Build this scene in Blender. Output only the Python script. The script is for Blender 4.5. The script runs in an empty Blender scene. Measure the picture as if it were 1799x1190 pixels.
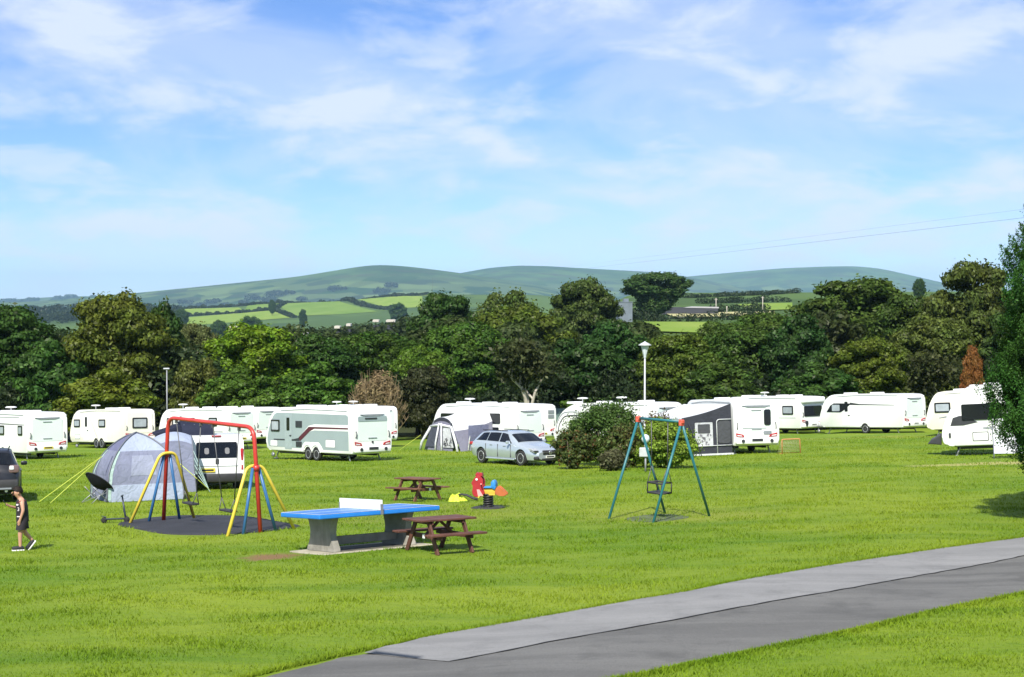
import bpy, bmesh, math, random
import numpy as np
from mathutils import Vector, Matrix, Euler

# ------------------------------------------------------------------ camera, sky, sun, exposure
SC = bpy.context.scene
COL = SC.collection
F_PX, CX, CY, PITCH = 2700.0, 899.5, 595.0, math.atan(75 / 2700.0)
cam_d = bpy.data.cameras.new('camera'); cam = bpy.data.objects.new('camera', cam_d); COL.objects.link(cam)
cam_d.sensor_width = 36.0; cam_d.lens = 36.0 * F_PX / 1799.0
cam_d.clip_start = 0.2; cam_d.clip_end = 40000
cam.location = (0, 0, 0); cam.rotation_euler = (math.pi / 2 - PITCH, 0, 0)
SC.camera = cam

SUN_EL, SUN_AZ = math.radians(47), math.radians(13)       # sun behind the camera, a little to the left
to_sun = Vector((-math.sin(SUN_AZ) * math.cos(SUN_EL), -math.cos(SUN_AZ) * math.cos(SUN_EL), math.sin(SUN_EL)))
sd = bpy.data.lights.new('sun', 'SUN'); sd.energy = 4.6; sd.angle = math.radians(0.5); sd.color = (1.0, 0.95, 0.87)
so = bpy.data.objects.new('sun', sd); COL.objects.link(so)
so.rotation_euler = to_sun.to_track_quat('Z', 'Y').to_euler(); so.location = (-40, -60, 80)

W = bpy.data.worlds.new('World'); SC.world = W; W.use_nodes = True
nt = W.node_tree; nt.nodes.clear()
def wn(t, **k):
    n = nt.nodes.new(t)
    for a, b in k.items(): setattr(n, a, b)
    return n
wl = nt.links.new
out = wn('ShaderNodeOutputWorld'); bg = wn('ShaderNodeBackground'); bg.inputs[1].default_value = 0.084
sky = wn('ShaderNodeTexSky', sky_type='NISHITA', sun_disc=False)
sky.sun_elevation = SUN_EL; sky.sun_rotation = math.atan2(to_sun.x, to_sun.y)
sky.altitude = 100; sky.air_density = 0.85; sky.dust_density = 0.0; sky.ozone_density = 3.0
tc = wn('ShaderNodeTexCoord'); sep = wn('ShaderNodeSeparateXYZ'); wl(tc.outputs['Generated'], sep.inputs[0])
def wmath(op, a, b=None, c=None):
    n = wn('ShaderNodeMath', operation=op)
    for i, v in enumerate((a, b, c)):
        if v is None: continue
        if isinstance(v, (int, float)): n.inputs[i].default_value = v
        else: wl(v, n.inputs[i])
    return n.outputs[0]
zz = wmath('ADD', wmath('MAXIMUM', sep.outputs[2], 0.0), 0.30)
u_, v_ = wmath('DIVIDE', sep.outputs[0], zz), wmath('DIVIDE', sep.outputs[1], zz)
cmb = wn('ShaderNodeCombineXYZ'); wl(u_, cmb.inputs[0]); wl(v_, cmb.inputs[1]); cmb.inputs[2].default_value = 0.0
def wnoise(scale, det, rough, off, dist=0.0):
    m = wn('ShaderNodeMapping'); m.inputs['Location'].default_value = off; wl(cmb.outputs[0], m.inputs[0])
    n = wn('ShaderNodeTexNoise'); n.inputs['Scale'].default_value = scale; n.inputs['Detail'].default_value = det
    n.inputs['Roughness'].default_value = rough; n.inputs['Distortion'].default_value = dist
    wl(m.outputs[0], n.inputs['Vector']); return n.outputs[0]
def wramp(v, a, b):
    n = wn('ShaderNodeMapRange', interpolation_type='SMOOTHSTEP'); wl(v, n.inputs[0])
    n.inputs[1].default_value = a; n.inputs[2].default_value = b; return n.outputs[0]
c1 = wramp(wnoise(4.6, 7, 0.55, (5.4, 2.7, 0.0), 0.3), 0.44, 0.66)     # puffs
c2 = wramp(wnoise(2.2, 5, 0.55, (11.3, 2.2, 4.0), 0.5), 0.36, 0.62)    # broad veils
cl = wmath('MINIMUM', wmath('ADD', wmath('MULTIPLY', c1, 0.58), wmath('MULTIPLY', c2, 0.46)), 0.92)
tint = wn('ShaderNodeMixRGB', blend_type='MULTIPLY'); tint.inputs[0].default_value = 1.0
wl(sky.outputs[0], tint.inputs[1]); tint.inputs[2].default_value = (0.62, 0.77, 1.08, 1)
mx = wn('ShaderNodeMixRGB'); wl(cl, mx.inputs[0]); wl(tint.outputs[0], mx.inputs[1]); mx.inputs[2].default_value = (6.0, 6.7, 8.2, 1)
wl(mx.outputs[0], bg.inputs[0]); wl(bg.outputs[0], out.inputs[0])

vs = SC.view_settings; vs.view_transform = 'Standard'; vs.look = 'None'; vs.exposure = 0.66; vs.gamma = 1.0; vs.use_curve_mapping = False
SC.cycles.use_denoising = True
SC.cycles.max_bounces = 8; SC.cycles.transparent_max_bounces = 12; SC.cycles.volume_bounces = 0
SC.cycles.caustics_reflective = False; SC.cycles.caustics_refractive = False

# ------------------------------------------------------------------ helpers
rng = np.random.default_rng(7)
random.seed(5)
SHARP = []

def link(o, parent=None):
    COL.objects.link(o)
    if parent is not None: o.parent = parent
    return o
def tag(o, label=None, cat=None, group=None, kind=None):
    if label: o['label'] = label
    if cat: o['category'] = cat
    if group: o['group'] = group
    if kind: o['kind'] = kind
    return o
def np_mesh(name, V, Fc, mat=None, smooth=False, attrs=None):
    V = np.asarray(V, np.float32); Fc = np.asarray(Fc, np.int32)
    me = bpy.data.meshes.new(name); n, k = Fc.shape
    me.vertices.add(len(V)); me.vertices.foreach_set('co', V.ravel())
    me.loops.add(n * k); me.loops.foreach_set('vertex_index', Fc.ravel())
    me.polygons.add(n); me.polygons.foreach_set('loop_start', np.arange(n, dtype=np.int32) * k)
    me.polygons.foreach_set('loop_total', np.full(n, k, np.int32))
    if smooth: me.polygons.foreach_set('use_smooth', np.ones(n, bool))
    for an, arr in (attrs or {}).items():
        if np.ndim(arr) == 2:
            a = me.attributes.new(an, 'FLOAT_COLOR', 'POINT'); a.data.foreach_set('color', np.asarray(arr, np.float32).ravel())
        else:
            a = me.attributes.new(an, 'FLOAT', 'POINT'); a.data.foreach_set('value', np.asarray(arr, np.float32))
    if mat: me.materials.append(mat)
    me.update(); me.validate(); return me
def mesh_obj(name, me, parent=None, **t):
    return tag(link(bpy.data.objects.new(name, me), parent), **t)

class MB:
    """collects shapes, builds ONE mesh object"""
    def __init__(s): s.bm = bmesh.new()
    def box(s, c, d, rot=None, bev=0.0, seg=1):
        r = bmesh.ops.create_cube(s.bm, size=1.0); vs_ = r['verts']
        M = Matrix.Translation(c) @ (Euler(rot).to_matrix().to_4x4() if rot else Matrix()) @ Matrix.Diagonal((d[0], d[1], d[2], 1))
        bmesh.ops.transform(s.bm, matrix=M, verts=vs_)
        if bev > 0:
            es = list({e for v in vs_ for e in v.link_edges})
            bmesh.ops.bevel(s.bm, geom=es, offset=bev, segments=seg, affect='EDGES', profile=0.5)
        return s
    def tube(s, pts, r, n=8, caps=True):
        pts = [Vector(p) for p in pts]; rs = r if isinstance(r, (list, tuple)) else [r] * len(pts)
        rings = []; t0 = (pts[1] - pts[0]).normalized()
        up = Vector((0, 0, 1)) if abs(t0.z) < 0.9 else Vector((1, 0, 0))
        nrm = t0.cross(up).normalized()
        for i, p in enumerate(pts):
            if i == 0: t = pts[1] - p
            elif i == len(pts) - 1: t = p - pts[i - 1]
            else: t = (pts[i + 1] - p).normalized() + (p - pts[i - 1]).normalized()
            t.normalize(); nrm = (nrm - t * nrm.dot(t)).normalized(); b = t.cross(nrm)
            rings.append([s.bm.verts.new(p + (nrm * math.cos(a) + b * math.sin(a)) * rs[i]) for a in [2 * math.pi * k / n for k in range(n)]])
        for a, b in zip(rings, rings[1:]):
            for k in range(n): s.bm.faces.new((a[k], a[(k + 1) % n], b[(k + 1) % n], b[k])).smooth = True
        if caps: s.bm.faces.new(rings[0][::-1]); s.bm.faces.new(rings[-1])
        return s
    def lathe(s, prof, c=(0, 0, 0), axis='Z', n=16, smooth=True):
        rings = []; c = Vector(c)
        for r, h in prof:
            ring = []
            for k in range(n):
                a = 2 * math.pi * k / n; x, y = r * math.cos(a), r * math.sin(a)
                p = {'Z': (x, y, h), 'Y': (x, h, y), 'X': (h, x, y)}[axis]
                ring.append(s.bm.verts.new(c + Vector(p)))
            rings.append(ring)
        for a, b in zip(rings, rings[1:]):
            for k in range(n): s.bm.faces.new((a[k], a[(k + 1) % n], b[(k + 1) % n], b[k])).smooth = smooth
        s.bm.faces.new(rings[0]); s.bm.faces.new(rings[-1]); return s
    def prism(s, poly, lo, hi, plane='XZ', bev=0.0, seg=2):
        """polygon in a plane, extruded along the third axis from lo to hi"""
        def P(a, b, h): return {'XZ': (a, h, b), 'XY': (a, b, h), 'YZ': (h, a, b)}[plane]
        A = [s.bm.verts.new(P(a, b, lo)) for a, b in poly]; B = [s.bm.verts.new(P(a, b, hi)) for a, b in poly]
        fa = s.bm.faces.new(A); fb = s.bm.faces.new(B[::-1]); n = len(poly)
        for k in range(n): s.bm.faces.new((A[k], B[k], B[(k + 1) % n], A[(k + 1) % n]))
        if bev > 0:
            es = list(set(fa.edges) | set(fb.edges))
            bmesh.ops.bevel(s.bm, geom=es, offset=bev, segments=seg, affect='EDGES', profile=0.5)
        return s
    def grid(s, P, smooth=True, thick=0.0):
        """P[i][j] points -> quad surface"""
        V = [[s.bm.verts.new(p) for p in row] for row in P]; fs = []
        for i in range(len(V) - 1):
            for j in range(len(V[0]) - 1):
                f = s.bm.faces.new((V[i][j], V[i + 1][j], V[i + 1][j + 1], V[i][j + 1])); f.smooth = smooth; fs.append(f)
        if thick: bmesh.ops.solidify(s.bm, geom=fs, thickness=thick)
        return s
    def quad(s, *p):
        s.bm.faces.new([s.bm.verts.new(q) for q in p]); return s
    def build(s, name, mat, parent=None, smooth=False, label=None, **t):
        bmesh.ops.recalc_face_normals(s.bm, faces=s.bm.faces)
        me = bpy.data.meshes.new(name); s.bm.to_mesh(me); s.bm.free()
        if smooth:
            for p in me.polygons: p.use_smooth = True
            try: me.set_sharp_from_angle(angle=math.radians(38))
            except Exception: pass
        me.materials.append(mat)
        return mesh_obj(name, me, parent, label=label, **t)

def smoothstep(a, b, x):
    t = np.clip((np.asarray(x, float) - a) / (b - a), 0, 1); return t * t * (3 - 2 * t)

# ------------------------------------------------------------------ terrain
FL = np.array([(110, -10.6), (180, -13.5), (300, -20), (900, -38), (1350, -42), (1700, -37), (2100, -22), (2700, 3), (3200, -8), (4500, -62), (9000, -125), (20000, -300), (30000, -450)], float)
FR = np.array([(110, -10.0), (200, -9.0), (300, -6.9), (360, -6.7), (450, -5.6), (600, -3.6), (800, -0.2), (950, 2.6), (1150, 1.0), (1500, -12), (3000, -25), (4500, -62), (9000, -125), (20000, -300), (30000, -450)], float)
def H(x, y):
    x = np.asarray(x, float); y = np.asarray(y, float)
    near = -2.9 - 0.067 * y + 0.012 * x + 0.018 * ((x + np.sqrt(x * x + 100)) / 2 - 5)
    near = near + 0.035 * np.sin(x * 0.55 + y * 0.23 + 1.0) * np.sin(y * 0.41 - x * 0.17) + 0.02 * np.sin(x * 1.3 - y * 0.7)
    yy = np.maximum(y, 1.0); u = x / yy
    k = smoothstep(0.01, 0.085, u)
    far = np.interp(yy, FL[:, 0], FL[:, 1]) * (1 - k) + np.interp(yy, FR[:, 0], FR[:, 1]) * k
    far = far - np.interp(u, [-0.30, -0.215, -0.153, -0.11, -0.055], [34, 25, 16, 12, 0]) * smoothstep(1450, 2700, yy)
    far = far + smoothstep(180, 600, yy) * 1.2 * np.sin(x * 0.011 + 0.4) * np.sin(yy * 0.006)
    b = smoothstep(104, 175, y)
    return near * (1 - b) + far * b
def h(x, y): return float(H(x, y))
_cp, _sp = math.cos(PITCH), math.sin(PITCH)
def ray(px, py):
    a, b = (px - CX) / F_PX, -(py - CY) / F_PX
    return Vector((a, _cp + b * _sp, -_sp + b * _cp))
def at(px, py, Y):
    r = ray(px, py); return r * (Y / r.y)
def G(px, py, start=8.0, stop=400.0):
    """world point where the line of sight through a pixel of the photo meets the ground"""
    r = ray(px, py); t = start / r.y; prev = t
    while t * r.y < stop:
        p = r * t
        if p.z < h(p.x, p.y):
            lo, hi = prev, t
            for _ in range(30):
                m = (lo + hi) / 2; q = r * m
                if q.z < h(q.x, q.y): hi = m
                else: lo = m
            q = r * hi; return Vector((q.x, q.y, h(q.x, q.y)))
        prev = t; t *= 1.004
    return Vector((r.x * stop / r.y, stop, h(r.x * stop / r.y, stop)))
def gp(x, y, dz=0.0): return Vector((x, y, h(x, y) + dz))
def gnormal(x, y, e=1.5):
    return Vector((-(h(x + e, y) - h(x - e, y)) / (2 * e), -(h(x, y + e) - h(x, y - e)) / (2 * e), 1)).normalized()
def thing(name, label, cat, loc, rotz=0.0, group=None, slope=True):
    """an Empty at the thing's base; stands square on the sloping ground when slope is set"""
    o = link(bpy.data.objects.new(name, None)); tag(o, label, cat, group)
    o.empty_display_size = 0.3
    loc = Vector(loc)
    if slope:
        n = gnormal(loc.x, loc.y); f = Vector((math.cos(rotz), math.sin(rotz), 0)); f = (f - n * f.dot(n)).normalized(); l = n.cross(f)
        M = Matrix((f, l, n)).transposed().to_4x4(); M.translation = loc; o.matrix_world = M
        o.location = loc; o.rotation_euler = M.to_euler()
    else:
        o.location = loc; o.rotation_euler = (0, 0, rotz)
    return o

# ------------------------------------------------------------------ materials
MATS = {}
def nodes_of(m):
    m.use_nodes = True; t = m.node_tree; return t, t.nodes, t.links.new
def mat(name, col, rough=0.5, metal=0.0, var=0.08, scale=6.0, bump=0.0, bscale=40.0, spec=0.5, coat=0.0, alpha=1.0, trans=0.0, dirt=0.0):
    if name in MATS: return MATS[name]
    m = bpy.data.materials.new(name); t, N, L = nodes_of(m); b = N['Principled BSDF']
    b.inputs['Roughness'].default_value = rough; b.inputs['Metallic'].default_value = metal
    b.inputs['Specular IOR Level'].default_value = spec; b.inputs['Coat Weight'].default_value = coat
    b.inputs['Alpha'].default_value = alpha
    if trans: b.inputs['Transmission Weight'].default_value = trans
    co = N.new('ShaderNodeTexCoord')
    nz = N.new('ShaderNodeTexNoise'); nz.inputs['Scale'].default_value = scale; nz.inputs['Detail'].default_value = 5; L(co.outputs['Object'], nz.inputs['Vector'])
    rp = N.new('ShaderNodeMapRange'); rp.inputs[1].default_value = 0.3; rp.inputs[2].default_value = 0.7
    rp.inputs[3].default_value = 1 - var; rp.inputs[4].default_value = 1 + var; L(nz.outputs[0], rp.inputs[0])
    mu = N.new('ShaderNodeVectorMath'); mu.operation = 'SCALE'; mu.inputs[0].default_value = col; L(rp.outputs[0], mu.inputs['Scale'])
    src = mu.outputs[0]
    if dirt:
        n2 = N.new('ShaderNodeTexNoise'); n2.inputs['Scale'].default_value = 1.7; n2.inputs['Detail'].default_value = 8; n2.inputs['Roughness'].default_value = 0.7
        mp = N.new('ShaderNodeMapping'); mp.inputs['Scale'].default_value = (3, 3, 0.6); L(co.outputs['Object'], mp.inputs[0]); L(mp.outputs[0], n2.inputs['Vector'])
        r2 = N.new('ShaderNodeMapRange'); r2.inputs[1].default_value = 0.5; r2.inputs[2].default_value = 0.75; r2.inputs[4].default_value = dirt; L(n2.outputs[0], r2.inputs[0])
        m2 = N.new('ShaderNodeMixRGB'); L(r2.outputs[0], m2.inputs[0]); L(src, m2.inputs[1]); m2.inputs[2].default_value = (col[0] * 0.45, col[1] * 0.45, col[2] * 0.38, 1)
        src = m2.outputs[0]
    L(src, b.inputs['Base Color'])
    if bump:
        nb = N.new('ShaderNodeTexNoise'); nb.inputs['Scale'].default_value = bscale; nb.inputs['Detail'].default_value = 4; L(co.outputs['Object'], nb.inputs['Vector'])
        bp = N.new('ShaderNodeBump'); bp.inputs['Strength'].default_value = bump; bp.inputs['Distance'].default_value = 0.02
        L(nb.outputs[0], bp.inputs['Height']); L(bp.outputs[0], b.inputs['Normal'])
    MATS[name] = m; return m

def foliage(name, transl=0.36, var=0.65):
    """leaf colour = the object's own colour, varied leaf by leaf and clump by clump"""
    m = bpy.data.materials.new(name); t, N, L = nodes_of(m); N.clear()
    o = N.new('ShaderNodeOutputMaterial'); d = N.new('ShaderNodeBsdfDiffuse'); tr = N.new('ShaderNodeBsdfTranslucent'); mxs = N.new('ShaderNodeMixShader')
    gl = N.new('ShaderNodeBsdfGlossy'); gl.inputs['Roughness'].default_value = 0.45; gl.inputs['Color'].default_value = (0.6, 0.6, 0.5, 1); mg = N.new('ShaderNodeMixShader'); mg.inputs[0].default_value = 0.018
    oi = N.new('ShaderNodeObjectInfo'); at_ = N.new('ShaderNodeAttribute'); at_.attribute_name = 'tint'
    geo = N.new('ShaderNodeNewGeometry'); nz = N.new('ShaderNodeTexNoise'); nz.inputs['Scale'].default_value = 0.55; nz.inputs['Detail'].default_value = 3
    L(geo.outputs['Position'], nz.inputs['Vector'])
    r1 = N.new('ShaderNodeMapRange'); r1.inputs[3].default_value = 1 - var; r1.inputs[4].default_value = 1 + var * 0.8; L(at_.outputs['Fac'], r1.inputs[0])  # natural leaf variation, spread wider to paint in bright leaf highlights
    hs = N.new('ShaderNodeHueSaturation'); L(oi.outputs['Color'], hs.inputs['Color'])
    r2 = N.new('ShaderNodeMapRange'); r2.inputs[1].default_value = 0.3; r2.inputs[2].default_value = 0.7; r2.inputs[3].default_value = 0.487; r2.inputs[4].default_value = 0.520; L(nz.outputs[0], r2.inputs[0]); L(r2.outputs[0], hs.inputs['Hue'])
    L(r1.outputs[0], hs.inputs['Value'])
    L(hs.outputs[0], d.inputs[0]); L(hs.outputs[0], tr.inputs[0]); mxs.inputs[0].default_value = transl
    L(d.outputs[0], mxs.inputs[1]); L(tr.outputs[0], mxs.inputs[2]); L(mxs.outputs[0], mg.inputs[1]); L(gl.outputs[0], mg.inputs[2]); L(mg.outputs[0], o.inputs[0])
    return m
LEAF = foliage('leaf'); NEEDLE = foliage('needle', 0.12, 0.6)
BARK = mat('bark', (0.11, 0.085, 0.06), 0.9, var=0.35, scale=3, bump=0.5, bscale=8)
PALE_BARK = mat('pale_bark', (0.42, 0.38, 0.31), 0.85, var=0.3, scale=3, bump=0.4, bscale=8)

def grass_colour(N, L, pos):
    """shared by the lawn sheet and the blades: broad patches, mowing streaks, yellow dry flecks"""
    def noise(scale, det, mp=(1, 1, 1), rough=0.55):
        m = N.new('ShaderNodeMapping'); m.inputs['Scale'].default_value = mp; L(pos, m.inputs[0])
        n = N.new('ShaderNodeTexNoise'); n.inputs['Scale'].default_value = scale; n.inputs['Detail'].default_value = det; n.inputs['Roughness'].default_value = rough; L(m.outputs[0], n.inputs['Vector']); return n.outputs[0]
    def rmp(v, a, b, lo=0.0, hi=1.0):
        n = N.new('ShaderNodeMapRange'); n.inputs[1].default_value = a; n.inputs[2].default_value = b; n.inputs[3].default_value = lo; n.inputs[4].default_value = hi; L(v, n.inputs[0]); return n.outputs[0]
    def mixc(f, a, b):
        n = N.new('ShaderNodeMixRGB'); L(f, n.inputs[0])
        for i, c in ((1, a), (2, b)):
            if isinstance(c, tuple): n.inputs[i].default_value = (*c, 1)
            else: L(c, n.inputs[i])
        return n.outputs[0]
    c = mixc(rmp(noise(0.16, 4), 0.36, 0.64), (0.116, 0.205, 0.012), (0.204, 0.272, 0.021))
    c = mixc(rmp(noise(0.9, 5, (0.5, 1.6, 1)), 0.45, 0.72, 0, 0.5), c, (0.225, 0.290, 0.030))
    c = mixc(rmp(noise(0.35, 4, (0.35, 2.2, 1)), 0.52, 0.7, 0, 0.6), c, (0.076, 0.165, 0.010))
    c = mixc(rmp(noise(5.0, 4, (0.7, 1.5, 1)), 0.5, 0.78, 0, 0.45), c, (0.070, 0.150, 0.010))
    c = mixc(rmp(noise(14.0, 3, (0.8, 1.3, 1)), 0.5, 0.75, 0, 0.18), c, (0.26, 0.32, 0.05))
    return c
# ------------------------------------------------------------------ ground sheet, fields, hills, road
def ground_material():
    m = bpy.data.materials.new('lawn'); t, N, L = nodes_of(m); b = N['Principled BSDF']; b.inputs['Roughness'].default_value = 0.85; b.inputs['Specular IOR Level'].default_value = 0.15
    geo = N.new('ShaderNodeNewGeometry'); pos = geo.outputs['Position']
    lawn = grass_colour(N, L, pos)
    # bare soil worn in front of the table tennis table, and a dry pale pitch on the right
    def spot(c, rx, ry, inner, outer):
        s = N.new('ShaderNodeVectorMath'); s.operation = 'SUBTRACT'; L(pos, s.inputs[0]); s.inputs[1].default_value = c
        d = N.new('ShaderNodeVectorMath'); d.operation = 'MULTIPLY'; L(s.outputs[0], d.inputs[0]); d.inputs[1].default_value = (1 / rx, 1 / ry, 0)
        ln = N.new('ShaderNodeVectorMath'); ln.operation = 'LENGTH'; L(d.outputs[0], ln.inputs[0])
        nz = N.new('ShaderNodeTexNoise'); nz.inputs['Scale'].default_value = 2.6; nz.inputs['Detail'].default_value = 5; L(pos, nz.inputs['Vector'])
        a = N.new('ShaderNodeMath'); a.operation = 'MULTIPLY_ADD'; L(nz.outputs[0], a.inputs[0]); a.inputs[1].default_value = 1.1; L(ln.outputs['Value'], a.inputs[2])
        r = N.new('ShaderNodeMapRange'); r.interpolation_type = 'SMOOTHSTEP'; r.inputs[1].default_value = outer + 0.55; r.inputs[2].default_value = inner + 0.55; L(a.outputs[0], r.inputs[0]); return r.outputs[0]
    def over(f, base, col, k=1.0):
        mu = N.new('ShaderNodeMath'); mu.operation = 'MULTIPLY'; L(f, mu.inputs[0]); mu.inputs[1].default_value = k
        x = N.new('ShaderNodeMixRGB'); L(mu.outputs[0], x.inputs[0]); L(base, x.inputs[1]); x.inputs[2].default_value = (*col, 1); return x.outputs[0]
    c = lawn
    p = G(478, 979); c = over(spot(p, 0.75, 1.0, 0.35, 1.0), c, (0.22, 0.13, 0.065), 0.95)
    p = G(700, 905); c = over(spot(p, 4.5, 5.0, 0.2, 1.2), c, (0.27, 0.25, 0.06), 0.35)
    p = G(1720, 815); c = over(spot(p, 3.4, 1.3, 0.5, 1.0), c, (0.40, 0.36, 0.14), 0.8)
    p = G(1560, 768); c = over(spot(p, 7, 3, 0.3, 1.1), c, (0.33, 0.30, 0.07), 0.35)
    p = G(1190, 908); c = over(spot(p, 3.6, 3.0, 0.3, 1.1), c, (0.26, 0.26, 0.05), 0.4)
    # beyond the lawn: shaded woodland floor, then farmland
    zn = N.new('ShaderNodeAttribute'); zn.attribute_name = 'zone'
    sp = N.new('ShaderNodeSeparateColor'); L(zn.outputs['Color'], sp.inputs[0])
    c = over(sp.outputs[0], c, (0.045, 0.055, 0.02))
    vo = N.new('ShaderNodeTexVoronoi'); vo.inputs['Scale'].default_value = 0.006; L(pos, vo.inputs['Vector'])
    cr = N.new('ShaderNodeValToRGB'); e = cr.color_ramp.elements; e[0].color = (0.040, 0.075, 0.020, 1); e[1].color = (0.085, 0.145, 0.03, 1); L(vo.outputs['Color'], cr.inputs[0])
    x = N.new('ShaderNodeMixRGB'); L(sp.outputs[1], x.inputs[0]); L(c, x.inputs[1]); L(cr.outputs[0], x.inputs[2]); c = x.outputs[0]
    L(c, b.inputs['Base Color'])
    def bump(scale, mp, st, prev=None):
        mm = N.new('ShaderNodeMapping'); mm.inputs['Scale'].default_value = mp; L(pos, mm.inputs[0])
        n = N.new('ShaderNodeTexNoise'); n.inputs['Scale'].default_value = scale; n.inputs['Detail'].default_value = 6; n.inputs['Roughness'].default_value = 0.65; L(mm.outputs[0], n.inputs['Vector'])
        bp = N.new('ShaderNodeBump'); bp.inputs['Strength'].default_value = st; bp.inputs['Distance'].default_value = 0.08; L(n.outputs[0], bp.inputs['Height'])
        if prev: L(prev, bp.inputs['Normal'])
        return bp.outputs[0]
    L(bump(9.0, (0.8, 1.2, 1), 0.75, bump(1.6, (0.5, 1.4, 1), 0.55)), b.inputs['Normal'])
    return m
ys = list(np.arange(-48, 132, 0.6)); y_ = 132.0
while y_ < 27000: ys.append(y_); y_ *= 1.028
ys = np.array(ys); us = np.linspace(-1.05, 1.05, 241)
UU, YY = np.meshgrid(us, ys); XX = UU * (YY + 62); ZZ = H(XX, YY)
nr, nc = XX.shape; idx = np.arange(nr * nc).reshape(nr, nc)
Fq = np.stack([idx[:-1, :-1], idx[:-1, 1:], idx[1:, 1:], idx[1:, :-1]], -1).reshape(-1, 4)
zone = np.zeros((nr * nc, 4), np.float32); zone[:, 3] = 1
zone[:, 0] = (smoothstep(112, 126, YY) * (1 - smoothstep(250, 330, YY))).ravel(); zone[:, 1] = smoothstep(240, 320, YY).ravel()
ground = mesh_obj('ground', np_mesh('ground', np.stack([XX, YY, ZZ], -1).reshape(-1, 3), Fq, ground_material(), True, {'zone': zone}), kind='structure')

def field_mat(name, a, b_, scale=0.02):
    m = bpy.data.materials.new(name); t, N, L = nodes_of(m); b = N['Principled BSDF']; b.inputs['Roughness'].default_value = 0.9; b.inputs['Specular IOR Level'].default_value = 0.1
    geo = N.new('ShaderNodeNewGeometry'); mp = N.new('ShaderNodeMapping'); mp.inputs['Scale'].default_value = (1, 0.25, 1); mp.inputs['Rotation'].default_value = (0, 0, 0.3); L(geo.outputs['Position'], mp.inputs[0])
    n = N.new('ShaderNodeTexNoise'); n.inputs['Scale'].default_value = scale; n.inputs['Detail'].default_value = 8; n.inputs['Roughness'].default_value = 0.65; L(mp.outputs[0], n.inputs['Vector'])
    r = N.new('ShaderNodeMapRange'); r.inputs[1].default_value = 0.35; r.inputs[2].default_value = 0.65; L(n.outputs[0], r.inputs[0])
    x = N.new('ShaderNodeMixRGB'); L(r.outputs[0], x.inputs[0]); x.inputs[1].default_value = (*a, 1); x.inputs[2].default_value = (*b_, 1); L(x.outputs[0], b.inputs['Base Color']); return m
PASTURE = field_mat('pasture', (0.115, 0.20, 0.028), (0.16, 0.24, 0.045)); MEADOW = field_mat('meadow', (0.15, 0.24, 0.03), (0.21, 0.28, 0.05), 0.06)
STUBBLE = field_mat('stubble', (0.38, 0.35, 0.17), (0.46, 0.43, 0.23)); HAY = field_mat('hay', (0.36, 0.34, 0.16), (0.43, 0.40, 0.20))
def patch(name, corners, m, lift=0.35, n=14, start=200, stop=9000):
    """a field: four corners given where their sight lines meet the land, draped over it"""
    c = [G(px, py, start, stop) for px, py in corners]; V = []
    for i in range(n + 1):
        for j in range(n + 1):
            s, t = i / n, j / n
            p = c[0] * (1 - s) * (1 - t) + c[1] * s * (1 - t) + c[2] * s * t + c[3] * (1 - s) * t
            V.append((p.x, p.y, h(p.x, p.y) + lift))
    ix = np.arange((n + 1) ** 2).reshape(n + 1, n + 1)
    Fc = np.stack([ix[:-1, :-1], ix[1:, :-1], ix[1:, 1:], ix[:-1, 1:]], -1).reshape(-1, 4)
    return mesh_obj(name, np_mesh(name, V, Fc, m, True), kind='structure')

HILLS = []
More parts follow.
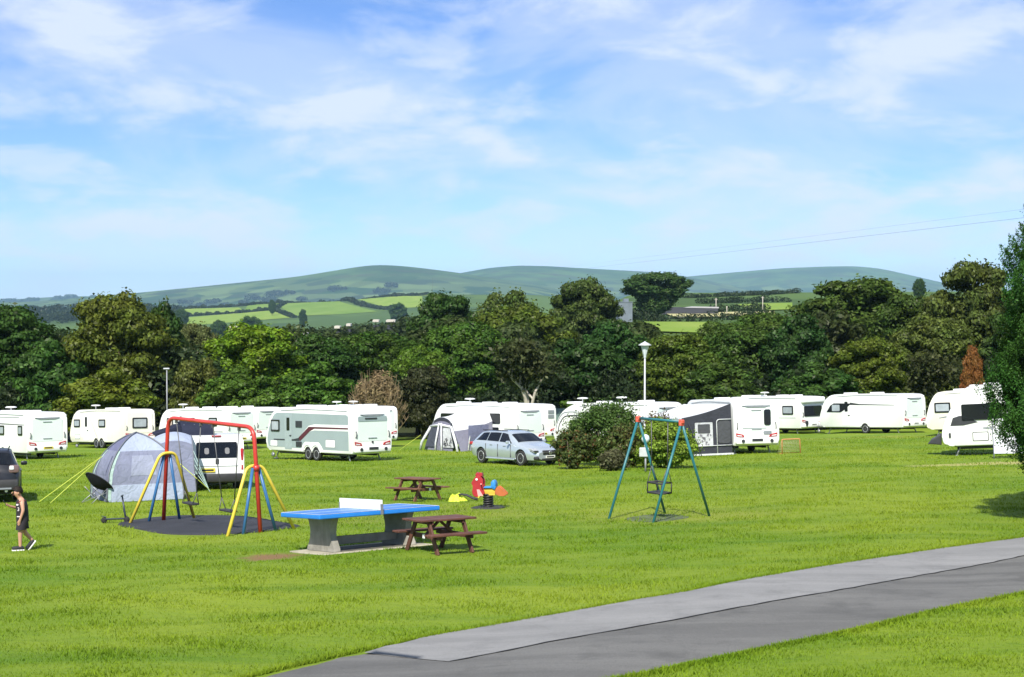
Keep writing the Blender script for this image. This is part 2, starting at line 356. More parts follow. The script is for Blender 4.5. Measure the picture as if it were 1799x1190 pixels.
# far moorland hills: three rounded ridges, each a height field with its own depth
def moor(name, ridge, Y, depth_near, depth_far, foot, tones, nx=150, ny=44):
    Y *= 1.9; depth_near *= 1.9; depth_far *= 1.9; foot = -120
    px = np.array([r[0] for r in ridge], float); py = np.array([r[1] for r in ridge], float)
    xs = np.linspace(px[0], px[-1], nx); top = -(np.interp(xs, px, py) - 520) / F_PX * Y
    k = np.hanning(9); k /= k.sum(); top = np.convolve(np.pad(top, 4, 'edge'), k, 'valid')
    X0 = (xs - CX) / F_PX * Y; V = np.zeros((ny, nx, 3)); s = np.linspace(0, 1, ny)
    for i, t in enumerate(s):
        q = t * (depth_near + depth_far) - depth_near
        prof = 1 - smoothstep(0, 1, abs(q) / (depth_near if q < 0 else depth_far)) if True else 0
        prof = prof ** 0.85
        wob = 0.05 * np.sin(X0 * 0.0021 + t * 7) + 0.04 * np.sin(X0 * 0.0058 - t * 13)
        V[i, :, 0] = X0 * (Y + q) / Y; V[i, :, 1] = Y + q
        V[i, :, 2] = foot + (top - foot) * np.clip(prof + wob * prof * (1 - prof) * 3.2, 0, 1)
    HILLS.append((xs, V)); ix = np.arange(nx * ny).reshape(ny, nx); Fc = np.stack([ix[:-1, :-1], ix[:-1, 1:], ix[1:, 1:], ix[1:, :-1]], -1).reshape(-1, 4)
    m = bpy.data.materials.new(name + '_moor'); t, N, L = nodes_of(m); b = N['Principled BSDF']; b.inputs['Roughness'].default_value = 0.95; b.inputs['Specular IOR Level'].default_value = 0.05
    geo = N.new('ShaderNodeNewGeometry')
    def noise(sc, mp, det=8):
        q = N.new('ShaderNodeMapping'); q.inputs['Scale'].default_value = mp; L(geo.outputs['Position'], q.inputs[0])
        z = N.new('ShaderNodeTexNoise'); z.inputs['Scale'].default_value = sc; z.inputs['Detail'].default_value = det; z.inputs['Roughness'].default_value = 0.62; L(q.outputs[0], z.inputs['Vector']); return z.outputs[0]
    def step(v, a, c):
        r = N.new('ShaderNodeMapRange'); r.inputs[1].default_value = a; r.inputs[2].default_value = c; L(v, r.inputs[0]); return r.outputs[0]
    def mixc(f, a, c):
        x = N.new('ShaderNodeMixRGB'); L(f, x.inputs[0])
        for i, q in ((1, a), (2, c)):
            if isinstance(q, tuple): x.inputs[i].default_value = (*q, 1)
            else: L(q, x.inputs[i])
        return x.outputs[0]
    c = mixc(step(noise(0.0022, (1, 1, 2)), 0.42, 0.58), tones[0], tones[1])
    c = mixc(step(noise(0.007, (0.6, 1, 4)), 0.52, 0.66), c, tones[2])
    vo = N.new('ShaderNodeTexVoronoi'); vo.inputs['Scale'].default_value = 0.0085; L(geo.outputs['Position'], vo.inputs['Vector'])
    sp = N.new('ShaderNodeSeparateXYZ'); L(geo.outputs['Position'], sp.inputs[0])
    low = N.new('ShaderNodeMapRange'); low.inputs[1].default_value = foot + 235; low.inputs[2].default_value = foot + 165; L(sp.outputs[2], low.inputs[0])
    cr = N.new('ShaderNodeValToRGB'); cr.color_ramp.interpolation = 'CONSTANT'; e = cr.color_ramp.elements
    e[0].color = (*tones[0], 1); e[1].position = 0.36; e[1].color = (0.070, 0.105, 0.034, 1); q = e.new(0.62); q.color = (0.032, 0.05, 0.022, 1); q = e.new(0.74); q.color = (0.10, 0.145, 0.045, 1)
    L(vo.outputs['Color'], cr.inputs[0]); c = mixc(low.outputs[0], c, cr.outputs[0])
    L(c, b.inputs['Base Color'])
    return mesh_obj(name, np_mesh(name, V.reshape(-1, 3), Fc, m, True), kind='structure')
T1 = ((0.024, 0.055, 0.016), (0.066, 0.122, 0.028), (0.046, 0.048, 0.026))
moor('hill', [(-700, 545), (-300, 540), (60, 530), (160, 522), (250, 514), (330, 506), (430, 496), (520, 487), (600, 474), (650, 466), (680, 466), (720, 469), (770, 475), (815, 481), (900, 494), (1010, 514), (1120, 530)], 4300, 1250, 900, -36, T1)
moor('hill', [(640, 520), (740, 493), (815, 479), (860, 471), (910, 467), (960, 468), (1030, 472), (1140, 478), (1200, 485), (1300, 505), (1400, 525)], 5400, 1400, 1200, -36, T1)
moor('hill', [(980, 524), (1100, 502), (1200, 487), (1300, 478), (1370, 472), (1440, 469), (1500, 468), (1545, 472), (1600, 484), (1655, 497), (1750, 512), (1900, 526), (2200, 540)], 6600, 1700, 1400, -36, T1)
moor('hill', [(-900, 538), (-500, 531), (-200, 528), (-40, 527), (30, 526), (110, 521), (210, 520), (330, 523), (480, 530), (600, 540)], 6100, 1300, 1500, -50, T1)

# pastures on the valley side beyond the wood, and on the near ridge to the right
for nm, cs, mm in [
    ('field', [(318, 543), (420, 541), (432, 550), (322, 556)], MEADOW), ('field', [(322, 559), (478, 546), (512, 559), (330, 573)], MEADOW),
    ('field', [(434, 538), (484, 533), (490, 543), (430, 547)], PASTURE), ('field', [(486, 534), (596, 530), (664, 548), (516, 556)], PASTURE),
    ('field', [(606, 527), (742, 521), (742, 540), (690, 543)], MEADOW), ('field', [(660, 519), (748, 516), (752, 520), (640, 524)], MEADOW),
    ('field', [(352, 577), (440, 572), (432, 576), (366, 581)], STUBBLE), ('field', [(368, 581), (436, 577), (434, 582), (372, 588)], HAY)]:
    patch(nm, cs, mm, 0.5, start=1000, stop=2900)
for cs, mm in [([(1104, 572), (1250, 568), (1250, 588), (1104, 588)], MEADOW), ([(1170, 553), (1360, 548), (1362, 554), (1190, 561)], HAY),
               ([(1290, 536), (1392, 533), (1392, 545), (1340, 547)], MEADOW), ([(1600, 510), (1670, 509), (1670, 517), (1600, 517)], MEADOW)]:
    patch('field', cs, mm, 0.3, start=215, stop=3000)

# ---- tarmac drive, its paler resurfaced strip
def resample(pts, n):
    pts = [Vector((p.x, p.y, 0)) for p in pts]; d = [0]
    for a, b in zip(pts, pts[1:]): d.append(d[-1] + (b - a).length)
    out_ = []
    for i in range(n):
        s = d[-1] * i / (n - 1); k = min(max(np.searchsorted(d, s) - 1, 0), len(pts) - 2)
        out_.append(pts[k].lerp(pts[k + 1], (s - d[k]) / max(d[k + 1] - d[k], 1e-6)))
    return out_
def extend(pts, a, b):
    p = list(pts); p.insert(0, p[0] + (p[0] - p[1]).normalized() * a); p.append(p[-1] + (p[-1] - p[-2]).normalized() * b); return p
far_e = extend([G(*q) for q in [(1799, 946), (1610, 972), (1433, 999), (1300, 1022), (1200, 1043), (1100, 1059), (900, 1095), (760, 1119), (630, 1146), (520, 1171), (440, 1190)]], 14, 12)
near_e = extend([G(*q) for q in [(1799, 1044), (1650, 1074), (1500, 1110), (1350, 1140), (1200, 1172), (1110, 1190)]], 20, 17)
seam = [G(*q) for q in [(1799, 979), (1620, 1013), (1433, 1047), (1300, 1070), (1200, 1090), (967, 1131), (790, 1166)]]
FE, NE = resample(far_e, 170), resample(near_e, 170)
def jit(p, i, amp, sd=0.0): return Vector((p.x + amp * (math.sin(i * 1.7 + sd) + math.sin(i * 0.63 + sd * 2) + 0.7 * math.sin(i * 3.9 + sd)), p.y + amp * math.cos(i * 2.3 + sd), 0))
def ribbon(name, A, B, m, lift, k=9, amp=0.03, parent=None, edge_drop=0.03, amp_b=None):
    V = []
    for i, (a, b) in enumerate(zip(A, B)):
        a, b = jit(a, i, amp), jit(b, i, amp if amp_b is None else amp_b, 2.0)
        for j in range(k + 1):
            t = j / k; p = a.lerp(b, t)
            V.append((p.x, p.y, h(p.x, p.y) + lift  - (edge_drop if j in (0, k) else 0)))
    ix = np.arange(len(A) * (k + 1)).reshape(len(A), k + 1); Fc = np.stack([ix[:-1, :-1], ix[:-1, 1:], ix[1:, 1:], ix[1:, :-1]], -1).reshape(-1, 4)
    return mesh_obj(name, np_mesh(name, V, Fc, m, True), parent)
def tarmac(name, base, pale, dark):
    m = bpy.data.materials.new(name); t, N, L = nodes_of(m); b = N['Principled BSDF']; b.inputs['Roughness'].default_value = 0.86; b.inputs['Specular IOR Level'].default_value = 0.25
    geo = N.new('ShaderNodeNewGeometry'); pos = geo.outputs['Position']
    def noise(sc, mp=(1, 1, 1), det=6, rot=0.0, rough=0.6):
        q = N.new('ShaderNodeMapping'); q.inputs['Scale'].default_value = mp; q.inputs['Rotation'].default_value = (0, 0, rot); L(pos, q.inputs[0])
        z = N.new('ShaderNodeTexNoise'); z.inputs['Scale'].default_value = sc; z.inputs['Detail'].default_value = det; z.inputs['Roughness'].default_value = rough; L(q.outputs[0], z.inputs['Vector']); return z.outputs[0]
    def mixc(v, lo, hi, a, c, k=1.0):
        r = N.new('ShaderNodeMapRange'); r.inputs[1].default_value = lo; r.inputs[2].default_value = hi; r.inputs[4].default_value = k; L(v, r.inputs[0])
        x = N.new('ShaderNodeMixRGB'); L(r.outputs[0], x.inputs[0])
        for i, q in ((1, a), (2, c)):
            if isinstance(q, tuple): x.inputs[i].default_value = (*q, 1)
            else: L(q, x.inputs[i])
        return x.outputs[0]
    c = mixc(noise(0.9, (0.35, 1.6, 1), 5, -0.75), 0.38, 0.66, base, pale)
    c = mixc(noise(1.3, (1, 1, 1), 8, 0.0, 0.7), 0.50, 0.66, c, dark, 0.75); c = mixc(noise(0.55, (0.18, 2.6, 1), 6, -0.75), 0.54, 0.66, c, dark, 0.5); c = mixc(noise(6.0, (1, 1, 1), 6, 0.0, 0.7), 0.60, 0.74, c, pale, 0.6)
    c = mixc(noise(60, det=3), 0.35, 0.75, c, dark, 0.8); c = mixc(noise(38, det=2), 0.62, 0.78, c, pale, 0.9)
    vo = N.new('ShaderNodeTexVoronoi'); vo.feature = 'DISTANCE_TO_EDGE'; vo.inputs['Scale'].default_value = 0.55
    wp = N.new('ShaderNodeMixRGB'); wp.blend_type = 'ADD'; wp.inputs[0].default_value = 0.6; L(pos, wp.inputs[1]); zz_ = N.new('ShaderNodeTexNoise'); zz_.inputs['Scale'].default_value = 1.5; L(pos, zz_.inputs['Vector']); L(zz_.outputs['Color'], wp.inputs[2]); L(wp.outputs[0], vo.inputs['Vector'])
    ck = N.new('ShaderNodeMapRange'); ck.inputs[1].default_value = 0.012; ck.inputs[2].default_value = 0.0; ck.inputs[4].default_value = 0.10; L(vo.outputs['Distance'], ck.inputs[0])
    x = N.new('ShaderNodeMixRGB'); L(ck.outputs[0], x.inputs[0]); L(c, x.inputs[1]); x.inputs[2].default_value = (0.03, 0.03, 0.028, 1)
    L(x.outputs[0], b.inputs['Base Color'])
    bp = N.new('ShaderNodeBump'); bp.inputs['Strength'].default_value = 0.35; bp.inputs['Distance'].default_value = 0.012; L(noise(70, det=3), bp.inputs['Height']); L(bp.outputs[0], b.inputs['Normal'])
    return m
road = tag(ribbon('road', FE, NE, tarmac('old_tarmac', (0.128, 0.126, 0.117), (0.185, 0.182, 0.168), (0.085, 0.084, 0.078)), 0.02), kind='structure')
SE = resample(extend(seam, 14, 0), 120)
FS = resample([p for p in far_e[:9]] + [G(640, 1150)], 120)
tail = SE[-1]
resurf = ribbon('resurfaced_strip', FS + [FS[-1].lerp(tail, 0.33), FS[-1].lerp(tail, 0.66), tail], SE + [tail] * 3, tarmac('pale_tarmac', (0.225, 0.224, 0.216), (0.285, 0.282, 0.272), (0.165, 0.164, 0.158)), 0.026, 7, 0.02, edge_drop=0, amp_b=0.010)
resurf.location = (0, 0, 0); resurf.parent = road
# black tar joint along the seam, broken and uneven
tj = MB()
for i in range(len(SE) - 1):
    a, b = jit(SE[i], i, 0.010, 2.0), jit(SE[i + 1], i + 1, 0.010, 2.0); d = (b - a).normalized(); n_ = Vector((-d.y, d.x, 0))
    wa, wb = [0.006 + 0.008 * abs(math.sin(k * 1.9) + 0.6 * math.sin(k * 0.37)) for k in (i, i + 1)]
    tj.quad(*[Vector((p.x, p.y, h(p.x, p.y) + 0.031)) for p in (a + n_ * wa, b + n_ * wb, b - n_ * wb, a - n_ * wa)])
tj.build('tar_joint', mat('tar', (0.035, 0.033, 0.03), 0.7), road)

NOGRASS = []
def inside_road(x, y): return in_poly(x, y, [(p.x, p.y) for p in FE] + [(p.x, p.y) for p in NE[::-1]])
def in_poly(x, y, poly):
    poly = np.array(poly)
    ins = np.zeros(x.shape, bool); j = len(poly) - 1
    for i in range(len(poly)):
        xi, yi = poly[i]; xj, yj = poly[j]
        c = ((yi > y) != (yj > y)) & (x < (xj - xi) * (y - yi) / (yj - yi + 1e-12) + xi); ins ^= c; j = i
    return ins

# ---- short mown grass, blade by blade in the foreground
def grass_blades():
    m = bpy.data.materials.new('grass_blade'); t, N, L = nodes_of(m); N.clear()
    o = N.new('ShaderNodeOutputMaterial'); d = N.new('ShaderNodeBsdfDiffuse'); tr = N.new('ShaderNodeBsdfTranslucent'); ms = N.new('ShaderNodeMixShader'); ms.inputs[0].default_value = 0.3
    geo = N.new('ShaderNodeNewGeometry'); c = grass_colour(N, L, geo.outputs['Position'])
    a = N.new('ShaderNodeAttribute'); a.attribute_name = 'tint'; hs = N.new('ShaderNodeHueSaturation'); L(c, hs.inputs['Color'])
    r = N.new('ShaderNodeMapRange'); r.inputs[3].default_value = 0.85; r.inputs[4].default_value = 1.35; L(a.outputs['Fac'], r.inputs[0]); L(r.outputs[0], hs.inputs['Value'])
    L(hs.outputs[0], d.inputs[0]); L(hs.outputs[0], tr.inputs[0]); L(d.outputs[0], ms.inputs[1]); L(tr.outputs[0], ms.inputs[2]); L(ms.outputs[0], o.inputs[0])
    y = 13.5 * np.exp(rng.random(430000) * math.log(92 / 13.5)); w = 0.36 * y + 0.8; x = rng.uniform(-1, 1, len(y)) * w     # density falls off with distance
    cl = np.sin(x * 2.1 + 1.3 * np.sin(y * 1.7)) * np.sin(y * 2.6 + 1.1 * np.sin(x * 1.4)); k = rng.random(len(x)) < 0.75 + 0.25 * cl
    X, Y, S = [x[k]], [y[k]], [(y[k] / 16) ** 0.5 * (0.8 + 0.3 * cl[k])]
    # ragged longer fringe along both edges of the drive
    for E, sg in ((FE, 1), (NE, -1)):
        e = np.array([(p.x, p.y) for p in E]); n = 26000; i = rng.integers(0, len(e) - 1, n); f = rng.random(n)[:, None]; p = e[i] * (1 - f) + e[i + 1] * f
        other = np.array([(q.x, q.y) for q in (NE if sg == 1 else FE)]); dv = e[i] - other[i]; dv /= np.linalg.norm(dv, axis=1)[:, None]
        p = p + dv * (rng.gamma(1.3, 0.05, n) - 0.05)[:, None]; k = (p[:, 1] > 13) & (p[:, 1] < 40) & (np.abs(p[:, 0]) < 0.36 * p[:, 1] + 1)
        X.append(p[k, 0]); Y.append(p[k, 1]); S.append(np.full(k.sum(), 1.35))
    nfr = len(X[-1]) + len(X[-2])
    X, Y, S = np.concatenate(X), np.concatenate(Y), np.concatenate(S)
    k = ~inside_road(X, Y); k[-nfr:] = True
    soil = G(478, 979); k &= ~((((X - soil.x) / 0.7) ** 2 + ((Y - soil.y) / 0.95) ** 2 < 0.9) & (rng.random(len(X)) < 0.85))
    for poly in NOGRASS: k &= ~in_poly(X, Y, poly)
    X, Y, S = X[k], Y[k], S[k]; n = len(X); Z = H(X, Y)
    a = rng.uniform(0, 2 * np.pi, n); hgt = S * rng.uniform(0.022, 0.05, n); wd = S * rng.uniform(0.005, 0.010, n); ln = hgt * rng.uniform(0.2, 1.1, n); b = rng.uniform(0, 2 * np.pi, n)
    V = np.zeros((n, 3, 3)); c_, s_ = np.cos(a), np.sin(a)
    V[:, 0] = np.stack([X - c_ * wd, Y - s_ * wd, Z - 0.006], -1); V[:, 1] = np.stack([X + c_ * wd, Y + s_ * wd, Z - 0.006], -1)
    V[:, 2] = np.stack([X + ln * np.cos(b), Y + ln * np.sin(b), Z + hgt], -1)
    tint = np.repeat(rng.random(n), 3)
    me = np_mesh('grass', V.reshape(-1, 3), np.arange(3 * n).reshape(n, 3), m, False, {'tint': tint})
    mesh_obj('grass', me, label='short mown lawn grass in front of and behind the tarmac drive', cat='grass', kind='stuff')

# ---- air: even pale haze over the whole place
hz = MB(); hz.box((0, 8500, 85), (40000, 26000, 450))
hm = bpy.data.materials.new('haze'); t, N, L = nodes_of(hm); N.clear(); ho = N.new('ShaderNodeOutputMaterial'); pv = N.new('ShaderNodeVolumePrincipled')
pv.inputs['Color'].default_value = (0.46, 0.76, 1.0, 1); pv.inputs['Density'].default_value = 0.000046; pv.inputs['Anisotropy'].default_value = -0.1
L(pv.outputs[0], ho.inputs['Volume'])
hz.build('haze', hm, label='thin blue summer haze in front of the far hills', cat='haze', kind='stuff')
# ------------------------------------------------------------------ trees, hedges, shrubs
def leaf_quads(P, Nn, size, r, aspect=1.5):
    n = len(P); t = r.normal(size=(n, 3)); t -= Nn * (t * Nn).sum(1)[:, None]; t /= np.linalg.norm(t, axis=1)[:, None] + 1e-9
    b = np.cross(Nn, t); s = (size * r.uniform(0.6, 1.35, n))[:, None]
    V = np.stack([P - t * s * 0.5 * aspect, P + b * s * 0.42 + Nn * s * 0.12, P + t * s * 0.5 * aspect, P - b * s * 0.42 + Nn * s * 0.12], 1)
    return V.reshape(-1, 3), np.arange(4 * n).reshape(n, 4), np.repeat(r.random(n), 4)
def lobe_leaves(lobes, n, size, r, shell=0.62, outw=1.0, up=0.35):
    """leaves spread through the outer shell of many overlapping lobes"""
    L_ = np.array(lobes); w = (L_[:, 3] * L_[:, 4]); w = w / w.sum(); k = r.choice(len(L_), n, p=w)
    d = r.normal(size=(n, 3)); d /= np.linalg.norm(d, axis=1)[:, None]
    rad = shell + (1 - shell) * r.random(n) ** 0.6
    rad *= 1 + 0.18 * (r.random(n) > 0.92)
    P = L_[k, :3] + d * rad[:, None] * np.stack([L_[k, 3], L_[k, 3], L_[k, 4]], 1)
    Nn = d * outw + r.normal(size=(n, 3)) * 0.5 + np.array([0, 0, up]); Nn /= np.linalg.norm(Nn, axis=1)[:, None]
    return P, Nn
def crown_mesh(name, seed, kind='oak', n=15000, size=0.036):
    r = np.random.default_rng(seed); lobes = []
    m = {'oak': 150, 'dome': 130, 'tall': 110, 'shrub': 64, 'flat': 100}[kind]
    for i in range(m):
        a = r.uniform(0, 2 * np.pi); v = r.uniform(-0.75, 1.0)
        if kind == 'tall': rr, zc, zh = 0.33, 0.56, 0.42
        elif kind == 'flat': rr, zc, zh = 0.42, 0.66, 0.24
        elif kind == 'shrub': rr, zc, zh = 0.38, 0.48, 0.42
        else: rr, zc, zh = 0.38, 0.55, 0.36
        q = math.sqrt(max(0.05, 1 - v * v)) * r.uniform(0.72, 1.04)
        rl = r.uniform(0.05, 0.115) * (1.25 if kind == 'shrub' else 1)
        lobes.append((math.cos(a) * rr * q, math.sin(a) * rr * q, zc + zh * v * r.uniform(0.85, 1.03), rl, rl * r.uniform(0.45, 0.7)))
    lobes.append((0, 0, 0.5, 0.3, 0.3)); lobes.append((0.1, 0.05, 0.32, 0.25, 0.2)); lobes.append((-0.12, 0.02, 0.3, 0.22, 0.2))
    P, Nn = lobe_leaves(lobes, n, size, r, 0.7, 1.15, 0.3)
    # stray sprigs that break the outline
    k = r.integers(0, n, n // 14); c = np.array([0, 0, 0.5]); d = P[k] - c
    P = np.vstack([P, P[k] + d * r.uniform(0.02, 0.11, (len(k), 1))]); Nn = np.vstack([Nn, Nn[k]])
    P[:, 2] *= 0.985 / np.percentile(P[:, 2], 99.6)
    V, Fc, ti = leaf_quads(P, Nn, size, r)
    return np_mesh(name, V, Fc, LEAF, False, {'tint': ti})
def trunk_mesh(name, seed, limbs=5, bark=None):
    r = random.Random(seed); m = MB(); lean = [r.uniform(-0.03, 0.03) for _ in range(2)]
    m.tube([(0, 0, -0.03), (0.005, 0, 0.08), (lean[0], lean[1], 0.24), (lean[0] * 1.6, lean[1] * 1.5, 0.42), (lean[0] * 2, lean[1] * 2, 0.62)], [0.042, 0.030, 0.025, 0.019, 0.008], 7)
    for i in range(limbs):
        a = 2 * math.pi * i / limbs + r.uniform(-0.4, 0.4); z = r.uniform(0.18, 0.4); l = r.uniform(0.16, 0.3)
        p = Vector((lean[0], lean[1], z)); d = Vector((math.cos(a), math.sin(a), r.uniform(0.5, 1.0)))
        m.tube([p, p + d * l * 0.5 + Vector((0, 0, 0.02)), p + d * l * 0.95 + Vector((0.02, 0.01, 0.06))], [0.014, 0.010, 0.004], 5)
    bmesh.ops.recalc_face_normals(m.bm, faces=m.bm.faces)
    me = bpy.data.meshes.new(name); m.bm.to_mesh(me); m.bm.free(); me.materials.append(bark or BARK); return me
CROWNS = {k: [crown_mesh('crown', sd, k, n, s) for sd in sds] for k, sds, n, s in [('oak', (1, 2, 3), 36000, 0.0225), ('dome', (4, 5), 34000, 0.022), ('tall', (6, 7), 28000, 0.025), ('shrub', (8, 9), 20000, 0.033), ('flat', (10, 11), 28000, 0.025)]}
TRUNKS = [trunk_mesh('trunk', s) for s in (1, 2, 3, 4)]
_tn = [0]
def tree(name, label, kind, px, top, wpx, Y, col, group=None, cat='tree', base_drop=0.0, hscale=1.0):
    """crown centred on the sight line px, its top at row top, wpx wide as seen, standing Y metres out"""
    i = _tn[0]; _tn[0] += 1; p = at(px, top, Y); z0 = h(p.x, Y); ht = (p.z - z0) * hscale; w = 1.12 * wpx / F_PX * Y
    o = link(bpy.data.objects.new(name, None)); o.location = (p.x, Y, z0 - base_drop); o.scale = (w, w, ht + base_drop); o.rotation_euler = (0, 0, (i * 2.39) % 6.28)
    tag(o, label, cat, group)
    c = mesh_obj('crown', CROWNS[kind][i % len(CROWNS[kind])], o); j = random.uniform(1.05, 1.35); c.color = (col[0] * j * 1.05, col[1] * j * 1.30, col[2] * j * 0.70, 1)
    mesh_obj('trunk', TRUNKS[i % 4], o)
    return o
DG, MG, OG, YG, GB, BG_ = (0.034, 0.058, 0.018), (0.052, 0.085, 0.020), (0.080, 0.092, 0.022), (0.120, 0.160, 0.018), (0.085, 0.080, 0.045), (0.040, 0.072, 0.024)
WG = 'trees along the far edge of the campsite'
for a in [
    ('broadleaf_tree', 'dark green bushy tree at the far left edge behind the first caravan', 'oak', 8, 541, 215, 124, DG),
    ('broadleaf_tree', 'dark shrubby tree low behind the two leftmost white caravans', 'shrub', 95, 600, 150, 118, BG_),
    ('broadleaf_tree', 'large round golden green tree, tallest on the left side', 'dome', 205, 519, 205, 121, (0.074, 0.074, 0.018)),
    ('broadleaf_tree', 'narrow dark tree against the right side of the golden green tree', 'tall', 285, 536, 95, 130, (0.030, 0.050, 0.016)),
    ('broadleaf_tree', 'olive bush low in front of the golden green tree', 'shrub', 190, 652, 170, 112, (0.085, 0.090, 0.016)),
    ('broadleaf_tree', 'greyish brown tree between golden tree and bright yellow green tree', 'dome', 345, 570, 105, 158, GB),
    ('broadleaf_tree', 'bright yellow green tree left of centre in front of the fields', 'dome', 440, 572, 205, 134, YG),
    ('broadleaf_tree', 'brownish olive bush beside the far left lamp post', 'shrub', 345, 632, 90, 116, (0.085, 0.080, 0.030)),
    ('broadleaf_tree', 'mid green bush below the bright yellow green tree', 'shrub', 425, 648, 150, 113, (0.060, 0.085, 0.020)),
    ('broadleaf_tree', 'dark green tree right of the bright yellow green tree', 'oak', 560, 590, 170, 138, DG),
    ('broadleaf_tree', 'green bush above the roof of the silver caravan', 'shrub', 555, 640, 150, 114, MG),
    ('broadleaf_tree', 'dense green tree above the dead tan bush', 'oak', 660, 585, 190, 146, (0.045, 0.072, 0.018)),
    ('broadleaf_tree', 'light green bush right above the dead tan bush', 'dome', 735, 612, 130, 126, (0.072, 0.105, 0.020)),
    ('broadleaf_tree', 'tall dark tree at centre, right of the distant green fields', 'oak', 785, 517, 150, 176, (0.036, 0.060, 0.020)),
    ('broadleaf_tree', 'olive green tree left of the tree with pale bare limbs', 'oak', 815, 568, 175, 140, MG),
    ('broadleaf_tree', 'dark purplish bush between silver caravan and awning caravan', 'shrub', 745, 645, 95, 114, (0.034, 0.032, 0.022)),
    ('broadleaf_tree', 'yellowish topped tree behind the tree with pale bare limbs', 'flat', 915, 540, 190, 165, OG),
    ('broadleaf_tree', 'distant olive tree rising behind the wood, left of the grey shed', 'dome', 890, 512, 130, 240, (0.072, 0.084, 0.026)),
    ('broadleaf_tree', 'round dark tree on the skyline left of the grey shed', 'dome', 1026, 492, 136, 215, (0.060, 0.072, 0.026)),
    ('broadleaf_tree', 'spreading flat topped tree right of the grey shed on the ridge', 'flat', 1155, 479, 118, 395, (0.040, 0.062, 0.026)),
    ('broadleaf_tree', 'dark green tree behind the tall lamp post', 'tall', 1075, 566, 170, 124, (0.030, 0.056, 0.022)),
    ('broadleaf_tree', 'bushy dark green tree low between pale limbed tree and tall lamp post', 'shrub', 1015, 600, 150, 120, (0.030, 0.052, 0.020)),
    ('broadleaf_tree', 'olive green bushy tree just right of the tall lamp post', 'oak', 1190, 588, 165, 120, (0.066, 0.080, 0.020)),
    ('broadleaf_tree', 'green tree behind the charcoal awning, below the small bright field', 'oak', 1300, 574, 175, 126, (0.050, 0.074, 0.022)),
    ('broadleaf_tree', 'dark green tree behind the gap between the two right hand white caravans', 'tall', 1405, 556, 150, 123, (0.028, 0.052, 0.020)),
    ('broadleaf_tree', 'large green tree whose broad top reaches the skyline on the right', 'oak', 1510, 491, 260, 158, (0.058, 0.076, 0.022)),
    ('broadleaf_tree', 'yellow olive tree behind the caravan with the swoosh stripe', 'dome', 1530, 596, 150, 116, (0.086, 0.096, 0.020)),
    ('broadleaf_tree', 'brownish green tree with pale limbs beside the rust red bush', 'oak', 1640, 556, 170, 119, (0.070, 0.074, 0.026)),
    ('broadleaf_tree', 'tall knobbly tree just left of the near conifer', 'oak', 1715, 462, 170, 128, (0.075, 0.080, 0.030)),
    ('broadleaf_tree', 'dark green tree between the yellow olive tree and the broad skyline tree', 'dome', 1600, 520, 150, 140, (0.050, 0.066, 0.020)),
    ('broadleaf_tree', 'low green bush beside the green roofed hut', 'shrub', 992, 706, 62, 116, (0.070, 0.105, 0.020)),
    ('broadleaf_tree', 'dark tree behind the near conifer at the right edge', 'oak', 1830, 505, 200, 122, (0.040, 0.058, 0.022)),
    ('broadleaf_tree', 'shaded green bush behind the white caravan with the dark end window', 'shrub', 1440, 640, 150, 114, (0.040, 0.068, 0.022)),
    ('broadleaf_tree', 'mid green tree whose top meets the hay strip right of the barn', 'oak', 1345, 551, 150, 168, (0.052, 0.074, 0.022)),
    ('broadleaf_tree', 'green tree rising right of the small bright field', 'oak', 1265, 566, 120, 150, (0.060, 0.078, 0.022)),
    ('broadleaf_tree', 'shaded green bush directly behind the charcoal awning roof', 'shrub', 1265, 640, 150, 113, (0.046, 0.064, 0.020)),
]:
    tree(*a, group=WG)
t = tree('broadleaf_tree', 'rust red dead conifer beside the near conifer on the right', 'tall', 1708, 610, 46, 100, (0.20, 0.065, 0.035)); t['category'] = 'tree'

# woodland that reads as one mass behind the first row
def wood(name, spots, n_per, size, cols, label):
    V_, F_, T_, off = [], [], [], 0; r = np.random.default_rng(21)
    for (x, y, ht, w) in spots:
        z0 = h(x, y); lobes = []
        for i in range(22):
            a = r.uniform(0, 6.28); v = r.uniform(-0.3, 1); q = math.sqrt(max(0.05, 1 - v * v)); rl = r.uniform(0.12, 0.24) * w
            lobes.append((x + math.cos(a) * q * w * 0.45, y + math.sin(a) * q * w * 0.45, z0 + ht * (0.55 + 0.38 * v), rl, rl * 0.75))
        P, Nn = lobe_leaves(lobes, n_per, size, r); V, Fc, ti = leaf_quads(P, Nn, size * (0.6 + y / 420), r); V_.append(V); F_.append(Fc + off); T_.append(ti * 0.75 + r.uniform(0, 0.25)); off += len(V)
    o = mesh_obj(name, np_mesh(name, np.vstack(V_), np.vstack(F_), LEAF, False, {'tint': np.concatenate(T_)}), label=label, cat='woodland', kind='stuff'); o.color = (*cols, 1); return o
sp = []
for i in range(64):
    y = random.uniform(142, 262); u = random.uniform(-0.225, 0.085); top = np.interp(u * 2700 + 900, [300, 400, 520, 700, 800, 950, 1100], [590, 590, 575, 580, 548, 545, 560]) + random.uniform(4, 26)
    x = u * y; ht = -(top - 520) / F_PX * y - h(x, y)
    if ht > 3: sp.append((x, y, min(ht, 15), random.uniform(5.5, 9.5)))
wood('woodland', sp, 1900, 0.42, (0.052, 0.076, 0.021), 'mass of green treetops filling the valley behind the front trees')
sp = []
for i in range(30):
    y = random.uniform(132, 230); u = random.uniform(0.09, 0.40); top = np.interp(u * 2700 + 900, [1140, 1250, 1330, 1400, 1500, 1620, 1700, 1800, 2000], [590, 588, 572, 545, 520, 520, 515, 510, 505]) + random.uniform(4, 28)
    x = u * y; ht = -(top - 520) / F_PX * y - h(x, y)
    if ht > 3: sp.append((x, y, min(ht, 14), random.uniform(5.5, 9)))
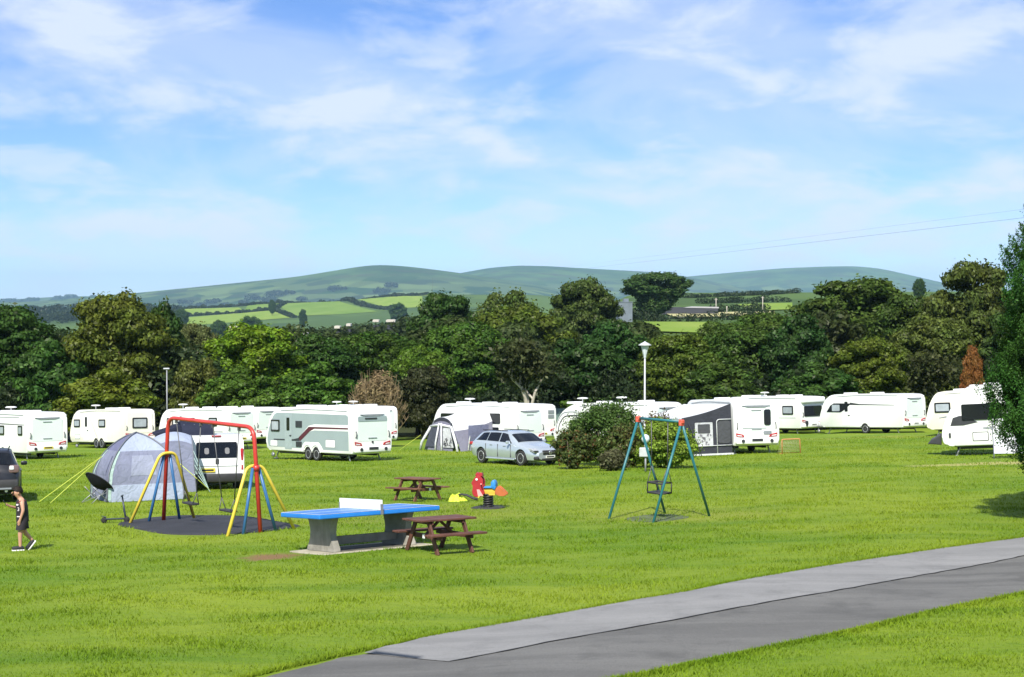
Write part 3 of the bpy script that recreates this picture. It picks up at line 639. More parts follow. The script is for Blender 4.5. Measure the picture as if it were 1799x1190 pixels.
wood('woodland', sp, 1900, 0.40, (0.054, 0.074, 0.022), 'mass of green treetops filling the slope on the right')
sp = []
for i in range(34):
    y = random.uniform(121, 175); u = random.uniform(-0.50, -0.21); top = np.interp(u * 2700 + 900, [-500, 0, 100, 220, 330], [548, 560, 575, 560, 610]) + random.uniform(0, 25)
    x = u * y; ht = -(top - 520) / F_PX * y - h(x, y)
    if ht > 3: sp.append((x, y, min(ht, 14), random.uniform(5, 8)))
wood('woodland', sp, 1900, 0.36, (0.038, 0.062, 0.020), 'mass of dark treetops behind the golden green tree on the left')
sp = []
for i in range(110):      # tree belt between the wood and the fields
    px_ = random.uniform(430, 860); Y = random.uniform(330, 620); top = np.interp(px_, [430, 470, 520, 600, 640, 700, 760, 860], [584, 578, 575, 572, 566, 560, 548, 540]) + random.uniform(0, 14)
    x = (px_ - 900) / 2700 * Y; ht = -(top - 520) / F_PX * Y - h(x, Y); sp.append((x, Y, ht, random.uniform(9, 16)))
wood('woodland', sp, 800, 0.55, (0.044, 0.066, 0.022), 'belt of darker treetops just below the distant green fields')
# dark understorey along the far edge of the lawn
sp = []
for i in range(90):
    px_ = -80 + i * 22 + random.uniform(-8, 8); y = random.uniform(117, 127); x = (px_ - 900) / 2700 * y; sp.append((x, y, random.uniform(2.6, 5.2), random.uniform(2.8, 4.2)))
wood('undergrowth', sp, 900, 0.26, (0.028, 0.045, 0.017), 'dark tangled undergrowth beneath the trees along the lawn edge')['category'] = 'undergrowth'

# tree with pale bare limbs
def bare_tree(name, label, px, base_y, top, Y, seed, spread, leafcol, nleaf, lean=0.0, cat='tree'):
    r = random.Random(seed); p = at(px, top, Y); z0 = h(p.x, Y); ht = p.z - z0
    o = thing(name, label, cat, (p.x, Y, z0), 0, slope=False); m = MB(); tips = []
    def grow(p0, d, l, rad, depth):
        n = 3; pts = [p0]; q = p0.copy(); dd = d.copy()
        for i in range(n):
            dd = (dd + Vector((r.uniform(-.28, .28), r.uniform(-.28, .28), r.uniform(-.1, .22)))).normalized(); q = q + dd * l / n; pts.append(q.copy())
        m.tube(pts, [rad * (1 - 0.4 * i / n) for i in range(n + 1)], 6 if depth < 2 else 4, caps=False)
        if depth >= 2: tips.append(q)
        if depth >= 5: return
        for i in range(2 if depth else 3):
            a = r.uniform(0, 6.28); s = Vector((math.cos(a), math.sin(a) * 0.8, r.uniform(0.0, 0.7))) * spread
            grow(q if i == 0 else pts[-2], (dd + s).normalized(), l * r.uniform(0.62, 0.82), rad * 0.62, depth + 1)
    grow(Vector((0, 0, -0.1)), Vector((lean, 0, 1)).normalized(), ht * 0.30, ht * 0.030, 0)
    m.build('trunk', PALE_BARK, o)
    rr = np.random.default_rng(seed); T = np.array([(t.x, t.y, t.z) for t in tips]); k = rr.integers(0, len(T), nleaf)
    P = T[k] + rr.normal(size=(nleaf, 3)) * np.array([0.42, 0.42, 0.3]); Nn = rr.normal(size=(nleaf, 3)) + np.array([0, -0.3, 0.6]); Nn /= np.linalg.norm(Nn, axis=1)[:, None]
    V, Fc, ti = leaf_quads(P, Nn, 0.24, rr); c = mesh_obj('crown', np_mesh('crown', V, Fc, LEAF, False, {'tint': ti}), o); c.color = (*leafcol, 1); return o
bare_tree('bare_limbed_tree', 'tree with pale forked trunk and half bare limbs behind the awning caravan', 930, 700, 556, 111, 11, 0.95, (0.062, 0.076, 0.026), 5200)
bare_tree('bare_limbed_tree', 'small tree with pale crooked limbs left of the rust red conifer', 1648, 700, 588, 108, 23, 0.9, (0.060, 0.070, 0.024), 4200, 0.35)

# dead tan bush: a fan of bare upright twigs
def twig_bush(name, label, px, top, wpx, Y, n=240):
    p = at(px, top, Y); z0 = h(p.x, Y); ht = p.z - z0; w = wpx / F_PX * Y; o = thing(name, label, 'bush', (p.x, Y, z0), 0, slope=False); m = MB(); r = random.Random(3)
    for i in range(n):
        a = r.uniform(0, 6.28); q = math.sqrt(r.random()); b = Vector((math.cos(a) * q * w * 0.26, math.sin(a) * q * w * 0.22, 0)); e = Vector((math.cos(a) * q * w * 0.60, math.sin(a) * q * w * 0.5, ht * (0.98 - 0.5 * q ** 3) * r.uniform(0.6, 1.0)))
        mid = b.lerp(e, 0.5) + Vector((r.uniform(-.15, .15), r.uniform(-.15, .15), 0.1))
        m.tube([b, mid, e], [0.035, 0.028, 0.010], 3, caps=False)
        for k in range(6):
            s = mid.lerp(e, r.uniform(0, 0.7)); m.tube([s, s + Vector((r.uniform(-.35, .35), r.uniform(-.35, .35), r.uniform(.25, .6)))], [0.018, 0.007], 3, caps=False)
    m.build('twigs', mat('dead_twig', (0.25, 0.185, 0.10), 0.9, var=0.4, scale=2), o)
    rr = np.random.default_rng(9); lobes = [(math.cos(a) * q * w * 0.36, math.sin(a) * q * w * 0.3, ht * (0.45 + 0.42 * math.sqrt(max(0, 1 - q * q)) * v), w * 0.12, ht * 0.13) for a, q, v in zip(rr.uniform(0, 6.28, 46), rr.random(46) ** 0.5, rr.uniform(0.1, 1.05, 46))]
    P, Nn = lobe_leaves(lobes, 5200, 0.1, rr, 0.3); V, Fc, ti = leaf_quads(P, Nn, 0.10, rr, 3.2); c = mesh_obj('crown', np_mesh('crown', V, Fc, LEAF, False, {'tint': ti}), o); c.color = (0.27, 0.20, 0.105, 1); return o
twig_bush('dead_bush', 'dead tan bush of bare upright twigs behind the silver caravan', 662, 640, 98, 111)

# hedgerows between the distant fields
def hedge(label, pts, w, ht, col, start=200, stop=9000, dens=1.0, lift=0.0):
    P3 = [G(px, py, start, stop) for px, py in pts]; r = np.random.default_rng(int(abs(P3[0].x)) + len(pts)); lobes = []
    for a, b in zip(P3, P3[1:]):
        n = max(3, int((b - a).length / (w * 0.55)))
        for i in range(n):
            q = a.lerp(b, (i + r.uniform(0, 1)) / n); s = r.uniform(0.55, 1.15); tall = r.random() > 0.93
            lobes.append((q.x + r.normal() * w * 0.12, q.y + r.normal() * w * 0.15, h(q.x, q.y) + ht * 0.42 * s * (1.6 if tall else 1), w * 0.55 * s, ht * 0.55 * s * (1.5 if tall else 1)))
    n = int(len(lobes) * 110 * dens); size = max(0.45, P3[0].y / 1100 * 0.9)
    P, Nn = lobe_leaves(lobes, n, size, r, 0.75); V, Fc, ti = leaf_quads(P, Nn, size, r)
    o = mesh_obj('hedge', np_mesh('hedge', V, Fc, LEAF, False, {'tint': ti}), label=label, cat='hedge', group='hedgerows between the distant fields'); o.color = (*col, 1); return o
HC = (0.030, 0.048, 0.020)
for lb, pts in [
    ('thin hedge along the top of the two leftmost distant fields', [(310, 544), (400, 540), (440, 537), (500, 533)]),
    ('long dark hedge between upper and lower leftmost distant fields', [(300, 561), (330, 556), (420, 551), (482, 545), (500, 534)]),
    ('hedge running down right of the lowest left distant field', [(478, 545), (500, 553), (516, 559)]),
    ('hedge along the top of the widest distant field at centre left', [(486, 534), (540, 531), (600, 528), (640, 523), (700, 521), (760, 519)]),
    ('slanting hedge between the widest distant field and the one right of it', [(598, 529), (630, 536), (664, 543), (690, 545)])]:
    hedge(lb, pts, 7, 5.0, HC, 1000, 2900, 0.8)
for lb, pts, w in [
    ('dark hedge just above the small bright field near the grey shed', [(1092, 566), (1150, 565), (1210, 565), (1300, 561), (1345, 558)], 6),
    ('upper hedge above the hay strip right of the long dark barn', [(1250, 549), (1300, 548), (1345, 546)], 4.5),
    ('long hedge on the ridge skyline right of the flat topped tree', [(1205, 524), (1280, 521), (1350, 518), (1400, 515)], 7),
    ('hedge along the top of the upper right bright field', [(1230, 534), (1300, 532), (1350, 531), (1396, 531)], 5),
    ('short hedge on the skyline behind the trees far right', [(1560, 509), (1620, 508), (1700, 507)], 6)]:
    hedge(lb, pts, w, 2.6, HC, 215, 3000)
# copses standing in the distant valley
for i, (lb, px, top, wpx, Y, cl_) in enumerate([
    ('dark round copse beside the hay strip on the left', 440, 556, 46, 1250, DG), ('small dark bush left of the round copse near the hay strip', 385, 563, 34, 1250, DG),
    ('small tree at the meeting of hedges above the left fields', 478, 527, 14, 2200, DG), ('lone tree standing at the lower edge of the widest field', 532, 544, 16, 1700, DG),
    ('hazy dark trees at the left end of the distant fields', 318, 543, 26, 1700, DG), ('pair of trees at the right end of the distant fields', 700, 533, 34, 1700, DG),
    ('round tree on the skyline far right near the bright strip', 1615, 490, 24, 700, DG)]):
    tree('distant_tree', lb, 'dome', px, top, wpx, Y, cl_, group='lone trees among the distant fields')
sp = []
for i in range(120):
    px_ = random.uniform(230, 540); Y = random.uniform(4300, 5400); x = (px_ - 900) / 2700 * Y; sp.append((x, Y, random.uniform(16, 34), random.uniform(40, 70)))
for i in range(60):
    px_ = random.uniform(1180, 1480); Y = random.uniform(3300, 3700); x = (px_ - 900) / 2700 * Y; sp.append((x, Y, random.uniform(10, 18), random.uniform(20, 40)))
for i in range(90):
    px_ = random.uniform(-200, 300); Y = random.uniform(4200, 5600); x = (px_ - 900) / 2700 * Y; sp.append((x, Y, random.uniform(12, 22), random.uniform(30, 60)))
for i in range(90):
    px_ = random.uniform(-120, 325); Y = random.uniform(2200, 2800); x = (px_ - 900) / 2700 * Y; sp.append((x, Y, random.uniform(9, 15), random.uniform(22, 45)))
def hill_wood(i, x0, x1, rows, n, w0, w1):
    xs, V = HILLS[i]; r = random.Random(40 + i)
    for _ in range(n):
        px_ = r.uniform(x0, x1); c_ = int(np.argmin(abs(xs - px_))); t = r.uniform(*rows); a = V[int(t), c_]; b = V[int(t) + 1, c_]; p = a + (b - a) * (t % 1); hw.append((p[0] + r.uniform(-40, 40), p[1], p[2], r.uniform(11, 20), r.uniform(w0, w1)))
hw = []; hill_wood(0, 200, 420, (3.0, 6.5), 90, 50, 100); hill_wood(0, 380, 560, (2.5, 5.5), 90, 50, 100); hill_wood(0, 330, 700, (8, 13), 22, 40, 80); hill_wood(3, -100, 330, (8, 15), 90, 50, 110); hill_wood(2, 1210, 1480, (6, 9), 60, 40, 80)
_h = h
def h(x, y):
    for q in hw:
        if q[0] == x and q[1] == y: return q[2]
    return _h(x, y)
sp += [(q[0], q[1], q[3], q[4]) for q in hw]
wood('far_woods', sp, 260, 0.42, (0.030, 0.046, 0.020), 'hazy dark belts of woodland at the foot of the far hills')
h = _h

# ---- garden shrubs round the tall lamp post
def shrub(name, label, px, by, top, wpx, col, kind='shrub', n=9000, size=0.075, spikes=0, seed=1, second=None, dy=0.0):
    g = G(px, by); Y = g.y + dy; p = at(px, top, Y); z0 = h(p.x, Y); ht = p.z - z0; w = wpx / F_PX * Y
    o = thing(name, label, 'shrub', (p.x, Y, z0), 0, group='garden shrubs round the tall lamp post', slope=False); r = np.random.default_rng(seed); lobes = []
    for i in range(60):
        a = r.uniform(0, 6.28); v = r.uniform(-0.9, 1); q = math.sqrt(max(0.1, 1 - v * v)); rl = r.uniform(0.10, 0.2) * w
        rl *= 0.75; lobes.append((math.cos(a) * q * w * 0.4 * r.uniform(0.8, 1.1), math.sin(a) * q * w * 0.32, ht * (0.5 + 0.40 * v), rl, min(rl * 0.7, ht * 0.2)))
    lobes.append((0, 0, ht * 0.45, w * 0.3, ht * 0.35))
    n = int(n * 1.9); P, Nn = lobe_leaves(lobes, n, size, r, 0.6)
    if spikes:
        for i in range(spikes):
            a = r.uniform(0, 6.28); q = r.random() ** 0.5; b = np.array([math.cos(a) * q * w * 0.42, math.sin(a) * q * w * 0.34, ht * 0.62]); l = ht * r.uniform(0.2, 0.46); m_ = 34
            s = r.random((m_, 1)); d = np.array([r.normal() * 0.2, r.normal() * 0.2, 1.0]); P = np.vstack([P, b + d * l * s + r.normal(size=(m_, 3)) * 0.06]); q_ = r.normal(size=(m_, 3)); Nn = np.vstack([Nn, q_ / np.linalg.norm(q_, axis=1)[:, None]])
    k2 = r.random(len(P)) < 0.16; P[k2] += (P[k2] - np.array([0, 0, ht * 0.4])) * r.uniform(0.04, 0.26, (k2.sum(), 1)); P[:, 2] = np.maximum(P[:, 2], 0.04); V, Fc, ti = leaf_quads(P, Nn, size, r)
    c = mesh_obj('crown', np_mesh('crown', V, Fc, LEAF, False, {'tint': ti}), o); c.color = (*col, 1)
    m = MB()
    for i in range(6):
        a = i * 1.05; m.tube([(0.1 * math.cos(a), 0.1 * math.sin(a), -0.03), (0.25 * w * math.cos(a), 0.2 * w * math.sin(a), ht * 0.35), (0.34 * w * math.cos(a), 0.28 * w * math.sin(a), ht * 0.7)], [0.035, 0.025, 0.012], 5)
    m.build('trunk', BARK, o)
    if second:
        k = r.integers(0, n, second[1]); V, Fc, ti = leaf_quads(P[k] + Nn[k] * 0.05, Nn[k], size * 1.4 * second[2], r); f = mesh_obj('flowers', np_mesh('flowers', V, Fc, LEAF, False, {'tint': ti}), o, kind='stuff'); f.color = (*second[0], 1)
    return o
shrub('garden_shrub', 'tall dark green shrub with upright shoots beside the silver estate car', 1068, 818, 708, 128, (0.085, 0.140, 0.030), n=12000, spikes=46, seed=2, second=((0.30, 0.33, 0.16), 240, 0.8))
shrub('garden_shrub', 'low olive brown shrub in front of the silver estate car bonnet', 1008, 824, 752, 72, (0.085, 0.110, 0.030), n=6500, seed=3, second=((0.16, 0.075, 0.03), 500, 1.0))
shrub('garden_shrub', 'reddish brown shrub between dark shrub and bright green shrub', 1100, 822, 748, 66, (0.11, 0.100, 0.034), n=6000, spikes=10, seed=4, second=((0.09, 0.125, 0.03), 3500, 1.0))
shrub('garden_shrub', 'rounded bright green shrub behind the teal swing', 1166, 822, 742, 112, (0.20, 0.29, 0.034), n=11000, seed=5)
shrub('garden_shrub', 'small pinkish green shrub at the foot of the reddish brown shrub', 1077, 827, 793, 50, (0.105, 0.105, 0.050), n=3600, size=0.09, seed=6)
shrub('garden_shrub', 'bronze tipped shrub with upright shoots behind the bright green shrub', 1160, 812, 728, 60, (0.115, 0.075, 0.025), n=4200, spikes=14, seed=7, dy=2.5)

# ---- near conifer at the right edge
def conifer():
    g = G(1978, 908); o = thing('conifer', 'tall dense dark green conifer close by at the right edge', 'tree', g, 0, slope=False); r = np.random.default_rng(12); ht = 9.5
    P, D = [], []
    for i in range(3600):
        z = 1.0 + (ht - 1.0) * r.random() ** 1.15; f = (z - 1.0) / (ht - 1.0); R = 2.55 * (1 - f ** 2.6) ** 0.75 * (0.55 + 0.45 * min(1, f * 4 + 0.45)) + 0.08
        a = r.uniform(0, 6.28); lump = 1 + 0.06 * math.sin(a * 3 + z * 2.1) + 0.06 * math.sin(a * 7 - z * 4.3) + r.normal() * 0.03
        c = np.array([math.cos(a) * R * lump, math.sin(a) * R * lump, z]); n = 100
        dr = np.array([math.cos(a) * 0.34, math.sin(a) * 0.34, 0.9]); dr /= np.linalg.norm(dr); s = r.random((n, 1))
        P.append(c - dr * 0.24 + dr * 0.38 * s + r.normal(size=(n, 3)) * (0.075 * (1.15 - s))); q = np.array([math.cos(a), math.sin(a), 0.35]) + r.normal(size=(n, 3)) * 0.55; D.append(q / np.linalg.norm(q, axis=1)[:, None])
    n = 16000; z = 1.2 + (ht - 2.0) * r.random(n); f = (z - 1.0) / (ht - 1.0); R = 2.15 * (1 - f ** 2.6) ** 0.75 * r.random(n) ** 0.4; a = r.uniform(0, 6.28, n)
    P.append(np.stack([np.cos(a) * R, np.sin(a) * R, z], 1)); q = r.normal(size=(n, 3)); D.append(q / np.linalg.norm(q, axis=1)[:, None])
    V, Fc, ti = leaf_quads(np.vstack(P), np.vstack(D), 0.030, r, 2.0); c = mesh_obj('crown', np_mesh('crown', V, Fc, NEEDLE, False, {'tint': ti}), o); c.color = (0.042, 0.112, 0.018, 1)
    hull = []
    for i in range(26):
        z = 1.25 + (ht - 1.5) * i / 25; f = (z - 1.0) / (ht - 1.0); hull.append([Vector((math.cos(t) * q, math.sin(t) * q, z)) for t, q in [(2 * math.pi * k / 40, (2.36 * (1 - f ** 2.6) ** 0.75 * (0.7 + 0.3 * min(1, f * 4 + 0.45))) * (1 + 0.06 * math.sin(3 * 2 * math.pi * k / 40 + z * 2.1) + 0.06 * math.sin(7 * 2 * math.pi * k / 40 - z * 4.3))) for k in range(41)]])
    hb = MB().grid(hull).build('light_block_hull', NEEDLE, o, True); hb.color = (0.020, 0.052, 0.009, 1)  # closed dark green hull added inside the crown to block light through gaps
    m = MB(); m.tube([(0, 0, -0.15), (-0.02, 0, 0.8), (0.03, 0.02, 2.5), (0, 0, 5.2)], [0.21, 0.17, 0.14, 0.04], 9); m.build('trunk', BARK, o)
    for dx, dz, l in [(-1, 0.55, 1.15), (-0.9, 0.3, 1.5), (0.8, 0.5, 1.2), (0.2, 0.4, 1.2)]:
        b = MB(); b.tube([(0, 0, 0.35 + dz * 0.6), (dx * 0.45, -0.1, 0.6 + dz), (dx * l, -0.2, 0.9 + dz * 1.6)], [0.055, 0.04, 0.018], 6); b.build('branch', BARK, o)
conifer()
# ------------------------------------------------------------------ caravans
WHITE = mat('caravan_white', (0.80, 0.81, 0.79), 0.32, var=0.03, scale=1.2, dirt=0.10)
CREAM = mat('caravan_cream', (0.79, 0.76, 0.68), 0.35, var=0.03, scale=1.2, dirt=0.12)
ICE = mat('panel_ice', (0.70, 0.78, 0.74), 0.3, var=0.03, scale=1.0)
SILVER = mat('caravan_silver', (0.36, 0.43, 0.44), 0.38, metal=0.25, var=0.05, scale=1.0)
TRIM = mat('dark_trim', (0.030, 0.032, 0.036), 0.5, var=0.2)
GLASS = mat('tinted_glass', (0.010, 0.012, 0.015), 0.08, var=0.1, spec=0.4)
PANE = mat('blind_behind_glass', (0.34, 0.38, 0.42), 0.12, var=0.15, scale=3, spec=0.6)
PANE2 = mat('curtain_behind_glass', (0.42, 0.33, 0.27), 0.12, var=0.25, scale=5, spec=0.6)
RUBBER = mat('tyre_rubber', (0.022, 0.022, 0.022), 0.85, var=0.2, scale=12)
ALLOY = mat('alloy', (0.62, 0.63, 0.64), 0.35, metal=0.6, var=0.08)
REDL = mat('tail_lamp_red', (0.38, 0.025, 0.03), 0.25, var=0.15); AMBER = mat('lamp_amber', (0.6, 0.24, 0.05), 0.25)
CLEAR = mat('lamp_clear', (0.72, 0.74, 0.76), 0.15, var=0.1)
PLATE_Y = mat('plate_yellow', (0.72, 0.56, 0.06), 0.45, var=0.05); PLATE_W = mat('plate_white', (0.78, 0.78, 0.74), 0.45)
STEEL = mat('galvanised_steel', (0.34, 0.35, 0.36), 0.5, metal=0.6, var=0.2, scale=9)
MAROON = mat('maroon_stripe', (0.085, 0.012, 0.022), 0.4); GREYST = mat('grey_stripe', (0.22, 0.24, 0.26), 0.4)

def rrect(a0, a1, b0, b1, r, k=4):
    pts = []
    for cx_, cy_, s in ((a1 - r, b1 - r, 0), (a0 + r, b1 - r, 1), (a0 + r, b0 + r, 2), (a1 - r, b0 + r, 3)):
        for i in range(k + 1):
            t = math.pi / 2 * (s + i / k); pts.append((cx_ + r * math.cos(t), cy_ + r * math.sin(t)))
    return pts
def catmull(pts, k=5):
    o = []; P = [Vector(p) for p in pts]; P = [P[0] * 2 - P[1]] + P + [P[-1] * 2 - P[-2]]
    for i in range(1, len(P) - 2):
        for j in range(k):
            t = j / k; a, b, c, d = P[i - 1:i + 3]
            o.append(0.5 * ((2 * b) + (c - a) * t + (2 * a - 5 * b + 4 * c - d) * t * t + (3 * b - a - 3 * c + d) * t ** 3))
    o.append(P[-2]); return [tuple(q) for q in o]
def wheel(parent, c, r=0.32, wd=0.2, side=1, spokes=5):
    """tyre and spoked rim; the wheel's outer face looks along +y times side"""
    x, y, z = c; w = link(bpy.data.objects.new('wheel', None), parent); w.location = (x, y, z)
    MB().lathe([(r * 0.62, -wd / 2), (r * 0.93, -wd / 2), (r, -wd * 0.36), (r, wd * 0.36), (r * 0.93, wd / 2), (r * 0.62, wd / 2)], axis='Y', n=24).build('tyre', RUBBER, w, True)
    m = MB(); f = side * wd / 2
    m.lathe([(r * 0.66, f * 0.2), (r * 0.66, f * 1.02), (r * 0.58, f * 1.02), (r * 0.54, f * 0.45), (0.02, f * 0.42)], axis='Y', n=20)
    for i in range(spokes):
        a = 2 * math.pi * i / spokes + 0.3; m.box((math.cos(a) * r * 0.32, f * 0.82, math.sin(a) * r * 0.32), (r * 0.58, 0.03, r * 0.16), (0, -a, 0))
    m.lathe([(r * 0.14, f * 0.5), (r * 0.14, f * 0.98), (0.02, f * 1.0)], axis='Y', n=10); m.build('rim', ALLOY, w)
    return w
def side_window(parent, x0, x1, z0, z1, y, pane=PANE, s=1, rr=0.06):
    w = MB().prism(rrect(x0, x1, z0, z1, rr), y, y + s * 0.035, 'XZ').build('window', GLASS, parent)
    if pane: MB().prism(rrect(x0 + 0.09, x1 - 0.09, z0 + 0.09, z1 - 0.09, 0.04), y + s * 0.037, y + s * 0.041, 'XZ').build('pane', pane, w)
    return w
def end_window(parent, y0, y1, z0, z1, x, pane=None, s=-1, rr=0.07):
    w = MB().prism(rrect(y0, y1, z0, z1, rr), x, x + s * 0.035, 'YZ').build('window', GLASS, parent)
    if pane: MB().prism(rrect(y0 + 0.1, y1 - 0.1, z0 + 0.1, z1 - 0.1, 0.04), x + s * 0.037, x + s * 0.041, 'YZ').build('pane', pane, w)
    return w
def aerial(parent, x, y, z, big=1.0):
    m = MB(); m.tube([(x, y, z - 0.04), (x, y, z + 0.22 * big)], 0.025, 6); a = m.build('aerial', WHITE, parent)
    MB().lathe([(0.04, 0.20 * big), (0.30 * big, 0.22 * big), (0.32 * big, 0.255 * big), (0.24 * big, 0.29 * big), (0.03, 0.30 * big)], (x, y, z), n=14).build('dish', WHITE, a)

def caravan(label, corner, alpha, L=7.2, Wd=2.28, Ht=2.6, body=WHITE, axles=1, rake=0.75, side=(), ends=None, roof=(-1.6, 0.4, 1.7), aer=(0.6,), front_corner=False, decor=None, hitch=True, bumper=True, wx=-0.35, plate=PLATE_Y, panel=True):
    al = math.radians(alpha); f = Vector((-math.sin(al), math.cos(al), 0)); n = Vector((math.cos(al), math.sin(al), 0)); g = G(*corner)
    c = g + f * (-L / 2 if front_corner else L / 2) + n * Wd / 2
    o = thing('caravan', label, 'caravan', gp(c.x, c.y), math.atan2(f.y, f.x), group='touring caravans parked round the field')
    h0 = 0.40; hl = L / 2
    xs_w = [wx] if axles == 1 else [wx - 0.36, wx + 0.36]; R = 0.40
    bot = [(-hl + 0.10, h0)]
    for xw in xs_w:
        for i in range(9):
            a = math.pi - math.pi * i / 8; xx, zz2 = xw + R * 0.86 * math.cos(a), h0 + R * 0.86 * math.sin(a)
            if not bot or xx > bot[-1][0] + 1e-3: bot.append((xx, zz2))
    front = catmull([(hl - 0.55, h0), (hl - 0.08, h0 + 0.12), (hl, 0.95), (hl - 0.16 * rake - 0.03, 1.5), (hl - 0.62 * rake, 2.15), (hl - 1.25 * rake - 0.1, Ht - 0.06), (hl - 2.3, Ht), (0, Ht)], 4)
    rear = catmull([(-hl + 1.2, Ht - 0.02), (-hl + 0.30, Ht - 0.07), (-hl + 0.06, Ht - 0.22), (-hl, Ht - 0.5), (-hl - 0.02, 1.3), (-hl, 0.62), (-hl + 0.10, h0)], 4)[:-1]
    prof = bot + front + rear
    MB().prism(prof, -Wd / 2, Wd / 2, 'XZ', 0.055, 2).build('body', body, o, True)
    yS = Wd / 2
    # underside, chassis and steadies
    MB().box((0, 0, h0 + 0.02), (L - 1.0, Wd - 0.5, 0.12)).box((0, 0.7, h0 - 0.08), (L - 1.2, 0.06, 0.12)).box((0, -0.7, h0 - 0.08), (L - 1.2, 0.06, 0.12)).build('chassis', TRIM, o)
    for sx in (-1, 1):
        for sy in (-1, 1):
            MB().tube([(sx * (hl - 0.75), sy * 0.85, h0), (sx * (hl - 0.55), sy * 0.9, 0.0)], 0.035, 6).box((sx * (hl - 0.55), sy * 0.9, 0.012), (0.16, 0.16, 0.03)).build('corner_steady', STEEL, o)
    for xw in xs_w:
        for s in (-1, 1): wheel(o, (xw, s * (yS - 0.12), 0.315), 0.315, 0.2, s)
    if hitch:
        m = MB()
        for s in (-1, 1): m.tube([(hl - 0.5, s * 0.75, h0), (hl + 1.1, s * 0.05, h0 + 0.02)], 0.045, 6)
        m.tube([(hl + 1.0, 0, h0 + 0.03), (hl + 1.4, 0, h0 + 0.05)], 0.05, 8); m.build('drawbar', STEEL, o)
        m = MB(); m.tube([(hl + 1.0, 0.1, 0.12), (hl + 1.0, 0.1, h0 + 0.4)], 0.025, 6); m.lathe([(0.02, -0.04), (0.11, -0.04), (0.11, 0.04), (0.02, 0.04)], (hl + 1.0, 0.1, 0.11), 'Y', 12); m.build('jockey_wheel', STEEL, o)
    # roof lights and aerials
    for rx in roof: MB().box((rx, 0.1, Ht + 0.03), (0.75, 0.6, 0.13), bev=0.04, seg=2).build('rooflight', WHITE, o, True)
    for ax in aer: aerial(o, ax, 0.45, Ht + 0.02)
    # awning rail and lower skirt line
    MB().prism(catmull([(-hl + 0.45, Ht - 0.15), (0, Ht - 0.09), (hl - 1.5 * rake - 0.3, Ht - 0.16)], 5) + catmull([(hl - 1.5 * rake - 0.3, Ht - 0.185), (0, Ht - 0.115), (-hl + 0.45, Ht - 0.175)], 5), yS + 0.003, yS + 0.02, 'XZ').build('awning_rail', GREYST, o)
    for w in side: side_window(o, *w[:4], yS + 0.002, *(w[4:] or (PANE,)))
    ex = -hl - 0.012
    if bumper:
        MB().box((-hl - 0.03, 0, 0.62), (0.20, Wd - 0.16, 0.30), bev=0.07, seg=2).build('bumper', body, o, True)
        for s in (-1, 1):
            l_ = MB().prism([(s * (yS - 0.12), 0.84), (s * (yS - 0.52), 0.80), (s * (yS - 0.46), 0.92), (s * (yS - 0.10), 1.0)], ex - 0.05, ex + 0.03, 'YZ').build('tail_lamp', REDL, o)
            MB().prism([(s * (yS - 0.16), 0.865), (s * (yS - 0.40), 0.84), (s * (yS - 0.38), 0.88), (s * (yS - 0.15), 0.91)], ex - 0.056, ex - 0.048, 'YZ').build('lens', CLEAR, l_)
            MB().lathe([(0.085, -0.02), (0.085, 0.02)], (-hl - 0.135, s * (yS - 0.42), 0.62), 'X', 14).build('fog_lamp', TRIM, o)
            MB().tube([(ex - 0.01, s * (yS - 0.16), 1.18), (ex - 0.07, s * (yS - 0.17), 1.24), (ex - 0.07, s * (yS - 0.18), 1.42), (ex - 0.01, s * (yS - 0.18), 1.48)], 0.022, 6).build('grab_handle', TRIM, o)
        p = MB().box((-hl - 0.135, 0, 0.66), (0.02, 0.54, 0.13)).build('number_plate', plate, o); MB().box((-hl - 0.147, 0, 0.66), (0.005, 0.42, 0.06)).build('plate_text', TRIM, p)
    if panel:
        MB().prism(rrect(-yS + 0.28, yS - 0.28, 1.02, 2.22, 0.08), ex - 0.016, ex + 0.02, 'YZ').build('rear_panel', ICE, o)
        MB().prism([(-0.72, 2.30), (0.72, 2.30), (0.62, 2.26), (0.42, 2.20), (-0.42, 2.20), (-0.62, 2.26)], ex - 0.05, ex + 0.05, 'YZ').build('high_brake_light_bar', GREYST, o)
        for z, w_ in ((2.06, 0.5), (1.16, 0.5)): MB().box((ex - 0.03, 0, z), (0.03, w_, 0.035)).build('grab_bar', GREYST, o)
    if ends: ends(o, hl, yS, ex, Ht)
    if decor: decor(o, hl, yS, Ht)
    return o
def stripe(o, pts, wd, y, m, name='stripe'):
    """band of even width along a line on the flank"""
    P = [Vector((p[0], 0, p[1])) for p in pts]; up, dn = [], []
    for i, p in enumerate(P):
        d = (P[min(i + 1, len(P) - 1)] - P[max(i - 1, 0)]).normalized(); nn = Vector((-d.z, 0, d.x)); w = wd[i] if isinstance(wd, (list, tuple)) else wd
        up.append((p.x + nn.x * w / 2, p.z + nn.z * w / 2)); dn.append((p.x - nn.x * w / 2, p.z - nn.z * w / 2))
    return MB().prism(up + dn[::-1], y, y + 0.004, 'XZ').build(name, m, o)
def door(o, x, yS, z0=0.52, z1=2.25, win=True, m=WHITE):
    d = MB().prism(rrect(x - 0.32, x + 0.32, z0, z1, 0.05), yS + 0.002, yS + 0.014, 'XZ').build('door', m, o)
    MB().box((x - 0.22, yS + 0.03, 1.2), (0.14, 0.04, 0.05)).build('handle', TRIM, d)
    if win: MB().prism(rrect(x - 0.13, x + 0.13, 1.45, 2.1, 0.05), yS + 0.016, yS + 0.03, 'XZ').build('window', GLASS, d)
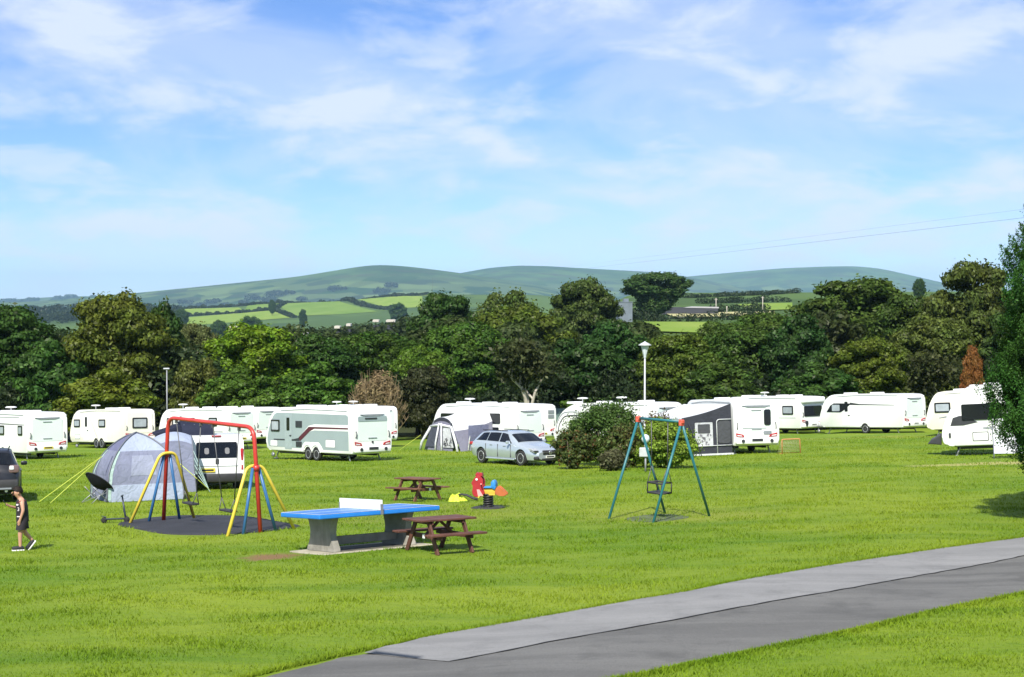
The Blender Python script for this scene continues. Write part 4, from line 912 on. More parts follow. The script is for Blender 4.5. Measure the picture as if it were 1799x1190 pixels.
def lockers(o, yS, xs, m=GREYST):
    for x0, x1, z0, z1 in xs:
        l_ = MB().prism(rrect(x0, x1, z0, z1, 0.04), yS + 0.0065, yS + 0.0105, 'XZ').build('locker_frame', m, o)
        MB().prism(rrect(x0 + 0.03, x1 - 0.03, z0 + 0.03, z1 - 0.03, 0.03), yS + 0.0125, yS + 0.0165, 'XZ').build('locker_door', WHITE, l_)

# leftmost, rear to the camera
def dec_a(o, hl, yS, Ht):
    stripe(o, [(-hl + 0.35, 1.92), (0.6, 1.98), (2.2, 1.96)], [0.03, 0.06, 0.10], yS + 0.003, TRIM)
    stripe(o, [(-hl + 1.0, 2.32), (1.4, 2.34)], 0.035, yS + 0.003, GREYST); door(o, 1.9, yS)
caravan('large white caravan at the far left edge, rear end facing camera', (48, 808), 41, 7.2, side=[(-3.0, -2.45, 1.35, 1.88, PANE), (-0.6, 0.7, 1.35, 1.88, PANE)], decor=dec_a, aer=(0.1,), roof=(-2.1, -0.6, 1.4))
def dec_b(o, hl, yS, Ht):
    door(o, 1.35, yS); lockers(o, yS, [(2.2, 2.9, 0.62, 0.95)])
def ends_b(o, hl, yS, ex, Ht):
    end_window(o, -0.55, 0.55, 1.3, 2.0, ex - 0.03, PANE); MB().prism(rrect(-yS + 0.2, yS - 0.2, 1.0, 2.35, 0.1), ex - 0.028, ex, 'YZ').build('rear_panel', CREAM, o)
caravan('cream white twin axle caravan second from left, side windows to camera', (218, 790), 44, 7.2, body=CREAM, axles=2, side=[(2.2, 3.0, 1.42, 1.95, PANE), (-1.2, -0.35, 1.40, 1.92, PANE)], decor=dec_b, ends=ends_b, panel=False, aer=(1.3,), roof=(-1.8, -0.2), bumper=True, wx=-0.3)
def dec_c(o, hl, yS, Ht):
    door(o, 1.2, yS); stripe(o, [(-hl + 0.4, 1.1), (0.5, 1.14), (2.6, 1.0)], 0.05, yS + 0.003, GREYST)
caravan('white caravan with pinkish side window behind the red swing frame', (398, 791), 45, 7.8, side=[(2.1, 2.85, 1.42, 2.0, PANE2), (-0.4, 0.5, 1.45, 2.0, PANE2), (-2.9, -2.0, 1.45, 2.0, PANE)], decor=dec_c, roof=(-2.2, -0.5, 1.5), aer=(2.0,))
caravan('white caravan mostly hidden behind the silver caravan front end', (449, 781), 44, 6.8, side=[(-1.8, -0.9, 1.4, 1.95, PANE)], aer=(), roof=(-1, 1))

# silver caravan
def dec_d(o, hl, yS, Ht):
    y = yS + 0.002
    pan = catmull([(hl - 0.25, 0.62), (hl - 0.13, 1.0), (hl - 0.32, 1.6), (hl - 0.72, 2.18), (hl - 1.05, 2.34)], 4) + [(-hl + 0.5, 2.28), (-hl + 0.36, 2.2), (-hl + 0.34, 0.56)]
    pan += [(-1.35, 0.56), (-1.15, 0.78), (-0.95, 0.92), (0.25, 0.92), (0.45, 0.78), (0.62, 0.58)]
    MB().prism(pan, y, y + 0.004, 'XZ').build('side_panel', SILVER, o)
    ln = [(-hl + 0.36, 1.62), (-0.6, 1.62), (-0.15, 1.55), (0.75, 1.02), (1.3, 0.98), (3.1, 0.98)]
    stripe(o, [(p[0], p[1] + 0.02) for p in ln[:4]], [0.30, 0.30, 0.30, 0.16], y + 0.0065, WHITE)
    stripe(o, ln[:4], [0.07, 0.09, 0.24, 0.22], y + 0.0125, MAROON); stripe(o, ln[3:], [0.16, 0.08, 0.05], y + 0.0125, TRIM)
    door(o, 1.75, yS + 0.006, m=mat('silver_door', (0.39, 0.46, 0.47), 0.38, metal=0.25)); lockers(o, yS, [(2.75, 3.45, 0.62, 0.95), (-1.55 - 0.85, -1.55, 0.66, 1.08)])
    MB().box((0.78, y + 0.02, 1.78), (0.55, 0.03, 0.32)).build('fridge_vent', TRIM, o); MB().box((0.78, y + 0.02, 0.78), (0.5, 0.03, 0.26)).build('fridge_vent', TRIM, o)
    MB().prism([(-1.25, 0.44), (-1.1, 0.72), (-0.9, 0.86), (0.2, 0.86), (0.4, 0.72), (0.55, 0.44), (0.43, 0.44)] + [(0.01 + 0.38 * math.cos(math.pi * i / 8), 0.40 + 0.36 * math.sin(math.pi * i / 8)) for i in range(0, 9)] + [(-0.71 + 0.38 * math.cos(math.pi * i / 8), 0.40 + 0.36 * math.sin(math.pi * i / 8)) for i in range(0, 9)][1:], y + 0.0065, y + 0.03, 'XZ').build('wheel_spat', WHITE, o)
def ends_d(o, hl, yS, ex, Ht):
    MB().prism(rrect(-0.85, 0.85, 1.96, 2.2, 0.07), ex - 0.035, ex, 'YZ').build('upper_panel', SILVER, o); MB().box((ex - 0.05, 0.1, 2.1), (0.03, 0.7, 0.06)).build('window_slot', TRIM, o)
    MB().lathe([(0.05, -0.02), (0.05, 0.02)], (ex - 0.03, 0, 0.96), 'X', 12).build('badge', TRIM, o)
caravan('silver grey twin axle caravan with maroon and white swoosh stripe', (620, 812), 41, 7.7, axles=2, Ht=2.62, side=[(2.55, 3.35, 1.38, 1.98, PANE)], decor=dec_d, ends=ends_d, aer=(), roof=(-2.6, -1.0, 0.6, 1.8), wx=-0.35, plate=TRIM)
caravan('white caravan directly behind the silver caravan, rear corner showing', (646, 787), 40, 7.2, side=[(-1.8, -0.9, 1.4, 1.95, PANE)], aer=(-1.0, 0.9), roof=(-2.4, -0.8, 0.8), plate=TRIM)

# caravan with the porch awning
def dec_f(o, hl, yS, Ht):
    MB().prism(rrect(1.5, 2.9, 1.30, 2.1, 0.12), yS + 0.002, yS + 0.03, 'XZ').build('window', GLASS, o)
    MB().prism(rrect(-2.55, -1.55, 1.55, 2.15, 0.08), yS + 0.002, yS + 0.03, 'XZ').build('window', GLASS, o); MB().prism(rrect(-2.4, -1.75, 0.95, 1.35, 0.05), yS + 0.002, yS + 0.03, 'XZ').build('window', GLASS, o)
    door(o, -0.3, yS); stripe(o, [(1.2, 1.08), (2.6, 1.12), (3.2, 1.2)], [0.03, 0.12, 0.04], yS + 0.003, TRIM)
caravan('white caravan behind the grey and white porch awning', (905, 791), 41, 7.6, decor=dec_f, aer=(1.0,), roof=(-2.2, -0.4, 2.0), Ht=2.68)
def ends_v(o, hl, yS, ex, Ht):
    for z in (2.05, 1.75): MB().box((ex - 0.02, -0.7, z), (0.03, 0.5, 0.22)).build('vent', GREYST, o)
    MB().box((ex - 0.02, 0.15, 1.5), (0.03, 0.18, 0.7), bev=0.01).build('window', GLASS, o)
caravan('white caravan peeking out to the right of the porch awning caravan', (930, 779), 40, 6.6, ends=ends_v, aer=(), roof=(), panel=False)

# caravan with the curved front behind the garden shrubs
def dec_h(o, hl, yS, Ht):
    out1 = catmull([(hl - 0.14, 0.95), (hl - 0.30, 1.5), (hl - 0.72, 2.0), (hl - 1.2, 2.12), (hl - 2.0, 2.12)], 5); stripe(o, out1, 0.06, yS + 0.003, GREYST)
    out2 = catmull([(hl - 0.34, 1.0), (hl - 0.5, 1.45), (hl - 0.85, 1.82), (hl - 1.3, 1.92), (hl - 2.0, 1.92)], 5); stripe(o, out2, 0.07, yS + 0.003, TRIM); door(o, 0.6, yS)
caravan('white caravan with curved outlined front behind the dark garden shrub', (1150, 792), 41, 7.8, decor=dec_h, aer=(2.2, -0.9), roof=(0.8, -2.4, 3.2), rake=1.25, side=[(-1.2, 0.1, 1.4, 1.95, PANE)])

# caravan carrying the big charcoal awning
def ends_i(o, hl, yS, ex, Ht):
    MB().prism(rrect(-0.72, -0.38, 1.35, 2.1, 0.1), ex - 0.05, ex, 'YZ').build('window', GLASS, o); MB().box((ex - 0.04, 0.1, 2.28), (0.03, 0.9, 0.05)).build('vent_slot', GREYST, o)
    MB().prism(rrect(-0.75, -0.35, 0.92, 1.08, 0.04), ex - 0.04, ex, 'YZ').build('badge_panel', GREYST, o)
    stripe_z = 1.22; MB().box((ex - 0.025, 0.1, stripe_z), (0.02, 1.2, 0.02)).build('panel_seam', GREYST, o)
car_i = caravan('white caravan rear end facing camera, attached to the charcoal awning', (1290, 799), 13, 7.2, ends=ends_i, aer=(), roof=(-1.8, 0.6), plate=TRIM, decor=lambda o, hl, yS, Ht: door(o, 0.2, yS))

def ends_j(o, hl, yS, ex, Ht):
    end_window(o, -0.85, 0.85, 1.22, 1.92, ex - 0.02, None); MB().box((-hl - 0.06, 0, 2.32), (0.3, Wd_, 0.42), bev=0.12, seg=3).build('overhang', WHITE, o, True)
    for s in (-1, 1): MB().lathe([(0.14, -0.03), (0.14, 0.03)], (ex - 0.13, s * 0.72, 0.78), 'X', 14).build('lamp_cluster', TRIM, o)
Wd_ = 2.22
def dec_j(o, hl, yS, Ht): stripe(o, [(-hl + 0.5, 1.12), (2.8, 1.12)], 0.03, yS + 0.003, GREYST); door(o, 1.2, yS)
caravan('long white caravan with wide dark rear window right of the small goal', (1408, 763), 35, 8.0, side=[(-3.3, -2.3, 1.35, 1.95, PANE), (-0.8, 0.4, 1.4, 1.95, PANE)], ends=ends_j, decor=dec_j, panel=False, aer=(0.1,), roof=(2.2, 0.9, -1.3, -2.6), plate=WHITE, bumper=True)
def dec_k(o, hl, yS, Ht):
    MB().prism([(hl - 0.62, 1.42), (hl - 0.95, 1.85), (hl - 1.25, 2.0), (hl - 2.75, 1.98), (hl - 2.05, 1.5), (hl - 1.8, 1.40)], yS + 0.002, yS + 0.02, 'XZ').build('window', GLASS, o)
    MB().prism(rrect(hl - 1.75, hl - 1.1, 1.48, 1.9, 0.05), yS + 0.022, yS + 0.026, 'XZ').build('pane', PANE, o)
    stripe(o, [(hl - 2.6, 1.96), (hl - 3.4, 1.9), (-hl + 0.7, 1.84)], [0.16, 0.07, 0.03], yS + 0.003, TRIM); d = door(o, hl - 2.3, yS, win=True)
caravan('white caravan with dark swoosh window at front, far right row', (1588, 761), 38, 6.9, decor=dec_k, aer=(), roof=(1.6, -0.6), plate=PLATE_W)
caravan('cream white caravan with single side window behind the nearest right caravan', (1628, 767), 60, 7.0, body=CREAM, Ht=2.7, front_corner=True, hitch=False, side=[(2.0, 2.95, 1.42, 2.02, PANE), (-1.0, 0.2, 1.42, 2.0, PANE)], aer=(0.7,), roof=(1.6, -1), rake=0.6, decor=lambda o, hl, yS, Ht: stripe(o, [(1.6, 1.12), (2.3, 1.16), (2.7, 1.10)], [0.02, 0.08, 0.05], yS + 0.003, GREYST))
def dec_m(o, hl, yS, Ht):
    MB().prism([(hl - 0.36, 1.28), (hl - 0.48, 1.62), (hl - 0.75, 1.70), (hl - 1.0, 1.68), (hl - 1.5, 1.40), (hl - 0.9, 1.28)], yS + 0.002, yS + 0.012, 'XZ').build('swoosh', TRIM, o)
    side_window(o, hl - 2.5, hl - 0.85, 1.50, 2.18, yS + 0.014, None); lockers(o, yS, [(hl - 1.9, hl - 1.25, 0.60, 0.98)], TRIM)
    for x in (hl - 0.32, hl - 2.75): MB().box((x, yS + 0.02, 0.88), (0.09, 0.03, 0.2)).build('reflector', TRIM, o)
    MB().prism([(hl + 0.02, 0.95), (hl + 0.45, 0.72), (hl + 0.62, 0.52), (hl + 0.05, 0.46)], -0.45, 0.5, 'XZ', 0.04, 2).build('hitch_cover', TRIM, o)
    stripe(o, [(hl - 1.7, 1.14), (hl - 2.4, 1.12)], 0.07, yS + 0.003, GREYST)
caravan('nearest white caravan on the right, dark side window, partly behind conifer', (1657, 801), 74, 6.4, Ht=2.95, front_corner=True, decor=dec_m, hitch=False, aer=(), roof=(1.0, -1), rake=0.85, wx=-0.9)
# ------------------------------------------------------------------ cars and van
SILVERBLUE = mat('silver_blue_paint', (0.47, 0.53, 0.57), 0.24, metal=0.4, var=0.03, coat=0.7)
BLACKP = mat('black_paint', (0.008, 0.009, 0.013), 0.35, metal=0.0, var=0.05, coat=0.1)
VANW = mat('van_white', (0.80, 0.81, 0.80), 0.28, var=0.02, coat=0.3)
BLACKPL = mat('black_plastic', (0.028, 0.028, 0.030), 0.6, var=0.15)
CARGLASS = mat('car_glass', (0.007, 0.009, 0.012), 0.06, var=0.1, spec=0.35)
CHROME = mat('chrome', (0.75, 0.76, 0.78), 0.15, metal=0.9)
def boolean_cut(ob, cutters):
    for i, cmesh in enumerate(cutters):
        co = bpy.data.objects.new('cutter', cmesh); COL.objects.link(co); md = ob.modifiers.new('cut', 'BOOLEAN'); md.operation = 'DIFFERENCE'; md.object = co; md.solver = 'EXACT'
        dg = bpy.context.evaluated_depsgraph_get(); dg.update(); me = bpy.data.meshes.new_from_object(ob.evaluated_get(dg)); ob.modifiers.remove(md)
        old = ob.data; ob.data = me; me.name = old.name; bpy.data.objects.remove(co)
def car(label, name, loc, heading, paint, P, front=True):
    """P: key heights and widths along the car, x from tail (0) to nose (L)"""
    L = P['L']; o = thing(name, label, 'car', loc, heading)
    ip = lambda key, x: float(np.interp(x, [q[0] for q in P[key]], [q[1] for q in P[key]]))
    sm = lambda key, x: sum(ip(key, x + d) * w for d, w in ((-0.14, .1), (-0.07, .2), (0, .4), (0.07, .2), (0.14, .1)))
    def sec(x):
        top, belt, wb, wr, zb = sm('top', x), sm('belt', x), sm('wide', x), sm('roofw', x), ip('sill', x)
        belt = min(belt, top - 0.03); wr = min(wr, wb * 0.93)
        return [(0, zb), (wb * 0.72, zb), (wb * 0.93, zb + 0.05), (wb * 0.975, zb + 0.16), (wb, 0.5 * zb + 0.5 * belt + 0.02), (wb * 0.985, belt - 0.10), (wb * 0.945, belt - 0.01), (wb * 0.915, belt + 0.012),
                (wr + (wb * 0.915 - wr) * 0.5, belt + (top - 0.055 - belt) * 0.5 + 0.012), (wr, top - 0.05), (wr * 0.86, top - 0.018), (wr * 0.5, top - 0.004), (0, top)]
    xs_ = np.concatenate([np.linspace(0, 0.3, 6), np.linspace(0.36, L - 0.36, 60), np.linspace(L - 0.3, L, 6)])
    bm = bmesh.new(); rings = []
    for x in xs_:
        s = sec(x); full = [(y, z) for y, z in s] + [(-y, z) for y, z in s[-2:0:-1]]
        rings.append([bm.verts.new((x - L / 2, y, z)) for y, z in full])
    n = len(rings[0])
    for a, b in zip(rings, rings[1:]):
        for k in range(n): bm.faces.new((a[k], a[(k + 1) % n], b[(k + 1) % n], b[k]))
    bm.faces.new(rings[0]); bm.faces.new(rings[-1]); bmesh.ops.recalc_face_normals(bm, faces=bm.faces)
    me = bpy.data.meshes.new('body'); bm.to_mesh(me); bm.free(); me.materials.append(paint); body = mesh_obj('body', me, o)
    body.parent = None; body.matrix_world = Matrix()
    cuts = []
    for wx in P['wheels']:
        m = MB(); m.lathe([(0.01, -1.2), (P['wr'] + 0.055, -1.2), (P['wr'] + 0.055, 1.2), (0.01, 1.2)], (wx - L / 2, 0, P['wr'] + 0.01), 'Y', 28); bmesh.ops.recalc_face_normals(m.bm, faces=m.bm.faces); q = bpy.data.meshes.new('cut'); m.bm.to_mesh(q); m.bm.free(); cuts.append(q)
    boolean_cut(body, cuts); body.parent = o; body.matrix_parent_inverse = Matrix()
    for p in body.data.polygons: p.use_smooth = True
    body.data.set_sharp_from_angle(angle=math.radians(42))
    MB().box((0, 0, 0.36), (L * 0.8, 1.30, 0.3)).build('underbody', BLACKPL, o)
    for wx in P['wheels']:
        for s in (-1, 1): wheel(o, (wx - L / 2, s * (ip('wide', wx) - 0.125), P['wr']), P['wr'], 0.22, s)
    def surf(x, t, off):     # t: 0 belt .. 1 roof edge .. 2 roof centre, on the +y half
        s = sec(x); pts = [s[7], s[8], s[9]] if t <= 1 else [s[9], s[10], s[11], s[12]]
        u = t * 2 if t <= 1 else (t - 1) * 3; k = min(int(u), len(pts) - 2); f = u - k; a, b = pts[k], pts[k + 1]; y, z = a[0] + (b[0] - a[0]) * f, a[1] + (b[1] - a[1]) * f
        return (x - L / 2, y + off * (0.9 if t <= 1 else 0.0), z + off * (0.35 if t <= 1 else 1.0))
    for sgn in (-1, 1):
        for (xa0, xa1, xb0, xb1) in P['glass']:      # bottom from xa0 to xa1, top from xb0 to xb1
            g = [[(lambda q: (q[0], q[1] * sgn, q[2]))(surf((xa0 + (xa1 - xa0) * i / 8) * (1 - j / 4) + (xb0 + (xb1 - xb0) * i / 8) * (j / 4), 0.10 + 0.80 * j / 4, 0.012)) for j in range(5)] for i in range(9)]
            MB().grid(g).build('side_window', CARGLASS, o, True)
    for nm, (x0, x1), w0 in (('windscreen', P['screen'], 0.97), ('rear_window', P['backlight'], 0.97)):
        g = []
        for i in range(9):
            x = x0 + (x1 - x0) * i / 8; s = sec(x); y9, z9 = s[9]; row = []
            for j in range(13):
                v = -1 + 2 * j / 12; yy = v * y9 * w0; za = np.interp(abs(yy), [0, s[11][0], s[10][0], s[9][0]], [s[12][1], s[11][1], s[10][1], s[9][1]]); row.append((x - L / 2 + (0.014 if nm == 'windscreen' else -0.014), yy, float(za) + 0.012))
            g.append(row)
        MB().grid(g).build(nm, CARGLASS, o, True)
    for s in (-1, 1):
        mx_ = P['mirror']; y = ip('wide', mx_); MB().box((mx_ - L / 2, s * (y + 0.09), ip('belt', mx_) + 0.09), (0.12, 0.2, 0.13), bev=0.04, seg=2).build('wing_mirror', paint, o, True)
        MB().tube([(P['rail'][0] - L / 2, s * P['railw'], P['railz']), (P['rail'][1] - L / 2, s * P['railw'], P['railz'] + 0.01)], 0.02, 6).build('roof_rail', BLACKPL, o)
        MB().box((P['mid'] - L / 2, s * (ip('wide', P['mid']) - 0.018), P['sillz']), (P['sillL'], 0.06, 0.07), bev=0.02).build('sill_trim', paint if front else BLACKPL, o)
        for hx in P['handles']: MB().box((hx - L / 2, s * (ip('wide', hx) * 0.985), ip('belt', hx) - 0.11), (0.2, 0.05, 0.035), bev=0.012).build('door_handle', CHROME, o)
        for dx in P['seams']: MB().box((dx - L / 2, s * (ip('wide', dx) * 0.992), 0.62), (0.012, 0.03, 0.55)).build('door_seam', BLACKPL, o)
    return o
EST = dict(L=4.85, wr=0.335, wheels=(0.98, 3.90), mirror=3.15, rail=(0.75, 2.6), railw=0.60, railz=1.475, mid=2.4, sillz=0.26, sillL=2.1, handles=(1.75, 2.75), seams=(1.35, 2.25, 3.2),
    top=[(0, 0.90), (0.08, 1.02), (0.30, 1.22), (0.62, 1.40), (1.1, 1.46), (1.9, 1.49), (2.5, 1.475), (2.85, 1.40), (3.3, 1.16), (3.62, 0.985), (3.9, 0.93), (4.35, 0.85), (4.7, 0.74), (4.85, 0.62)],
    belt=[(0, 0.86), (0.4, 0.98), (1.2, 0.97), (2.5, 0.94), (3.4, 0.91), (3.7, 0.88), (4.35, 0.78), (4.85, 0.56)],
    wide=[(0, 0.74), (0.12, 0.83), (0.5, 0.895), (1.2, 0.91), (3.8, 0.91), (4.3, 0.87), (4.65, 0.76), (4.85, 0.60)],
    roofw=[(0, 0.56), (0.6, 0.58), (1.5, 0.63), (2.6, 0.61), (3.3, 0.68), (3.6, 0.74), (4.4, 0.70), (4.85, 0.5)],
    sill=[(0, 0.40), (0.25, 0.27), (0.9, 0.22), (3.9, 0.22), (4.6, 0.22), (4.85, 0.30)],
    glass=[(0.50, 1.30, 0.85, 1.36), (1.36, 2.22, 1.42, 2.24), (2.29, 3.22, 2.30, 2.72)], screen=(2.92, 3.52), backlight=(0.12, 0.55))
fw = Vector((0.60, -0.80, 0)); rt = Vector((fw.y, -fw.x, 0)); g = G(917, 819)
ctr = g - fw * (3.90 - 4.85 / 2) - rt * 0.80
est = car('silver blue estate car parked beside the garden shrubs', 'estate_car', gp(ctr.x, ctr.y), math.atan2(fw.y, fw.x), SILVERBLUE, EST)
hl = 4.85 / 2
for s in (-1, 1):
    hd = MB().prism([(hl - 0.52, 0.66), (hl - 0.10, 0.60), (hl - 0.06, 0.68), (hl - 0.30, 0.78), (hl - 0.56, 0.79)], s * 0.54, s * 0.80, 'XZ', 0.02, 1).build('headlight', mat('headlight_glass', (0.36, 0.38, 0.40), 0.1, var=0.2, scale=12), est)
    MB().box((hl - 0.20, s * 0.70, 0.67), (0.32, 0.2, 0.05)).build('lens', TRIM, hd)
    MB().box((hl - 0.13, s * 0.56, 0.36), (0.22, 0.40, 0.13), (0, 0, -s * 0.35), bev=0.03).build('air_intake', BLACKPL, est)
    MB().box((-hl + 0.10, s * 0.70, 0.86), (0.22, 0.28, 0.14), bev=0.03).build('tail_lamp', REDL, est)
gr = MB().box((hl - 0.02, 0, 0.60), (0.10, 0.78, 0.20), bev=0.04, seg=2).build('grille', BLACKPL, est, True); MB().box((hl + 0.035, 0, 0.60), (0.02, 0.74, 0.03)).build('grille_bar', CHROME, gr); MB().lathe([(0.085, -0.01), (0.085, 0.015), (0.065, 0.02)], (hl + 0.04, 0, 0.60), 'X', 18).build('round_badge', CHROME, gr)
MB().box((hl - 0.03, 0, 0.30), (0.12, 0.9, 0.10), bev=0.02).build('lower_grille', BLACKPL, est); p = MB().box((hl + 0.035, 0, 0.42), (0.015, 0.5, 0.11)).build('number_plate', PLATE_W, est); MB().box((hl + 0.0455, 0, 0.42), (0.004, 0.4, 0.055)).build('plate_text', TRIM, p)

HAT = dict(L=4.4, wr=0.345, wheels=(0.85, 3.55), mirror=2.95, rail=(0.6, 2.3), railw=0.58, railz=1.605, mid=2.2, sillz=0.27, sillL=1.9, handles=(1.55, 2.5), seams=(1.2, 2.05, 2.95),
    top=[(0, 0.80), (0.05, 1.02), (0.18, 1.18), (0.42, 1.50), (0.7, 1.57), (1.5, 1.60), (2.1, 1.58), (2.6, 1.46), (3.1, 1.12), (3.4, 1.03), (4.0, 0.92), (4.4, 0.68)],
    belt=[(0, 0.78), (0.3, 1.04), (1.2, 1.02), (2.6, 0.98), (3.2, 0.95), (4.0, 0.85), (4.4, 0.6)],
    wide=[(0, 0.80), (0.10, 0.87), (0.5, 0.92), (3.5, 0.92), (4.1, 0.86), (4.4, 0.66)], roofw=[(0, 0.66), (0.4, 0.62), (1.5, 0.64), (2.4, 0.62), (3.2, 0.72), (4.4, 0.55)],
    sill=[(0, 0.36), (0.2, 0.28), (4.4, 0.28)], glass=[(0.48, 1.12, 0.72, 1.16), (1.2, 2.0, 1.24, 2.02), (2.08, 2.95, 2.1, 2.45)], screen=(2.66, 3.08), backlight=(0.14, 0.42))
fw = Vector((-0.30, 0.954, 0)); rt = Vector((fw.y, -fw.x, 0)); g = G(37, 884); ctr = g + fw * 2.2 - rt * 0.92
blk = car('black car at the left edge, rear end and yellow plate showing', 'hatchback_car', gp(ctr.x, ctr.y), math.atan2(fw.y, fw.x), BLACKP, HAT, front=False); hl = 2.2
for s in (-1, 1): 
    MB().box((-hl + 0.10, s * 0.73, 0.98), (0.24, 0.30, 0.24), bev=0.05, seg=2).build('tail_lamp', mat('dark_lamp', (0.16, 0.10, 0.10), 0.12), blk, True); MB().box((-hl - 0.035, s * 0.66, 1.02), (0.03, 0.13, 0.12), bev=0.02).build('reflector', CLEAR, blk)
    MB().tube([(-hl - 0.06, s * 0.5, 0.33), (-hl + 0.1, s * 0.5, 0.33)], 0.045, 10).build('exhaust', CHROME, blk)
MB().box((-hl + 0.02, 0, 0.50), (0.20, 1.72, 0.34), bev=0.06, seg=2).build('rear_bumper', BLACKPL, blk, True); MB().box((-hl - 0.085, 0, 0.40), (0.02, 1.3, 0.05)).build('bumper_strip', GREYST, blk)
p = MB().box((-hl - 0.02, 0, 0.80), (0.03, 0.52, 0.12)).build('number_plate', PLATE_Y, blk); MB().box((-hl - 0.037, 0, 0.80), (0.004, 0.42, 0.06)).build('plate_text', TRIM, p); MB().box((-hl - 0.025, 0, 0.90), (0.04, 0.62, 0.035)).build('chrome_bar', CHROME, blk)

# ---- white van, tail to the camera
fw = Vector((-0.33, 0.944, 0)); lf = Vector((-fw.y, fw.x, 0)); g = G(336, 862); ctr = g + fw * 2.16 - lf * 0.85
van = thing('campervan', 'white campervan seen from behind, next to the lilac tent', 'van', gp(ctr.x, ctr.y), math.atan2(fw.y, fw.x)); van.scale = (0.96, 0.96, 0.96)
prof = catmull([(-2.36, 0.34), (-2.40, 0.8), (-2.37, 1.15), (-2.26, 1.7), (-2.16, 1.90), (-1.95, 1.965), (0, 1.985), (0.9, 1.96), (1.25, 1.84), (1.75, 1.30), (1.95, 1.12), (2.25, 0.98), (2.38, 0.75), (2.40, 0.42), (2.3, 0.30)], 4)
bot = []
for xw in (1.5, -1.55):
    for i in range(11): a = math.pi * i / 10; bot.append((xw + 0.40 * math.cos(a), 0.32 + 0.40 * math.sin(a)))
vb = MB().prism(prof + bot, -0.95, 0.95, 'XZ', 0.11, 4).build('body', VANW, van, True)
MB().box((0, 0, 0.38), (4.2, 1.4, 0.25)).build('underbody', BLACKPL, van)
for xw in (1.5, -1.55):
    for s in (-1, 1): wheel(van, (xw, s * 0.82, 0.33), 0.33, 0.22, s)
def tg(z): return float(np.interp(z, [0.34, 0.8, 1.15, 1.7, 1.9], [-2.36, -2.40, -2.37, -2.26, -2.16]))
def rear_sheet(y0, y1, z0, z1, off, r=0.06, k=5):
    pts = rrect(y0, y1, z0, z1, r, k); m = MB(); m.bm.faces.new([m.bm.verts.new((tg(z) - off, y, z)) for y, z in pts]); return m
rw = rear_sheet(-0.72, 0.72, 1.16, 1.72, 0.012).build('rear_window', CARGLASS, van)
for y in (-0.36, 0.36): rear_sheet(y - 0.08, y + 0.08, 1.30, 1.52, 0.018).build('headrest_behind_glass', mat('grey_fabric', (0.20, 0.20, 0.21), 0.8), rw)
for s in (-1, 1):
    tl = MB().box((-2.31, s * 0.885, 1.10), (0.16, 0.11, 0.78), (0, 0.06, 0), bev=0.03).build('tail_lamp', REDL, van); MB().box((-2.395, s * 0.885, 0.98), (0.03, 0.09, 0.16)).build('lens', CLEAR, tl)
    MB().box((1.15, s * 1.06, 1.25), (0.14, 0.22, 0.28), bev=0.05, seg=2).build('wing_mirror', BLACKPL, van, True)
MB().box((-2.38, 0, 0.46), (0.22, 1.84, 0.30), bev=0.06, seg=2).build('rear_bumper', BLACKPL, van, True)
MB().box((-2.405, 0, 0.88), (0.02, 1.5, 0.015)).build('tailgate_seam', GREYST, van)
p = MB().box((-2.415, 0.34, 0.74), (0.03, 0.52, 0.14)).build('number_plate', PLATE_Y, van); MB().box((-2.432, 0.34, 0.74), (0.004, 0.42, 0.06)).build('plate_text', TRIM, p)
MB().box((-2.40, 0, 1.04), (0.05, 0.12, 0.20), bev=0.02).build('tailgate_handle', BLACKPL, van)
MB().tube([(-2.19, 0, 1.78), (-2.30, 0.06, 1.40)], 0.012, 5).build('wiper', BLACKPL, van); MB().box((-2.20, 0, 1.93), (0.07, 0.34, 0.05), bev=0.015).build('high_brake_light', REDL, van)
for x0, x1 in ((-2.0, -0.85), (-0.75, 0.35), (0.45, 1.15)):
    MB().prism(rrect(x0, x1, 1.14, 1.74, 0.08), 0.951, 0.962, 'XZ').build('side_window', CARGLASS, van)
MB().prism(rrect(-0.72, 0.42, 0.45, 1.80, 0.08), 0.951, 0.957, 'XZ').build('dark_door_opening', BLACKPL, van)  # black sheet painted as the unlit interior behind the open sliding door
# ------------------------------------------------------------------ playground and lawn furniture
def local(o, p):
    """world point into a thing's own frame (things are placed with location + rotation only)"""
    M = Matrix.LocRotScale(o.location, o.rotation_euler, o.scale); return M.inverted() @ Vector(p)
RED = mat('red_paint', (0.52, 0.045, 0.035), 0.35, var=0.12, scale=3, dirt=0.25); YEL = mat('yellow_paint', (0.72, 0.55, 0.07), 0.4, var=0.1, scale=3, dirt=0.2)
BLUE = mat('blue_paint', (0.035, 0.13, 0.30), 0.4, var=0.15, scale=3, dirt=0.2); TEAL = mat('teal_paint', (0.022, 0.15, 0.17), 0.4, var=0.12, scale=3, dirt=0.2); ORANGE = mat('orange_red_plastic', (0.62, 0.10, 0.06), 0.5, var=0.1)
CHAIN = mat('chain', (0.13, 0.13, 0.13), 0.55, metal=0.5, var=0.2); SEATR = mat('seat_rubber', (0.03, 0.03, 0.032), 0.7, var=0.2)
def bend(pts, r=0.12, k=5):
    """polyline with rounded corners"""
    P = [Vector(p) for p in pts]; o = [P[0]]
    for a, b, c in zip(P, P[1:], P[2:]):
        u, v = (a - b).normalized(), (c - b).normalized(); p0, p1 = b + u * r, b + v * r
        for i in range(k + 1): t = i / k; o.append(p0 * (1 - t) ** 2 + b * 2 * t * (1 - t) + p1 * t * t)
    o.append(P[-1]); return o
